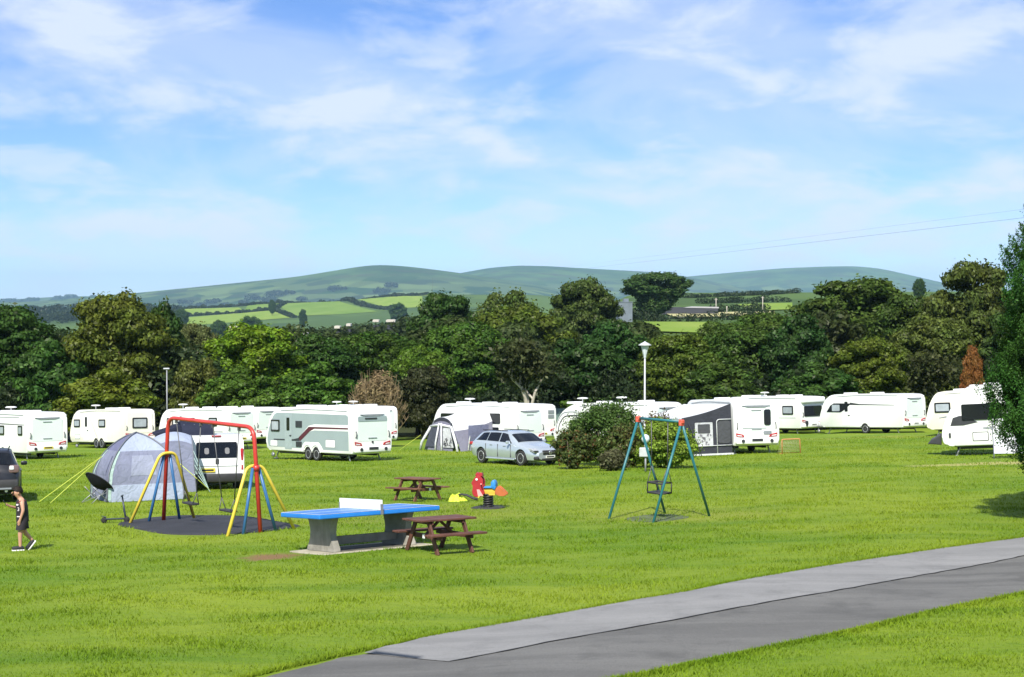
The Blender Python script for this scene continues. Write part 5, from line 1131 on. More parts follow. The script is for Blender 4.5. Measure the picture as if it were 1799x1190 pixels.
# rubber matting under the red swings
def flat_mat(name, label, outline, m, lift=0.03, cat='mat', parent=None):
    P = [G(px, py) for px, py in outline]; c = sum(P, Vector()) / len(P); sm_ = []
    n = len(P); lift > 0.02 and NOGRASS.append([(q.x, q.y) for q in P])
    for i in range(n):
        a, b, d, e = P[i - 1], P[i], P[(i + 1) % n], P[(i + 2) % n]
        for j in range(6):
            t = j / 6; sm_.append(0.5 * ((2 * b) + (d - a) * t + (2 * a - 5 * b + 4 * d - e) * t * t + (3 * b - a - 3 * d + e) * t ** 3))
    bm = bmesh.new(); rings = []
    for s in (0.0, 0.25, 0.5, 0.75, 0.97, 1.0):
        if s == 0: rings.append([bm.verts.new((c.x, c.y, h(c.x, c.y) + lift))]); continue
        rings.append([bm.verts.new((lambda q: (q.x, q.y, h(q.x, q.y) + (lift if s < 1 else -0.02) + 0.006 * math.sin(q.x * 5) * math.sin(q.y * 4)))(c.lerp(p, s))) for p in sm_])
    k = len(sm_)
    for i in range(k): bm.faces.new((rings[0][0], rings[1][i], rings[1][(i + 1) % k]))
    for a, b in zip(rings[1:], rings[2:]):
        for i in range(k): bm.faces.new((a[i], b[i], b[(i + 1) % k], a[(i + 1) % k]))
    bmesh.ops.recalc_face_normals(bm, faces=bm.faces); me = bpy.data.meshes.new(name); bm.to_mesh(me); bm.free(); me.materials.append(m); return mesh_obj(name, me, parent, label=label, cat=cat)
MATR = mat('rubber_matting', (0.022, 0.023, 0.027), 0.8, var=0.35, scale=1.6, bump=0.6, bscale=30, dirt=0.4)
flat_mat('rubber_mat', 'dark grey rubber safety matting under the red swing frame', [(205, 921), (262, 935), (330, 941), (415, 939), (480, 933), (530, 925), (470, 914), (395, 907), (300, 908)], MATR)

gL, gR = G(287, 916), G(458, 936); mid = (gL + gR) / 2
sw = thing('swing_set', 'red arched swing frame with yellow and blue legs and two seats', 'swing set', gp(mid.x, mid.y), math.atan2(gR.y - gL.y, gR.x - gL.x), slope=False)
aL, aR = local(sw, gL), local(sw, gR); tL, tR = Vector((aL.x + 0.27, 0, 2.47)), Vector((aR.x - 0.27, 0, 2.47))
MB().tube(bend([aL - Vector((0, 0, 0.1)), tL, tR, aR - Vector((0, 0, 0.1))], 0.30, 8), 0.048, 12).build('main_frame', RED, sw)
for b, t, s in ((aL, tL, 1), (aR, tR, -1)):
    k = 1.55 / 2.45; ap = b.lerp(t, k)
    y1, y2 = [], []
    A = Vector((b.x - 0.05 * s, -0.92, 0)); B = Vector((b.x - 0.05 * s, 0.92, 0)); A.z = local(sw, gp(*(Matrix.LocRotScale(sw.location, sw.rotation_euler, sw.scale) @ A).xy)).z; B.z = local(sw, gp(*(Matrix.LocRotScale(sw.location, sw.rotation_euler, sw.scale) @ B).xy)).z
    MB().tube(bend([A - Vector((0, 0, 0.08)), Vector((ap.x + 0.07 * s, -0.20, 1.60)), Vector((ap.x + 0.07 * s, 0.20, 1.60)), B - Vector((0, 0, 0.08))], 0.16, 6), 0.038, 10).build('outer_leg', YEL, sw)
    for q in (-1, 1):
        f_ = Vector((b.x + 0.04 * s, 0.44 * q, 0)); f_.z = A.z * 0.5 + B.z * 0.5 + (B.z - A.z) * 0.24 * q - 0.05; MB().tube([f_, Vector((ap.x + 0.02 * s, 0.08 * q, 1.56))], 0.036, 10).build('inner_leg', BLUE, sw)
    MB().lathe([(0.075, -0.06), (0.075, 0.06)], (ap.x, 0, 1.56), 'Z', 12).build('collar', RED, sw)
for u0, u1, cz in ((0.10, 0.40, 0.46), (0.54, 0.84, 0.46)):
    xa, xb = tL.x + (tR.x - tL.x) * u0, tL.x + (tR.x - tL.x) * u1; cx_ = (xa + xb) / 2; w2 = 0.23
    seat = MB().box((cx_, 0.05, cz), (0.50, 0.20, 0.045), bev=0.018, seg=2).build('swing_seat', SEATR, sw, True)
    for xx, e in ((xa, -1), (xb, 1)):
        y_ = Vector((cx_ + e * w2 + (xx - cx_ - e * w2) * 0.14, 0.05, cz + 0.28))
        MB().tube([(xx, 0, 2.45), y_], 0.013, 5).tube([y_, (cx_ + e * w2, 0.13, cz)], 0.012, 5).tube([y_, (cx_ + e * w2, -0.04, cz)], 0.012, 5).build('chain', CHAIN, sw)
        MB().box((xx, 0, 2.40), (0.05, 0.06, 0.09)).build('hanger', CHAIN, sw)

# teal swing with toddler cradle
LF, LB, RF, RB = G(1068, 912), G(1170, 902), G(1146, 919), G(1248, 907)
mid = (LF + LB + RF + RB) / 4; bd = ((RF + RB) / 2 - (LF + LB) / 2).normalized()
ts = thing('swing_set', 'teal A-frame swing with orange corner brackets and a toddler cradle seat', 'swing set', gp(mid.x, mid.y), math.atan2(bd.y, bd.x), slope=False)
lf_, lb_, rf_, rb_ = [local(ts, p) for p in (LF, LB, RF, RB)]
TL, TR = Vector(((lf_.x + lb_.x) / 2 + 0.02, (lf_.y + lb_.y) / 2, 2.36)), Vector(((rf_.x + rb_.x) / 2 - 0.02, (rf_.y + rb_.y) / 2, 2.36))
ca = Vector((((TL + TR) / 2).x, ((TL + TR) / 2).y, 0))
for f_, t in ((lf_, TL), (lb_, TL), (rf_, TR), (rb_, TR)): MB().tube([f_ - Vector((0, 0, 0.08)), t], 0.031, 10).build('leg', TEAL, ts)
MB().tube([TL, TR], 0.034, 10).build('top_bar', TEAL, ts)
for t, e in ((TL, -1), (TR, 1)):
    MB().box((t.x, t.y, t.z + 0.0), (0.12, 0.11, 0.10), bev=0.02).box((t.x, t.y, t.z - 0.06), (0.075, 0.15, 0.09), bev=0.02).build('corner_bracket', ORANGE, ts)
cr = MB(); zc = 0.62
for z in (zc, zc + 0.24):
    cr.tube([(ca.x - 0.23, ca.y - 0.17, z), (ca.x + 0.23, ca.y - 0.17, z), (ca.x + 0.23, ca.y + 0.17, z), (ca.x - 0.23, ca.y + 0.17, z), (ca.x - 0.23, ca.y - 0.17, z)], 0.025, 6)
for x in (-0.23, 0.23):
    for y in (-0.17, 0.17): cr.tube([(ca.x + x, ca.y + y, zc), (ca.x + x, ca.y + y, zc + 0.24)], 0.016, 5)
cr.box((ca.x, ca.y, zc), (0.46, 0.34, 0.04)); cr.build('cradle_seat', SEATR, ts)
for e in (-1, 1):
    top = Vector((ca.x + e * 0.27, ca.y, 2.34)); j = Vector((ca.x + e * 0.26, ca.y, zc + 0.62))
    MB().tube([top, j], 0.012, 5).tube([j, (ca.x + e * 0.23, ca.y - 0.17, zc + 0.24)], 0.011, 5).tube([j, (ca.x + e * 0.23, ca.y + 0.17, zc + 0.24)], 0.011, 5).build('chain', CHAIN, ts)
flat_mat('rubber_mat', 'oval rubber mat with painted shadow in the grass below the teal swing', [(1096, 913), (1130, 918), (1175, 916), (1212, 909), (1180, 904), (1130, 906)], mat('matting_with_shade', (0.085, 0.110, 0.045), 0.9, var=0.4, scale=2.2, bump=0.5), 0.012)  # swing shadow on the mat is painted into its dull green colour

# table tennis table: concrete legs, blue top, steel net
CONC = mat('concrete', (0.30, 0.285, 0.24), 0.9, var=0.22, scale=3.5, bump=0.4, bscale=25, dirt=0.55); BLUET = mat('table_blue', (0.030, 0.165, 0.52), 0.35, var=0.1, scale=2.5); BLUEE = mat('table_edge_blue', (0.02, 0.20, 0.62), 0.4)
WLINE = mat('white_line', (0.72, 0.76, 0.80), 0.5); NETW = mat('white_net_plate', (0.80, 0.82, 0.80), 0.4)
g = G(563, 977); dl, ds = Vector((0.80, 0.60, 0)), Vector((-0.60, 0.80, 0)); c = g + dl * 1.37 + ds * 0.76
NOGRASS.append([((c + dl * a + ds * b).x, (c + dl * a + ds * b).y) for a, b in ((-1.25, -0.68), (1.25, -0.68), (1.25, 0.68), (-1.25, 0.68))])
tt = thing('table_tennis_table', 'outdoor table tennis table with blue top on concrete legs', 'table', gp(c.x, c.y), math.atan2(dl.y, dl.x))
MB().box((0, 0, 0.725), (2.74, 1.525, 0.085), bev=0.018, seg=2).build('table_top', BLUEE, tt)
for s in (-1, 1):
    MB().box((s * 0.685, 0, 0.7695), (1.355, 1.49, 0.004)).build('playing_surface', BLUET, tt)
    MB().box((0, s * 0.752, 0.773), (2.72, 0.02, 0.003)).build('side_line', WLINE, tt); MB().box((s * 1.356, 0, 0.773), (0.02, 1.48, 0.003)).build('end_line', WLINE, tt); MB().box((s * 0.685, 0, 0.773), (1.31, 0.006, 0.003)).build('centre_line', WLINE, tt)
    lp = catmull([(-0.52, 0.0), (-0.53, 0.05), (-0.44, 0.2), (-0.385, 0.36), (-0.42, 0.54), (-0.50, 0.685)], 5); poly = lp + [(-a, b) for a, b in lp[::-1]]
    MB().prism(poly, s * 0.86 - 0.07, s * 0.86 + 0.07, 'YZ', 0.012, 2).build('concrete_leg', CONC, tt, True)
MB().box((0, 0, 0.20), (1.58, 0.10, 0.16), bev=0.01).build('stretcher', CONC, tt)
MB().prism([(-0.80, 0.775), (0.80, 0.775), (0.80, 0.97), (-0.80, 0.97)], -0.012, 0.012, 'YZ').build('net_plate', NETW, tt)
for s in (-1, 1): MB().box((0, s * 0.79, 0.79), (0.05, 0.03, 0.2)).build('net_clamp', STEEL, tt)
MB().box((0, 0, -0.02), (2.5, 1.35, 0.075), bev=0.012).build('base_slab', mat('pale_slab', (0.37, 0.34, 0.25), 0.9, var=0.3, scale=3, dirt=0.4), tt)
MB().box((-0.1, 0.0, 0.0195), (1.7, 1.0, 0.006)).build('painted_table_shade', mat('slab_in_shade', (0.10, 0.095, 0.075), 0.9, var=0.4, scale=3), tt)  # dark sheet paints the shade under the table onto the slab

# picnic tables, plank by plank
def picnic(label, loc, rz, woodcol, gname, L=1.42):
    WD = mat('stained_wood_' + gname, woodcol, 0.65, var=0.35, scale=3.0, bump=0.25, bscale=18)
    o = thing('picnic_table', label, 'picnic table', loc, rz, group='wooden picnic tables on the lawn')
    o.scale = (0.9, 0.9, 0.9)
    for i in range(5): MB().box((0, -0.30 + 0.15 * i, 0.70 + random.uniform(-0.002, 0.002)), (L, 0.138, 0.042), bev=0.006).build('plank', WD, o)
    for s in (-1, 1):
        for j in range(2): MB().box((random.uniform(-.006, .006), s * (0.555 + 0.14 * j), 0.415), (L, 0.13, 0.042), bev=0.006).build('seat_plank', WD, o)
        x = s * (L / 2 - 0.27)
        for q in (-1, 1):
            d = Vector((0, q * 0.36, -0.69)); a = Vector((x, q * 0.235, 0.675)); b = a + d; MB().box((a + b) / 2, (0.045, 0.11, d.length), (math.atan2(-d.y, d.z) + math.pi, 0, 0), bev=0.006).build('leg', WD, o)
        MB().box((x - s * 0.05, 0, 0.36), (0.045, 1.36, 0.10), bev=0.006).build('seat_bearer', WD, o); MB().box((x - s * 0.05, 0, 0.645), (0.045, 0.68, 0.08), bev=0.006).build('top_bearer', WD, o)
        d = Vector((-s * 0.34, 0, 0.28)); a = Vector((x - s * 0.07, 0, 0.36)); MB().box(a + d / 2, (d.length, 0.07, 0.045), (0, -math.atan2(d.z, d.x), 0), bev=0.005).build('brace', WD, o)
    for q in (-0.1,): MB().box((-(L / 2 - 0.27) - 0.027 + 0.0, q, 0.36), (0.004, 0.09, 0.09)).build('white_plate', PLATE_W, o)
    return o
g = G(772, 969); picnic('brown picnic table beside the table tennis table', g, math.atan2(0.60, 0.80), (0.105, 0.042, 0.028), 'near')
g = G(733, 880); picnic('brown picnic table further back near the yellow jacket', gp(g.x, g.y + 0.2), math.atan2(-0.66, 0.75) + math.pi, (0.135, 0.060, 0.032), 'far')

# crumpled hi-vis jacket
def cloth_heap(name, label, px, py, rx, ry, ht, m, seed=1):
    g = G(px, py); o = thing(name, label, 'jacket', g); r = np.random.default_rng(seed); n = 22; P = []
    for i in range(n + 1):
        row = []
        for j in range(n + 1):
            u, v = -1 + 2 * i / n, -1 + 2 * j / n; q = math.hypot(u, v); a = math.atan2(v, u)
            R = 1 + 0.22 * math.sin(3 * a + 1) + 0.15 * math.sin(5 * a + 2) + 0.1 * math.sin(9 * a)
            z = ht * max(0, 1 - q ** 2) ** 0.6 * (0.62 + 0.38 * math.sin(u * 6 + 2 * v) * math.cos(v * 5 - u * 2)) + 0.05 * ht * r.normal() * (q < 0.9)
            row.append((u * rx * R / max(1, q), v * ry * R / max(1, q), max(0.004, z)))
        P.append(row)
    MB().grid(P).build('jacket_shell', m, o, True); return o
HIV = mat('hi_vis', (0.55, 0.66, 0.045), 0.7, var=0.12, scale=8); jk = cloth_heap('crumpled_jacket', 'crumpled yellow green jacket on the grass beside the far picnic table', 803, 881, 0.25, 0.22, 0.26, HIV, 4)
for y in (-0.08, 0.12): MB().tube([(0.05, y, 0.20), (0.28, y - 0.05, 0.17), (0.46, y - 0.1, 0.08), (0.60, y - 0.1, 0.03)], 0.03, 6).build('dark_strap', SEATR, jk)

# spring rider
g = G(858, 892); sr = thing('spring_rider', 'red and yellow animal spring rider with blue seat back on a black spring', 'spring rider', g, math.radians(172)); sr.scale = (1.0, 1.1, 0.95)
SPR = mat('spring_black', (0.018, 0.018, 0.018), 0.5); RP = mat('rider_red', (0.36, 0.025, 0.030), 0.35, var=0.12); YP = mat('rider_yellow', (0.75, 0.50, 0.07), 0.4, var=0.1); OP = mat('rider_orange', (0.46, 0.13, 0.04), 0.4, var=0.1); BP = mat('rider_blue', (0.03, 0.22, 0.55), 0.4, var=0.1); PK = mat('rider_pink', (0.75, 0.35, 0.33), 0.45)
MB().lathe([(0.46, -0.02), (0.46, 0.012), (0.40, 0.03), (0.02, 0.03)], n=28).build('ground_disc', SEATR, sr)
m = MB(); pts = [(0.12 * math.cos(t * 0.55), 0.12 * math.sin(t * 0.55), 0.03 + 0.34 * t / 60) for t in range(61)]; m.tube(pts, 0.028, 6); m.build('coil_spring', SPR, sr); MB().lathe([(0.11, 0.02), (0.11, 0.38)], n=12).build('spring_core', SPR, sr)
MB().prism(catmull([(-0.38, 0.42), (-0.30, 0.36), (0.0, 0.35), (0.26, 0.37), (0.34, 0.46), (0.22, 0.56), (0.0, 0.52), (-0.20, 0.56), (-0.36, 0.52)], 3), -0.10, 0.10, 'XZ', 0.03, 2).build('body_panel', YP, sr, True)
for s in (-1, 1):
    MB().prism(catmull([(0.06, 0.40), (0.10, 0.60), (0.10, 0.78), (0.20, 0.90), (0.30, 0.88), (0.36, 0.78), (0.42, 0.70), (0.37, 0.62), (0.40, 0.44), (0.34, 0.32), (0.20, 0.30)], 3), s * 0.13 - 0.02, s * 0.13 + 0.02, 'XZ', 0.012, 1).build('front_panel', RP, sr)
    MB().prism([(0.10, 0.34), (0.20, 0.52), (0.27, 0.52), (0.24, 0.34)], s * 0.16, s * 0.18, 'XZ').build('leg_panel', PK, sr)
    MB().tube([(0.16, s * 0.12, 0.66), (0.13, s * 0.30, 0.68)], 0.018, 8).build('handle', PK, sr); MB().tube([(0.20, s * 0.12, 0.34), (0.20, s * 0.34, 0.32)], 0.022, 8).build('foot_rest', YP, sr)
    MB().prism(catmull([(-0.22, 0.52), (-0.30, 0.60), (-0.42, 0.50), (-0.52, 0.38), (-0.44, 0.32), (-0.30, 0.34), (-0.20, 0.40)], 3), s * 0.12 - 0.02, s * 0.12 + 0.02, 'XZ', 0.01, 1).build('tail_panel', OP, sr)
    MB().lathe([(0.032, -0.01), (0.032, 0.01)], (0.27, s * 0.155, 0.80), 'Y', 10).build('eye', PLATE_W, sr)
MB().prism(catmull([(0.12, 0.86), (0.14, 0.97), (0.22, 0.94), (0.27, 0.99), (0.32, 0.90), (0.22, 0.88)], 3), -0.10, 0.10, 'XZ', 0.02, 1).build('crest', RP, sr)
MB().box((-0.05, 0, 0.565), (0.30, 0.30, 0.05), bev=0.02).build('seat', BP, sr); MB().prism(catmull([(-0.20, 0.50), (-0.24, 0.62), (-0.21, 0.74), (-0.14, 0.76), (-0.10, 0.66), (-0.12, 0.54)], 4), -0.15, 0.15, 'XZ', 0.03, 2).build('seat_back', BP, sr, True)

# small goal
g = G(1372, 798); gl = thing('football_goal', 'small orange framed goal with white net beside the white caravan', 'goal', gp(g.x + 0.5, g.y + 0.1), math.radians(8)); gl.scale = (0.88, 0.88, 0.88); OF = mat('goal_orange', (0.58, 0.24, 0.10), 0.5, var=0.12)
MB().tube(bend([(-0.50, 0, 0), (-0.48, 0, 0.78), (0.50, 0, 0.78), (0.52, 0, 0)], 0.06, 3), 0.028, 7).build('goal_frame', OF, gl); MB().tube([(-0.5, 0, 0.02), (-0.62, 0.55, 0.02), (0.64, 0.55, 0.02), (0.52, 0, 0.02)], 0.02, 6).build('ground_bar', OF, gl)
NET = mat('net', (0.55, 0.50, 0.38), 0.9); m = MB()
for i in range(13):
    t = i / 12; m.tube([(-0.48 + 0.98 * t, 0, 0.77), (-0.61 + 1.24 * t, 0.54, 0.03)], 0.006, 3)
for j in range(1, 9): t = j / 9; m.tube([(-0.48 - 0.13 * t, 0.54 * t, 0.77 - 0.74 * t), (0.50 + 0.13 * t, 0.54 * t, 0.77 - 0.74 * t)], 0.006, 3)
for s, x0 in ((-1, -0.49), (1, 0.51)):
    for j in range(1, 6): t = j / 6; m.tube([(x0, 0, 0.77 * t), (x0 + s * 0.12 * (1 - t), 0.54 * (1 - t), 0.77 * t)], 0.006, 3)
m.build('net', NET, gl)

# kick scooter
g = G(205, 919); ks = thing('kick_scooter', 'dark kick scooter standing on the grass left of the red swing frame', 'scooter', g, math.radians(8))
SCO = mat('scooter_dark', (0.035, 0.045, 0.06), 0.4, metal=0.3)
for x in (-0.30, 0.24): MB().lathe([(0.02, -0.03), (0.065, -0.028), (0.075, 0), (0.065, 0.028), (0.02, 0.03)], (x, 0, 0.078), 'Y', 16).build('wheel', RUBBER, ks)
MB().box((-0.05, 0, 0.10), (0.46, 0.11, 0.035), bev=0.012).build('deck', SCO, ks); MB().tube([(0.23, 0, 0.08), (0.20, 0, 0.2), (0.14, 0, 0.66)], [0.028, 0.026, 0.020], 8).build('stem', SCO, ks); MB().tube([(0.14, -0.17, 0.66), (0.14, 0.17, 0.66)], 0.020, 8).build('handlebar', SCO, ks); MB().box((-0.30, 0, 0.165), (0.12, 0.07, 0.012), (0, 0.3, 0)).build('mudguard', SCO, ks)

# lamp posts, white globe post
LAMPW = mat('lamp_post_white', (0.48, 0.50, 0.51), 0.5, var=0.08); LAMPG = mat('lamp_glass', (0.60, 0.66, 0.70), 0.25, var=0.05); POSTG = mat('post_grey', (0.26, 0.27, 0.28), 0.5, var=0.1)
Y = 69.5; p = at(1133, 600, Y); z0 = h(p.x, Y); lp_ = thing('lamp_post', 'tall white lamp post with flared hat rising behind the garden shrubs', 'lamp post', (p.x, Y, z0), slope=False); ht = p.z - z0
MB().tube([(0, 0, -0.1), (0, 0, 1.0), (0, 0, 1.02), (0, 0, ht - 0.72)], [0.065, 0.06, 0.045, 0.036], 12).build('pole', LAMPW, lp_); MB().lathe([(0.06, ht - 0.74), (0.07, ht - 0.66), (0.175, ht - 0.22), (0.17, ht - 0.20), (0.02, ht - 0.2)], n=8, smooth=False).build('lantern', LAMPG, lp_); MB().lathe([(0.05, ht - 0.21), (0.29, ht - 0.19), (0.30, ht - 0.16), (0.12, ht - 0.06), (0.06, ht - 0.04), (0.03, ht)], n=16).build('hat', LAMPW, lp_)
for i in range(4): a = math.pi / 4 + i * math.pi / 2; MB().tube([(0.075 * math.cos(a), 0.075 * math.sin(a), ht - 0.68), (0.170 * math.cos(a), 0.170 * math.sin(a), ht - 0.2)], 0.010, 4).build('lantern_bar', LAMPW, lp_)
Y = 108; p = at(293, 648, Y); z0 = h(p.x, Y); l2 = thing('lamp_post', 'thin far lamp post in front of dark trees on the left', 'lamp post', (p.x, Y, z0), slope=False); ht = p.z - z0
MB().tube([(0, 0, -0.1), (0, 0, ht - 0.05)], [0.055, 0.04], 8).build('pole', POSTG, l2); MB().box((-0.02, 0, ht), (0.42, 0.22, 0.10), bev=0.03).build('lamp_head', LAMPW, l2)
g = G(1134, 829); gpst = thing('garden_light', 'white globe garden light on a short post behind the teal swing', 'garden light', g, slope=False)
MB().tube([(0, 0, -0.05), (0, 0, 0.62)], 0.035, 8).build('post', POSTG, gpst); MB().box((-0.06, -0.05, 0.74), (0.36, 0.12, 0.36), bev=0.03).build('white_box', LAMPW, gpst); MB().tube([(0.0, 0, 0.9), (0.0, 0, 1.12)], 0.05, 8).build('neck', LAMPW, gpst); MB().lathe([(0.03, 1.08), (0.13, 1.14), (0.16, 1.25), (0.12, 1.37), (0.02, 1.42)], n=14).build('globe', LAMPG, gpst)
# ------------------------------------------------------------------ tents, awnings, camping chair
def fabric(name, col, var=0.08, transl=0.25):
    m = bpy.data.materials.new(name); t, N, L = nodes_of(m); N.clear(); o = N.new('ShaderNodeOutputMaterial'); d = N.new('ShaderNodeBsdfDiffuse'); tr = N.new('ShaderNodeBsdfTranslucent'); ms = N.new('ShaderNodeMixShader'); ms.inputs[0].default_value = transl
    co = N.new('ShaderNodeTexCoord'); nz = N.new('ShaderNodeTexNoise'); nz.inputs['Scale'].default_value = 2.2; nz.inputs['Detail'].default_value = 4; L(co.outputs['Object'], nz.inputs['Vector'])
    r = N.new('ShaderNodeMapRange'); r.inputs[1].default_value = 0.3; r.inputs[2].default_value = 0.7; r.inputs[3].default_value = 1 - var; r.inputs[4].default_value = 1 + var; L(nz.outputs[0], r.inputs[0]); mu = N.new('ShaderNodeVectorMath'); mu.operation = 'SCALE'; mu.inputs[0].default_value = col; L(r.outputs[0], mu.inputs['Scale'])
    L(mu.outputs[0], d.inputs[0]); L(mu.outputs[0], tr.inputs[0])
    n2 = N.new('ShaderNodeTexNoise'); n2.inputs['Scale'].default_value = 3.0; n2.inputs['Detail'].default_value = 3; n2.inputs['Distortion'].default_value = 1.5; L(co.outputs['Object'], n2.inputs['Vector']); bp = N.new('ShaderNodeBump'); bp.inputs['Strength'].default_value = 0.5; bp.inputs['Distance'].default_value = 0.10; L(n2.outputs[0], bp.inputs['Height']); L(bp.outputs[0], d.inputs['Normal'])
    L(d.outputs[0], ms.inputs[1]); L(tr.outputs[0], ms.inputs[2]); L(ms.outputs[0], o.inputs[0]); return m
LILAC = fabric('lilac_mesh', (0.26, 0.28, 0.38)); LILACD = fabric('lilac_dark', (0.19, 0.20, 0.31)); PALEB = fabric('pale_blue_cloth', (0.43, 0.49, 0.62)); MINT = fabric('mint_edge', (0.50, 0.66, 0.60)); GUYY = mat('guy_line_yellow', (0.62, 0.70, 0.10), 0.6); POLEG = mat('tent_pole', (0.13, 0.14, 0.17), 0.5)
WHITEC = fabric('white_cloth', (0.74, 0.76, 0.77), 0.04); GREYC = fabric('grey_cloth', (0.24, 0.24, 0.31)); CHARC = fabric('charcoal_cloth', (0.060, 0.064, 0.078)); CHARW = fabric('charcoal_window', (0.10, 0.105, 0.115)); CLEARW = fabric('curtain_cloth', (0.62, 0.64, 0.66))
# dome tent: four arched legs to a peak, panelled walls
g = G(222, 881); tent = thing('dome_tent', 'lilac and pale blue dome awning tent beside the white campervan', 'tent', gp(g.x + 0.05, g.y + 1.1), math.radians(27)); R, TH = 1.28, 2.02
def edge(k, u):           # k-th corner leg, u 0 ground .. 1 peak
    a = math.pi / 4 + k * math.pi / 2; r = R * 1.30 * (1 - u ** 2.3) ** 0.75 * (1.0 if u > .35 else 1.0 - 0.02); return Vector((math.cos(a) * r, math.sin(a) * r, TH * (u ** 0.92)))
def wallpt(k, u, v):
    a, b = edge(k, u), edge((k + 1) % 4, u); p = a.lerp(b, v); sag = math.sin(math.pi * v) * 0.16 * (1 - u) * u * 2.2; c = Vector((p.x, p.y, 0)); q = c.normalized() * -sag if c.length > 1e-4 else Vector(); return p + q
for k in range(4):
    lo = MB().grid([[wallpt(k, 0.22 * i / 4, j / 10) for j in range(11)] for i in range(5)]).build('lower_wall', PALEB if k == 2 else LILAC, tent, True)
    MB().grid([[wallpt(k, 0.22 + 0.50 * i / 6, j / 10) for j in range(11)] for i in range(7)]).build('mesh_wall', LILAC, tent, True)
    MB().grid([[wallpt(k, 0.72 + 0.28 * i / 8, j / 10) for j in range(11)] for i in range(9)]).build('roof_panel', PALEB if k != 1 else LILACD, tent, True)
    MB().tube([edge(k, i / 16) * 1.012 for i in range(17)], 0.024, 7).build('pole', POLEG, tent)
    MB().grid([[wallpt(k, 0.02 + 0.70 * i / 10, v) * 1.006 for v in (0.0, 0.05)] for i in range(11)]).build('edge_tape', MINT, tent, True)
    MB().grid([[wallpt(k, 0.34 + 0.30 * i / 5, 0.30 + 0.38 * j / 5) * 1.014 for j in range(6)] for i in range(6)]).build('window_flap', LILAC if k == 1 else fabric('flap_cloth', (0.36, 0.39, 0.50)), tent, True)
for k, e in ((1, (-2.9, 0.2)), (1, (-2.7, -0.5)), (3, (2.2, -1.2))):
    a = edge(k, 0.62); MB().tube([a, (e[0], e[1], 0.02)], 0.010, 4).build('guy_line', GUYY, tent)
# annexe joining tent and van
g = G(287, 866); tn = thing('annexe_tent', 'pale blue roofed annexe joining the dome tent to the campervan', 'awning', gp(g.x, g.y + 0.9), math.radians(14)); AW, AD, AH = 0.72, 0.9, 1.98
def ax_(u, v):      # u across, v front to back: gently domed roof
    return Vector((AW * u * (1.0), -0.75 + AD * v * 1.5, AH - 0.22 * u * u + 0.10 * u - 0.30 * (1 - v) ** 2))
MB().grid([[ax_(-1 + 2 * i / 8, j / 6) for j in range(7)] for i in range(9)]).build('roof_cloth', PALEB, tn, True)
MB().grid([[(lambda q: Vector((q.x * (1 + 0.18 * (1 - j / 6)), q.y - 0.22 * (1 - j / 6), q.z * j / 6 + 0.01)))(ax_(-1 + 2 * i / 8, 0)) for j in range(7)] for i in range(9)]).build('front_wall', LILAC, tn, True)
for u in (-1, 1): MB().grid([[(lambda q: Vector((q.x * (1 + 0.18 * (1 - j / 6)), q.y, q.z * j / 6 + 0.01)))(ax_(u, i / 6)) for j in range(7)] for i in range(7)]).build('side_wall', LILAC, tn, True)
for u in (-1, 1): MB().tube([(u * AW * 1.19, -0.99, 0), (u * AW * 1.06, -0.85, 0.9)] + [ax_(u, t) * 1.006 for t in (0, 0.25, 0.5, 0.8, 1)], 0.020, 6).build('pole', POLEG, tn)
for q in range(4): MB().tube([(AW * 1.05, -0.8, 1.35 - 0.2 * q), (AW * 1.75, -1.25 - 0.12 * q, 0.02)], 0.012, 4).build('guy_line', MINT, tn)
# dark raised canvas over the van roof
cv = thing('roof_canvas', 'dark navy canvas wedge on top of the campervan roof', 'canvas', Matrix.LocRotScale(van.location, van.rotation_euler, van.scale) @ Vector((-1.2, 0.6, 1.985)), math.atan2(fw.y, fw.x), slope=False)
NAVY = fabric('navy_canvas', (0.030, 0.034, 0.055), transl=0.05)
MB().prism(catmull([(-0.75, 0.0), (-0.72, 0.22), (-0.45, 0.40), (0.1, 0.46), (0.6, 0.34), (0.7, 0.0)], 3), -0.55, 0.55, 'XZ', 0.06, 2).build('raised_canvas', NAVY, cv, True); MB().prism(catmull([(0.50, 0.02), (0.55, 0.34), (0.95, 0.22), (1.35, 0.10), (1.42, 0.03)], 3), -0.5, 0.5, 'YZ').build('side_flap', NAVY, cv, True)
for y in (-0.4, 0.1, 0.45): MB().tube([(-0.74, y, 0.0), (-0.5, y, 0.38)], 0.02, 5).build('strut', POLEG, cv)
# moon chair
g = G(168, 883); ch = thing('moon_chair', 'round black camping chair with folded steel legs beside the dome tent', 'chair', g, math.radians(225)); P = []
for i in range(9):
    row = []
    for j in range(25):
        a = 2 * math.pi * j / 24; r = 0.46 * i / 8; q = Vector((r * math.cos(a), r * math.sin(a), 0.20 * (r / 0.46) ** 2)); row.append(Matrix.Rotation(math.radians(-38), 4, 'Y') @ q + Vector((0, 0, 0.46)))
    P.append(row)
BLK = mat('black_padding', (0.016, 0.017, 0.026), 0.75, var=0.2); MB().grid(P, thick=0.03).build('round_seat', BLK, ch, True); MB().tube(P[-1][:-1] + [P[-1][0]], 0.018, 6).build('rim', BLK, ch)
for s in (-1, 1):
    MB().tube([(-0.28, s * 0.30, 0.0), (0.22, s * 0.26, 0.48)], 0.012, 6).build('leg', STEEL, ch); MB().tube([(0.30, s * 0.30, 0.0), (-0.26, s * 0.26, 0.42)], 0.012, 6).build('leg', STEEL, ch); MB().tube([(s * 0.28, -0.30, 0.0), (-s * 0.22, 0.30, 0.30)], 0.010, 6).build('crossbar', STEEL, ch)

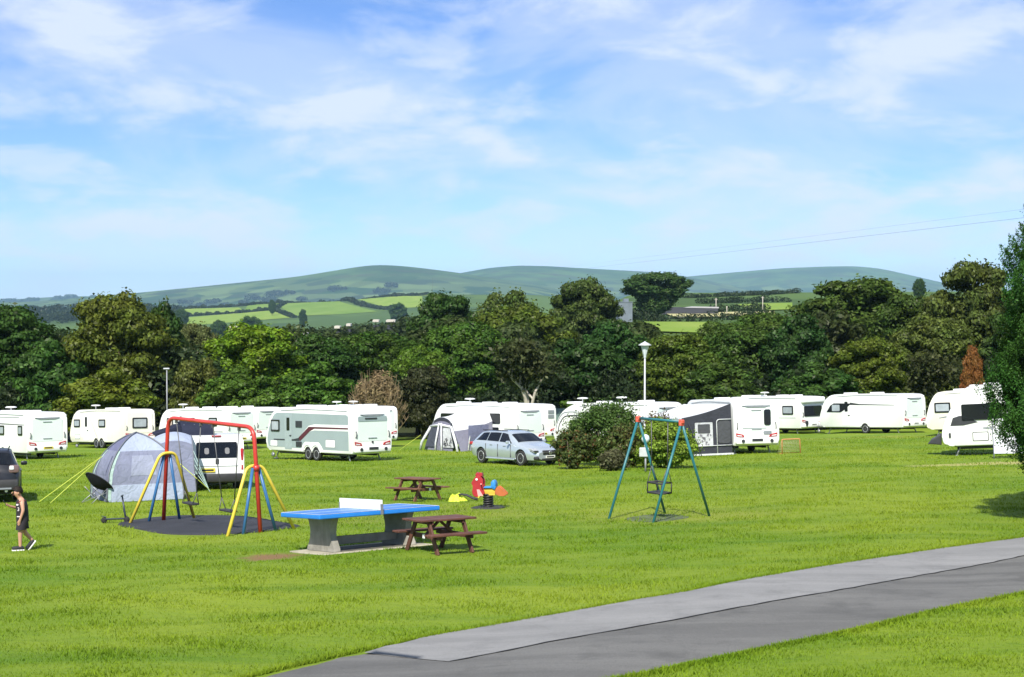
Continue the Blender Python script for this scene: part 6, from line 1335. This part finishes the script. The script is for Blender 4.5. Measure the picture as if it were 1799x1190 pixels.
# porch awning in front of the middle caravan
al = math.radians(41); f = Vector((-math.sin(al), math.cos(al), 0)); n = Vector((math.cos(al), math.sin(al), 0)); gc = G(905, 791); base = gc + f * 3.6
pa = thing('porch_awning', 'grey and white inflatable porch awning left of the silver estate car', 'awning', gp(base.x, base.y), math.atan2(f.y, f.x)); W2, D, HB, HF = 1.75, 2.35, 2.42, 1.95    # x along caravan, y outwards
ar = lambda u: HF * (1 - abs(u) ** 3.0) ** 0.8
roofp = []
for i in range(7):
    t = i / 6; row = []
    for j in range(13):
        u = -1 + 2 * j / 12; zf = 1.18 + (HF - 1.18) * (1 - u * u) ** 0.5; zb = 1.70 + (HB - 1.70) * (1 - u ** 4) ** 0.6; row.append((u * (W2 * (0.95 - 0.33 * t)), 0.04 + D * t, zb * (1 - t) + zf * t - 0.10 * math.sin(math.pi * t)))
    roofp.append(row)
MB().grid(roofp).build('roof_cloth', WHITEC, pa, True)
fr, bk = roofp[-1], roofp[0]
MB().grid([[Vector(q).lerp(Vector((q[0] * 1.62, q[1] + 0.18, 0.0)), k / 5) for q in fr[2:11]] for k in range(6)]).build('front_wall', GREYC, pa, True)
MB().grid([[Vector(q) * 1.0 + Vector((0, 0.02, -0.02 - 0.07 * k)) for q in fr[2:11]] for k in range(6)]).build('dark_valance', CHARC, pa, True)
for e in (0, 12):
    MB().grid([[Vector(r_[e]).lerp(Vector((r_[e][0] * (1.06 + 0.5 * i / 6), r_[e][1], 0.0)), k / 5) for i, r_ in enumerate(roofp)] for k in range(6)]).build('side_wall', GREYC, pa, True)
def beam(x0, x1, y0, y1, z1, m_=WHITEC, r=0.075): return MB().tube([(x0, y0, 0), (x0 * 0.82 + x1 * 0.18, y0, 0.5), (x1, y1, z1)], r, 8).build('air_beam', m_, pa)
yF = 0.04 + D + 0.2
for s in (-1, 1): beam(s * 1.72, s * 0.92, yF + 0.06, yF - 0.12, 1.42); beam(s * 0.30, s * 0.10, yF + 0.08, yF - 0.06, 1.62, WHITEC, 0.05)
MB().tube([(-0.92, yF - 0.10, 1.42), (0, yF - 0.06, 1.52), (0.92, yF - 0.10, 1.42)], 0.07, 8).build('cross_beam', WHITEC, pa)
for s in (-1, 1):
    MB().quad((s * 0.36, yF + 0.03, 0.25), (s * 1.32, yF + 0.03, 0.25), (s * 0.86, yF - 0.06, 1.34), (s * 0.26, yF - 0.05, 1.36)).build('window_panel', CLEARW if s < 0 else fabric('dark_window', (0.09, 0.10, 0.13)), pa)
MB().grid([[(-1.62 - 0.02, 0.3 + 1.5 * j / 6, 0.15 + 1.35 * i / 6) for j in range(7)] for i in range(7)]).build('side_door_panel', LILACD, pa, True)
MB().tube(bend([(-1.66, 0.25, 0.1), (-1.50, 0.3, 1.55), (-1.50, 1.5, 1.5), (-1.75, 1.9, 0.1)], 0.25, 5), 0.04, 6).build('door_piping', WHITEC, pa)
for j in range(22):
    pass
DC = mat('scribble_dark', (0.06, 0.06, 0.07), 0.8); m = MB(); rr = random.Random(4)
for i in range(34):
    x, z = -rr.uniform(0.45, 1.15), rr.uniform(0.3, 0.75); a = rr.uniform(0, 3.1); m.box((x, yF + 0.038, z), (rr.uniform(0.06, 0.2), 0.004, 0.035), (0, a, 0))
o_ = m.build('window_print', DC, pa); o_['kind'] = 'stuff'
MB().tube([(1.74, yF, 0.9), (2.6, yF + 0.9, 0.02)], 0.010, 4).build('guy_line', GUYY, pa)

# charcoal awning on the right hand caravan
al = math.radians(13); f = Vector((-math.sin(al), math.cos(al), 0)); n = Vector((math.cos(al), math.sin(al), 0)); gc = G(1290, 799); base = gc + f * 0.15
ca_ = thing('caravan_awning', 'charcoal walled awning with white roof on the right hand caravan', 'awning', gp(base.x, base.y), math.atan2(f.y, f.x)); LA, DA, ZB, ZF = 6.6, 2.45, 2.40, 1.78
def rp(x, t): return (x, 0.03 + DA * t, ZB + (ZF - ZB) * t - 0.07 * math.sin(math.pi * t) - 0.03 * math.sin(math.pi * ((x / LA * 3) % 1)))
MB().grid([[rp(LA * i / 18, j / 6) for j in range(7)] for i in range(19)]).grid([[(LA * i / 18, 0.03 + DA + 0.02, ZF - 0.16 * j) for j in range(2)] for i in range(19)]).build('roof_cloth', WHITEC, ca_, True)
MB().grid([[Vector((0.0, 0.03 + DA * j / 6 + 0.25 * (j / 6) * (1 - i / 5), rp(0, j / 6)[2] * i / 5 + 0.02)) for j in range(7)] for i in range(6)]).build('end_wall', CHARC, ca_, True)
MB().grid([[Vector((LA, 0.03 + DA * j / 6, rp(LA, j / 6)[2] * i / 5 + 0.02)) for j in range(7)] for i in range(6)]).build('end_wall', CHARC, ca_, True)
MB().grid([[Vector((LA * j / 12, 0.03 + DA + 0.25 * (1 - i / 5), (ZF - 0.05) * i / 5 + 0.02)) for j in range(13)] for i in range(6)]).build('front_wall', CHARC, ca_, True)
xw = -0.022
def wpan(nm, pts, m_): return MB().quad(*[(xw, y, z) for y, z in pts]).build(nm, m_, ca_)
wp = MB().prism(rrect(0.98, 1.86, 0.42, 1.56, 0.04), xw - 0.01, xw, 'YZ').build('window', CLEARW, ca_); MB().prism(rrect(1.12, 1.72, 1.05, 1.48, 0.04), xw - 0.022, xw - 0.012, 'YZ').build('dark_pane', CHARW, wp); m = MB(); rr = random.Random(8)
for i in range(16): m.box((xw - 0.016, rr.uniform(1.05, 1.8), rr.uniform(0.5, 0.98)), (0.006, rr.uniform(0.04, 0.14), rr.uniform(0.05, 0.16)), (rr.uniform(0, 1.5), 0, 0))
o_ = m.build('curtain_print', mat('grey_print', (0.20, 0.20, 0.22), 0.9), ca_); o_['kind'] = 'stuff'
MB().prism(rrect(0.10, 0.72, 0.55, 1.62, 0.14), xw - 0.008, xw, 'YZ').build('side_door', CHARW, ca_); MB().tube(bend([(xw - 0.02, 0.78, 0.05), (xw - 0.02, 0.78, 1.68), (xw - 0.02, 0.06, 1.68)], 0.16, 5), 0.022, 6).build('door_piping', WHITEC, ca_)
MB().tube([(xw - 0.02, 0.05, 0.46), (xw - 0.02, DA + 0.1, 0.46)], 0.022, 6).build('horizontal_piping', WHITEC, ca_); MB().tube([(xw - 0.02, 2.2, 1.6), (xw - 0.35, 1.9, 0.6), (xw - 0.5, 1.75, 0.0)], 0.022, 5).build('storm_strap', CHARC, ca_)
MB().box((xw - 0.03, DA / 2 + 0.1, 0.05), (0.06, DA + 0.2, 0.08)).build('mud_wall', WHITEC, ca_)
for x0 in (0.4, 2.5, 4.5): MB().prism(rrect(x0, x0 + 1.6, 0.55, 1.5, 0.12), 0.03 + DA + 0.20, 0.03 + DA + 0.215, 'XZ').build('front_window', CHARW, ca_); MB().tube(bend([(x0 - 0.06, DA + 0.26, 0.1), (x0 - 0.06, DA + 0.15, 1.58), (x0 + 1.66, DA + 0.15, 1.58), (x0 + 1.66, DA + 0.26, 0.1)], 0.2, 5), 0.022, 6).build('window_piping', WHITEC, ca_)
g = G(1212, 800); sk = thing('water_carrier', 'white water container standing by the charcoal awning corner', 'container', gp(g.x, g.y + 0.15)); MB().box((0, 0, 0.2), (0.34, 0.26, 0.4), bev=0.06, seg=2).build('tank', WHITEC, sk, True); MB().tube([(-0.1, 0, 0.4), (0, 0, 0.47), (0.1, 0, 0.4)], 0.02, 6).build('handle', TRIM, sk)

# porch canvas at the nearest right caravan
al = math.radians(74); f = Vector((-math.sin(al), math.cos(al), 0)); n = Vector((math.cos(al), math.sin(al), 0)); gc = G(1657, 807); base = gc - f * 3.1
ws = thing('canvas_porch', 'white sloping porch canvas on the nearest right caravan', 'awning', gp(base.x, base.y), math.atan2(f.y, f.x))
MB().grid([[Vector((1.15 - 2.4 * j / 8, 0.04 + (1.15 + 0.2 * j / 8) * i / 6, 1.55 - 1.35 * i / 6 - 0.05 * math.sin(math.pi * i / 6))) for j in range(9)] for i in range(7)]).build('sloping_cloth', WHITEC, ws, True); MB().tube([(1.16, 0.06, 1.56), (1.16, 1.2, 0.2), (1.16, 1.25, 0.0)], 0.02, 5).build('pole', POLEG, ws); MB().tube([(-1.25, 0.06, 1.56), (-1.25, 1.4, 0.2), (-1.25, 1.45, 0.0)], 0.02, 5).build('pole', POLEG, ws)

# ---- far buildings, poles, wires
GREYM = mat('grey_cladding', (0.15, 0.18, 0.21), 0.6, var=0.15, scale=0.8); DARKM = mat('barn_dark', (0.035, 0.038, 0.05), 0.7); ROOFW = mat('pale_roof', (0.34, 0.34, 0.36), 0.6); HUTY = mat('hut_yellow', (0.56, 0.45, 0.24), 0.8, var=0.12); HUTG = mat('hut_green_roof', (0.085, 0.14, 0.11), 0.7, var=0.15)
Y = 330; p = at(1099, 553, Y); z0 = h(p.x, Y); k = Y / F_PX; sh = thing('grey_shed', 'small grey clad shed among trees left of the flat topped tree', 'shed', (p.x, Y, min(z0, p.z)), math.radians(6), slope=False); hh = at(1099, 531, Y).z - sh.location.z
MB().box((0, 1.6, hh / 2 - 0.5), (3.0, 3.2, hh + 1.0)).build('wall', GREYM, sh)
for i in range(9): MB().box((-1.4 + 0.35 * i, -0.03, hh / 2), (0.05, 0.05, hh)).build('cladding_rib', GREYM, sh)
MB().box((0.3, 1.6, hh + 0.35), (1.1, 1.2, 0.8)).build('roof_vent', GREYM, sh); MB().box((0, 1.6, hh + 0.04), (3.2, 3.4, 0.1)).build('roof', GREYM, sh)
Y = 440; p = at(1206, 548, Y); z0 = h(p.x, Y); bn = thing('long_barn', 'long low dark barn with pale roof edge beside the hay strip', 'barn', (p.x, Y, z0 - 0.2), math.radians(-2), slope=False); MB().prism([(-7, 0), (-7, 1.9), (-6.5, 2.4), (9.0, 2.2), (9.0, 0)], 0, 5, 'XZ').build('wall', DARKM, bn); MB().prism([(-1, 2.2), (9.2, 2.02), (9.2, 2.42), (2.0, 2.55)], -0.15, 5.1, 'XZ').build('roof', ROOFW, bn)
for px_, top, b_, Y, lb in ((1258, 524, 549, 440, 'pale upright pole at the right end of the long barn'), (1340, 521, 548, 455, 'thin pale pole standing in the upper right bright field'), (1277, 538, 549, 440, 'short pale post right of the long barn pole')):
    p = at(px_, top, Y); z0 = h(p.x, Y); q = thing('utility_pole', lb, 'pole', (p.x, Y, z0), slope=False); MB().tube([(0, 0, -0.3), (0, 0, p.z - z0)], 0.13, 6).build('post', mat('weathered_pole', (0.40, 0.37, 0.32), 0.9), q); MB().box((0, 0, p.z - z0 - 0.35), (0.9 if top < 530 else 0.3, 0.1, 0.1)).build('crossarm', MATS['weathered_pole'], q)
Y = 112; p = at(990, 760, Y); hu = thing('green_roofed_hut', 'small yellow hut with green roof between two middle caravans', 'hut', gp(p.x, Y), math.radians(0), slope=False); ez = at(990, 739, Y).z - hu.location.z; tz = at(990, 723, Y).z - hu.location.z
MB().box((0, 1.5, ez / 2), (3.0, 2.6, ez)).build('wall', HUTY, hu); MB().prism([(0.0, ez - 0.05), (1.6, tz), (3.2, ez - 0.05), (3.2, ez + 0.05), (1.6, tz + 0.1), (0.0, ez + 0.05)], -1.75, 1.75, 'YZ').build('roof', HUTG, hu)
for x in (-1.2, 0.25, 1.3): MB().box((x, 0.14, ez / 2), (0.12, 0.12, ez)).build('post', BARK, hu)
MB().box((0.75, 0.18, ez * 0.45), (0.7, 0.05, ez * 0.8)).build('door', DARKM, hu)
for px_, py_, w_, Y, lb in ((535, 586, 8, 300, 'tiny white roof glinting among the left treetops'), (592, 574, 10, 330, 'small white roof among treetops below the widest field'), (612, 570, 8, 340, 'smallest white roof in the row above the wood'), (660, 563, 11, 350, 'white roof left of the largest roof in the row above the wood'), (686, 563, 16, 352, 'largest white roof in the row above the wood')):
    p = at(px_, py_, Y); k = Y / F_PX; q = thing('distant_caravan', lb, 'caravan', (p.x, Y, h(p.x, Y)), slope=False, group='pale roofs showing through the treetops'); dz = p.z - q.location.z
    MB().prism([(-w_ * k / 2, dz - 0.45), (w_ * k / 2, dz - 0.45), (w_ * k / 2, dz), (w_ * k * 0.4, dz + 0.14), (-w_ * k * 0.4, dz + 0.14), (-w_ * k / 2, dz)], 0, 3, 'XZ', 0.05, 1).build('body', mat('pale_distant_roof', (0.50, 0.47, 0.40), 0.6), q); MB().box((0, 1.5, dz / 2 - 0.6), (w_ * k * 0.8, 2.4, dz - 1.0)).build('base', DARKM, q)
# overhead wires from a pole right of the frame down to a pole beyond the wood
WIRE = mat('wire', (0.16, 0.20, 0.27), 0.6)
for (a, b, lb, r_) in ((((1900, 371), 150), ((760, 490), 3200), 'lower overhead wire crossing the sky above the hills', 0.018), (((1900, 355), 150), ((760, 486), 3200), 'fainter upper overhead wire crossing the sky above the hills', 0.010)):
    A, B = at(*a[0], a[1]), at(*b[0], b[1]); m = MB(); m.tube([A.lerp(B, t / 24) - Vector((0, 0, 5.0 * math.sin(math.pi * t / 24))) for t in range(25)], r_, 4); m.build('overhead_wire', WIRE, label=lb, cat='wire', group='overhead wires')
for (q, Y, lb, top) in (((1900, 352), 150, 'wooden pole carrying the overhead wires, right of the conifer', 0.4), ((760, 489), 3200, 'wooden pole carrying the overhead wires beyond the wood', 0.4)):
    p = at(*q, Y); z0 = h(p.x, Y); o_ = thing('utility_pole', lb, 'pole', (p.x, Y, z0), slope=False); MB().tube([(0, 0, -0.5), (0, 0, p.z - z0 + top)], [0.16, 0.11], 8).build('post', BARK, o_); MB().box((0, 0, p.z - z0), (1.4, 0.12, 0.12)).build('crossarm', BARK, o_)

# ------------------------------------------------------------------ child walking, looking at a phone
def skin_mesh(name, V, E, R, m, parent, sub=2, root=0):
    me = bpy.data.meshes.new(name); me.from_pydata([tuple(v) for v in V], E, []); ob = bpy.data.objects.new(name, me); COL.objects.link(ob)
    ob.modifiers.new('s', 'SKIN'); sk_ = me.skin_vertices[0].data
    for i, r in enumerate(R): sk_[i].radius = r if isinstance(r, tuple) else (r, r); sk_[i].use_root = (i == root)
    sb = ob.modifiers.new('u', 'SUBSURF'); sb.levels = sub; sb.render_levels = sub
    dg = bpy.context.evaluated_depsgraph_get(); dg.update(); nm_ = bpy.data.meshes.new_from_object(ob.evaluated_get(dg)); bpy.data.objects.remove(ob); nm_.name = name
    nm_.materials.clear(); nm_.materials.append(m)
    for p in nm_.polygons: p.use_smooth = True
    return mesh_obj(name, nm_, parent)
SKINM = mat('skin', (0.50, 0.27, 0.18), 0.55, var=0.06); HAIR = mat('hair_brown', (0.030, 0.020, 0.014), 0.7, var=0.3); JER = mat('black_jersey', (0.020, 0.016, 0.022), 0.8, var=0.2); JERT = mat('maroon_trim', (0.16, 0.02, 0.035), 0.8); SHOE = mat('shoe_black', (0.02, 0.02, 0.024), 0.6); SOLE = mat('shoe_sole', (0.74, 0.73, 0.70), 0.6); LETT = mat('jersey_lettering', (0.74, 0.66, 0.66), 0.7)
g = G(40, 967); kid = thing('person', 'child in black basketball vest and shorts walking left, looking at a phone', 'person', g, math.pi + 0.42, slope=False)
V, E, R = [], [], []
def nd(p, r, par=None):
    V.append(Vector(p)); R.append(r); i = len(V) - 1
    if par is not None: E.append((par, i))
    return i
pel = nd((0, 0, 0.66), (0.105, 0.085)); sp1 = nd((0.005, 0, 0.78), (0.10, 0.080), pel); ch1 = nd((0.015, 0, 0.91), (0.112, 0.085), sp1); ch2 = nd((0.02, 0, 1.0), (0.085, 0.07), ch1)
nk = nd((0.045, 0, 1.06), 0.042, ch2); h0 = nd((0.075, 0, 1.11), (0.062, 0.066), nk); h1 = nd((0.10, 0, 1.165), (0.088, 0.078), h0); h2 = nd((0.10, 0, 1.225), (0.080, 0.072), h1)
# left arm (camera side) hangs; right arm holds the phone up in front
s_ = nd((0.02, 0.125, 0.985), 0.048, ch2); e_ = nd((0.005, 0.175, 0.82), 0.036, s_); w_ = nd((0.06, 0.165, 0.655), 0.025, e_); pl = nd((0.075, 0.160, 0.60), (0.030, 0.018), w_)
for dx, dy, l, dz in ((0.020, -0.004, 0.052, 0.0), (0.009, 0.0, 0.062, -.004), (-0.004, 0.0, 0.060, -.004), (-0.016, 0.0, 0.048, 0.0)):
    b0 = nd((0.080 + dx, 0.160 + dy, 0.585 + dz), 0.009, pl); nd((0.088 + dx, 0.152, 0.585 + dz - l), 0.007, b0)
tb = nd((0.105, 0.150, 0.605), 0.009, pl); nd((0.112, 0.142, 0.575), 0.007, tb)
s2 = nd((0.03, -0.125, 0.985), 0.048, ch2); e2 = nd((0.07, -0.165, 0.83), 0.036, s2); w2_ = nd((0.235, -0.07, 0.895), 0.025, e2); pr = nd((0.280, -0.050, 0.925), (0.028, 0.018), w2_)
for k_, (dy, l) in enumerate(((0.018, 0.05), (0.006, 0.056), (-0.006, 0.054), (-0.018, 0.045))):
    b0 = nd((0.300, -0.050 + dy, 0.925 + 0.004 * k_), 0.0085, pr); nd((0.328, -0.050 + dy + 0.004, 0.925 + l * 0.55), 0.007, b0)
tb = nd((0.285, -0.022, 0.945), 0.009, pr); nd((0.305, -0.012, 0.968), 0.007, tb)
# legs: left foot planted ahead, right foot pushing off behind
hL = nd((0.01, 0.068, 0.60), 0.075, pel); kL = nd((0.055, 0.072, 0.345), 0.050, hL); aL_ = nd((0.055, 0.075, 0.085), 0.032, kL); fL = nd((0.075, 0.076, 0.045), 0.034, aL_); nd((0.165, 0.08, 0.035), 0.030, fL)
hR = nd((-0.01, -0.068, 0.60), 0.075, pel); kR = nd((-0.045, -0.07, 0.36), 0.050, hR); aR_ = nd((-0.205, -0.07, 0.165), 0.032, kR); fR = nd((-0.205, -0.07, 0.115), 0.034, aR_); nd((-0.150, -0.07, 0.045), 0.030, fR)
skin_mesh('body', V, E, R, SKINM, kid)
# clothing
jv = [(0.0, 0, 0.60), (0.0, 0, 0.70), (0.005, 0, 0.80), (0.015, 0, 0.91), (0.02, 0, 0.985), (0.022, 0, 1.018)]
def tube_cloth(name, rings, m, n=20):
    mm = MB(); RG = []
    for (c, rx, ry) in rings: RG.append([mm.bm.verts.new((c[0] + rx * math.cos(2 * math.pi * k / n) * (1 + 0.025 * math.sin(5 * 2 * math.pi * k / n + c[2] * 30)), c[1] + ry * math.sin(2 * math.pi * k / n), c[2])) for k in range(n)])
    for a, b in zip(RG, RG[1:]):
        for k in range(n): mm.bm.faces.new((a[k], a[(k + 1) % n], b[(k + 1) % n], b[k]))
    return mm.build(name, m, kid, True)
vest = tube_cloth('vest', [((0, 0, 0.585), 0.125, 0.150), ((0.0, 0, 0.68), 0.122, 0.148), ((0.005, 0, 0.80), 0.118, 0.140), ((0.012, 0, 0.91), 0.118, 0.142), ((0.018, 0, 0.975), 0.104, 0.132), ((0.022, 0, 1.022), 0.080, 0.095), ((0.025, 0, 1.045), 0.060, 0.066)], JER)
for s in (1, -1): MB().tube([(0.10, s * 0.075, 0.97), (0.05, s * 0.125, 1.01), (-0.06, s * 0.10, 1.01)], 0.012, 6).build('armhole_trim', JERT, vest)
tube_cloth('shorts_leg', [((0.042, 0.078, 0.43), 0.100, 0.088), ((0.03, 0.075, 0.50), 0.100, 0.088), ((0.0, 0.055, 0.62), 0.115, 0.098)], JER); tube_cloth('shorts_leg', [((-0.035, -0.075, 0.43), 0.100, 0.085), ((-0.03, -0.072, 0.50), 0.100, 0.086), ((0.0, -0.055, 0.62), 0.115, 0.098)], JER)
hp = []
for i in range(9):
    row = []
    for j in range(19):
        th, ph = math.pi * 0.50 * i / 8, 2 * math.pi * j / 18; d = Vector((math.sin(th) * math.cos(ph), math.sin(th) * math.sin(ph), math.cos(th))); d = Matrix.Rotation(math.radians(-28), 3, 'Y') @ d; jt = 1 + 0.05 * math.sin(j * 3.7 + i * 2.1)
        row.append(Vector((0.095, 0, 1.195)) + Vector((d.x * 0.112, d.y * 0.094, d.z * 0.105)) * jt)
    hp.append(row)
MB().grid(hp, thick=0.012).build('hair', HAIR, kid, True)
face = MB(); face.tube([(0.185, 0, 1.185), (0.205, 0, 1.165), (0.19, 0, 1.155)], [0.008, 0.013, 0.009], 6); face.build('nose', SKINM, kid)
for s in (-1, 1): MB().lathe([(0.005, -0.006), (0.013, 0.0), (0.005, 0.006)], (0.172, s * 0.034, 1.19), 'X', 8).build('eye', HAIR, kid); MB().box((0.085, s * 0.084, 1.17), (0.032, 0.016, 0.045), bev=0.006).build('ear', SKINM, kid)
MB().box((0.176, 0, 1.128), (0.010, 0.040, 0.008)).build('mouth', mat('lips', (0.40, 0.14, 0.12), 0.5), kid)
for (x, y, z, rot) in ((0.10, 0.077, 0.04, 0.0), (-0.165, -0.07, 0.085, math.radians(52))):
    M_ = Matrix.Translation((x, y, z)) @ Matrix.Rotation(rot, 4, 'Y'); m = MB(); m.box((0.0, 0, 0.022), (0.235, 0.086, 0.075), bev=0.03, seg=2); bmesh.ops.transform(m.bm, matrix=M_, verts=m.bm.verts); s1 = m.build('shoe', SHOE, kid, True); m = MB(); m.box((0.0, 0, -0.022), (0.25, 0.094, 0.030), bev=0.010); bmesh.ops.transform(m.bm, matrix=M_, verts=m.bm.verts); m.build('sole', SOLE, s1, True)
# vest number and lettering on the chest side that shows
def flat_text(txt, size, mw, m, parent, name):
    cu = bpy.data.curves.new(name, 'FONT'); cu.body = txt; cu.size = size; cu.align_x = 'CENTER'; cu.align_y = 'CENTER'; cu.extrude = 0.002; ob = bpy.data.objects.new(name, cu); COL.objects.link(ob); dg = bpy.context.evaluated_depsgraph_get(); dg.update(); me = bpy.data.meshes.new_from_object(ob.evaluated_get(dg)); bpy.data.objects.remove(ob); me.materials.clear(); me.materials.append(m); o = mesh_obj(name, me, parent); o.matrix_local = mw; return o
def face_m(x, y, z, a): return Matrix.Translation((x, y, z)) @ Matrix.Rotation(a, 4, 'Z') @ Matrix.Rotation(math.pi / 2, 4, 'X')
A_ = math.radians(90 + 52); nx, ny = math.cos(A_ - math.pi / 2), math.sin(A_ - math.pi / 2)
flat_text('3', 0.105, face_m(0.012 + nx * 0.128, ny * 0.148, 0.845, A_), LETT, vest, 'number')
MB().box((0.012 + nx * 0.112, ny * 0.132, 0.935), (0.005, 0.11, 0.032), (0, 0, A_ - math.pi / 2)).build('lettering', LETT, vest)
MB().box((0.005 + nx * 0.13, ny * 0.15, 0.70), (0.005, 0.08, 0.020), (0, 0, A_ - math.pi / 2)).build('lettering', LETT, vest)
ph_ = Matrix.LocRotScale(kid.location, kid.rotation_euler, kid.scale) @ Vector((0.330, -0.050, 0.965)); phn = thing('phone', 'dark mobile phone held up in the walking child hand', 'phone', ph_, math.pi + 0.42, slope=False)
MB().box((0, 0, 0), (0.012, 0.062, 0.125), (0, 0.5, 0), bev=0.004).build('case', TRIM, phn); MB().box((-0.007, 0, -0.002), (0.003, 0.056, 0.115), (0, 0.5, 0)).build('screen', GLASS, phn)

grass_blades()
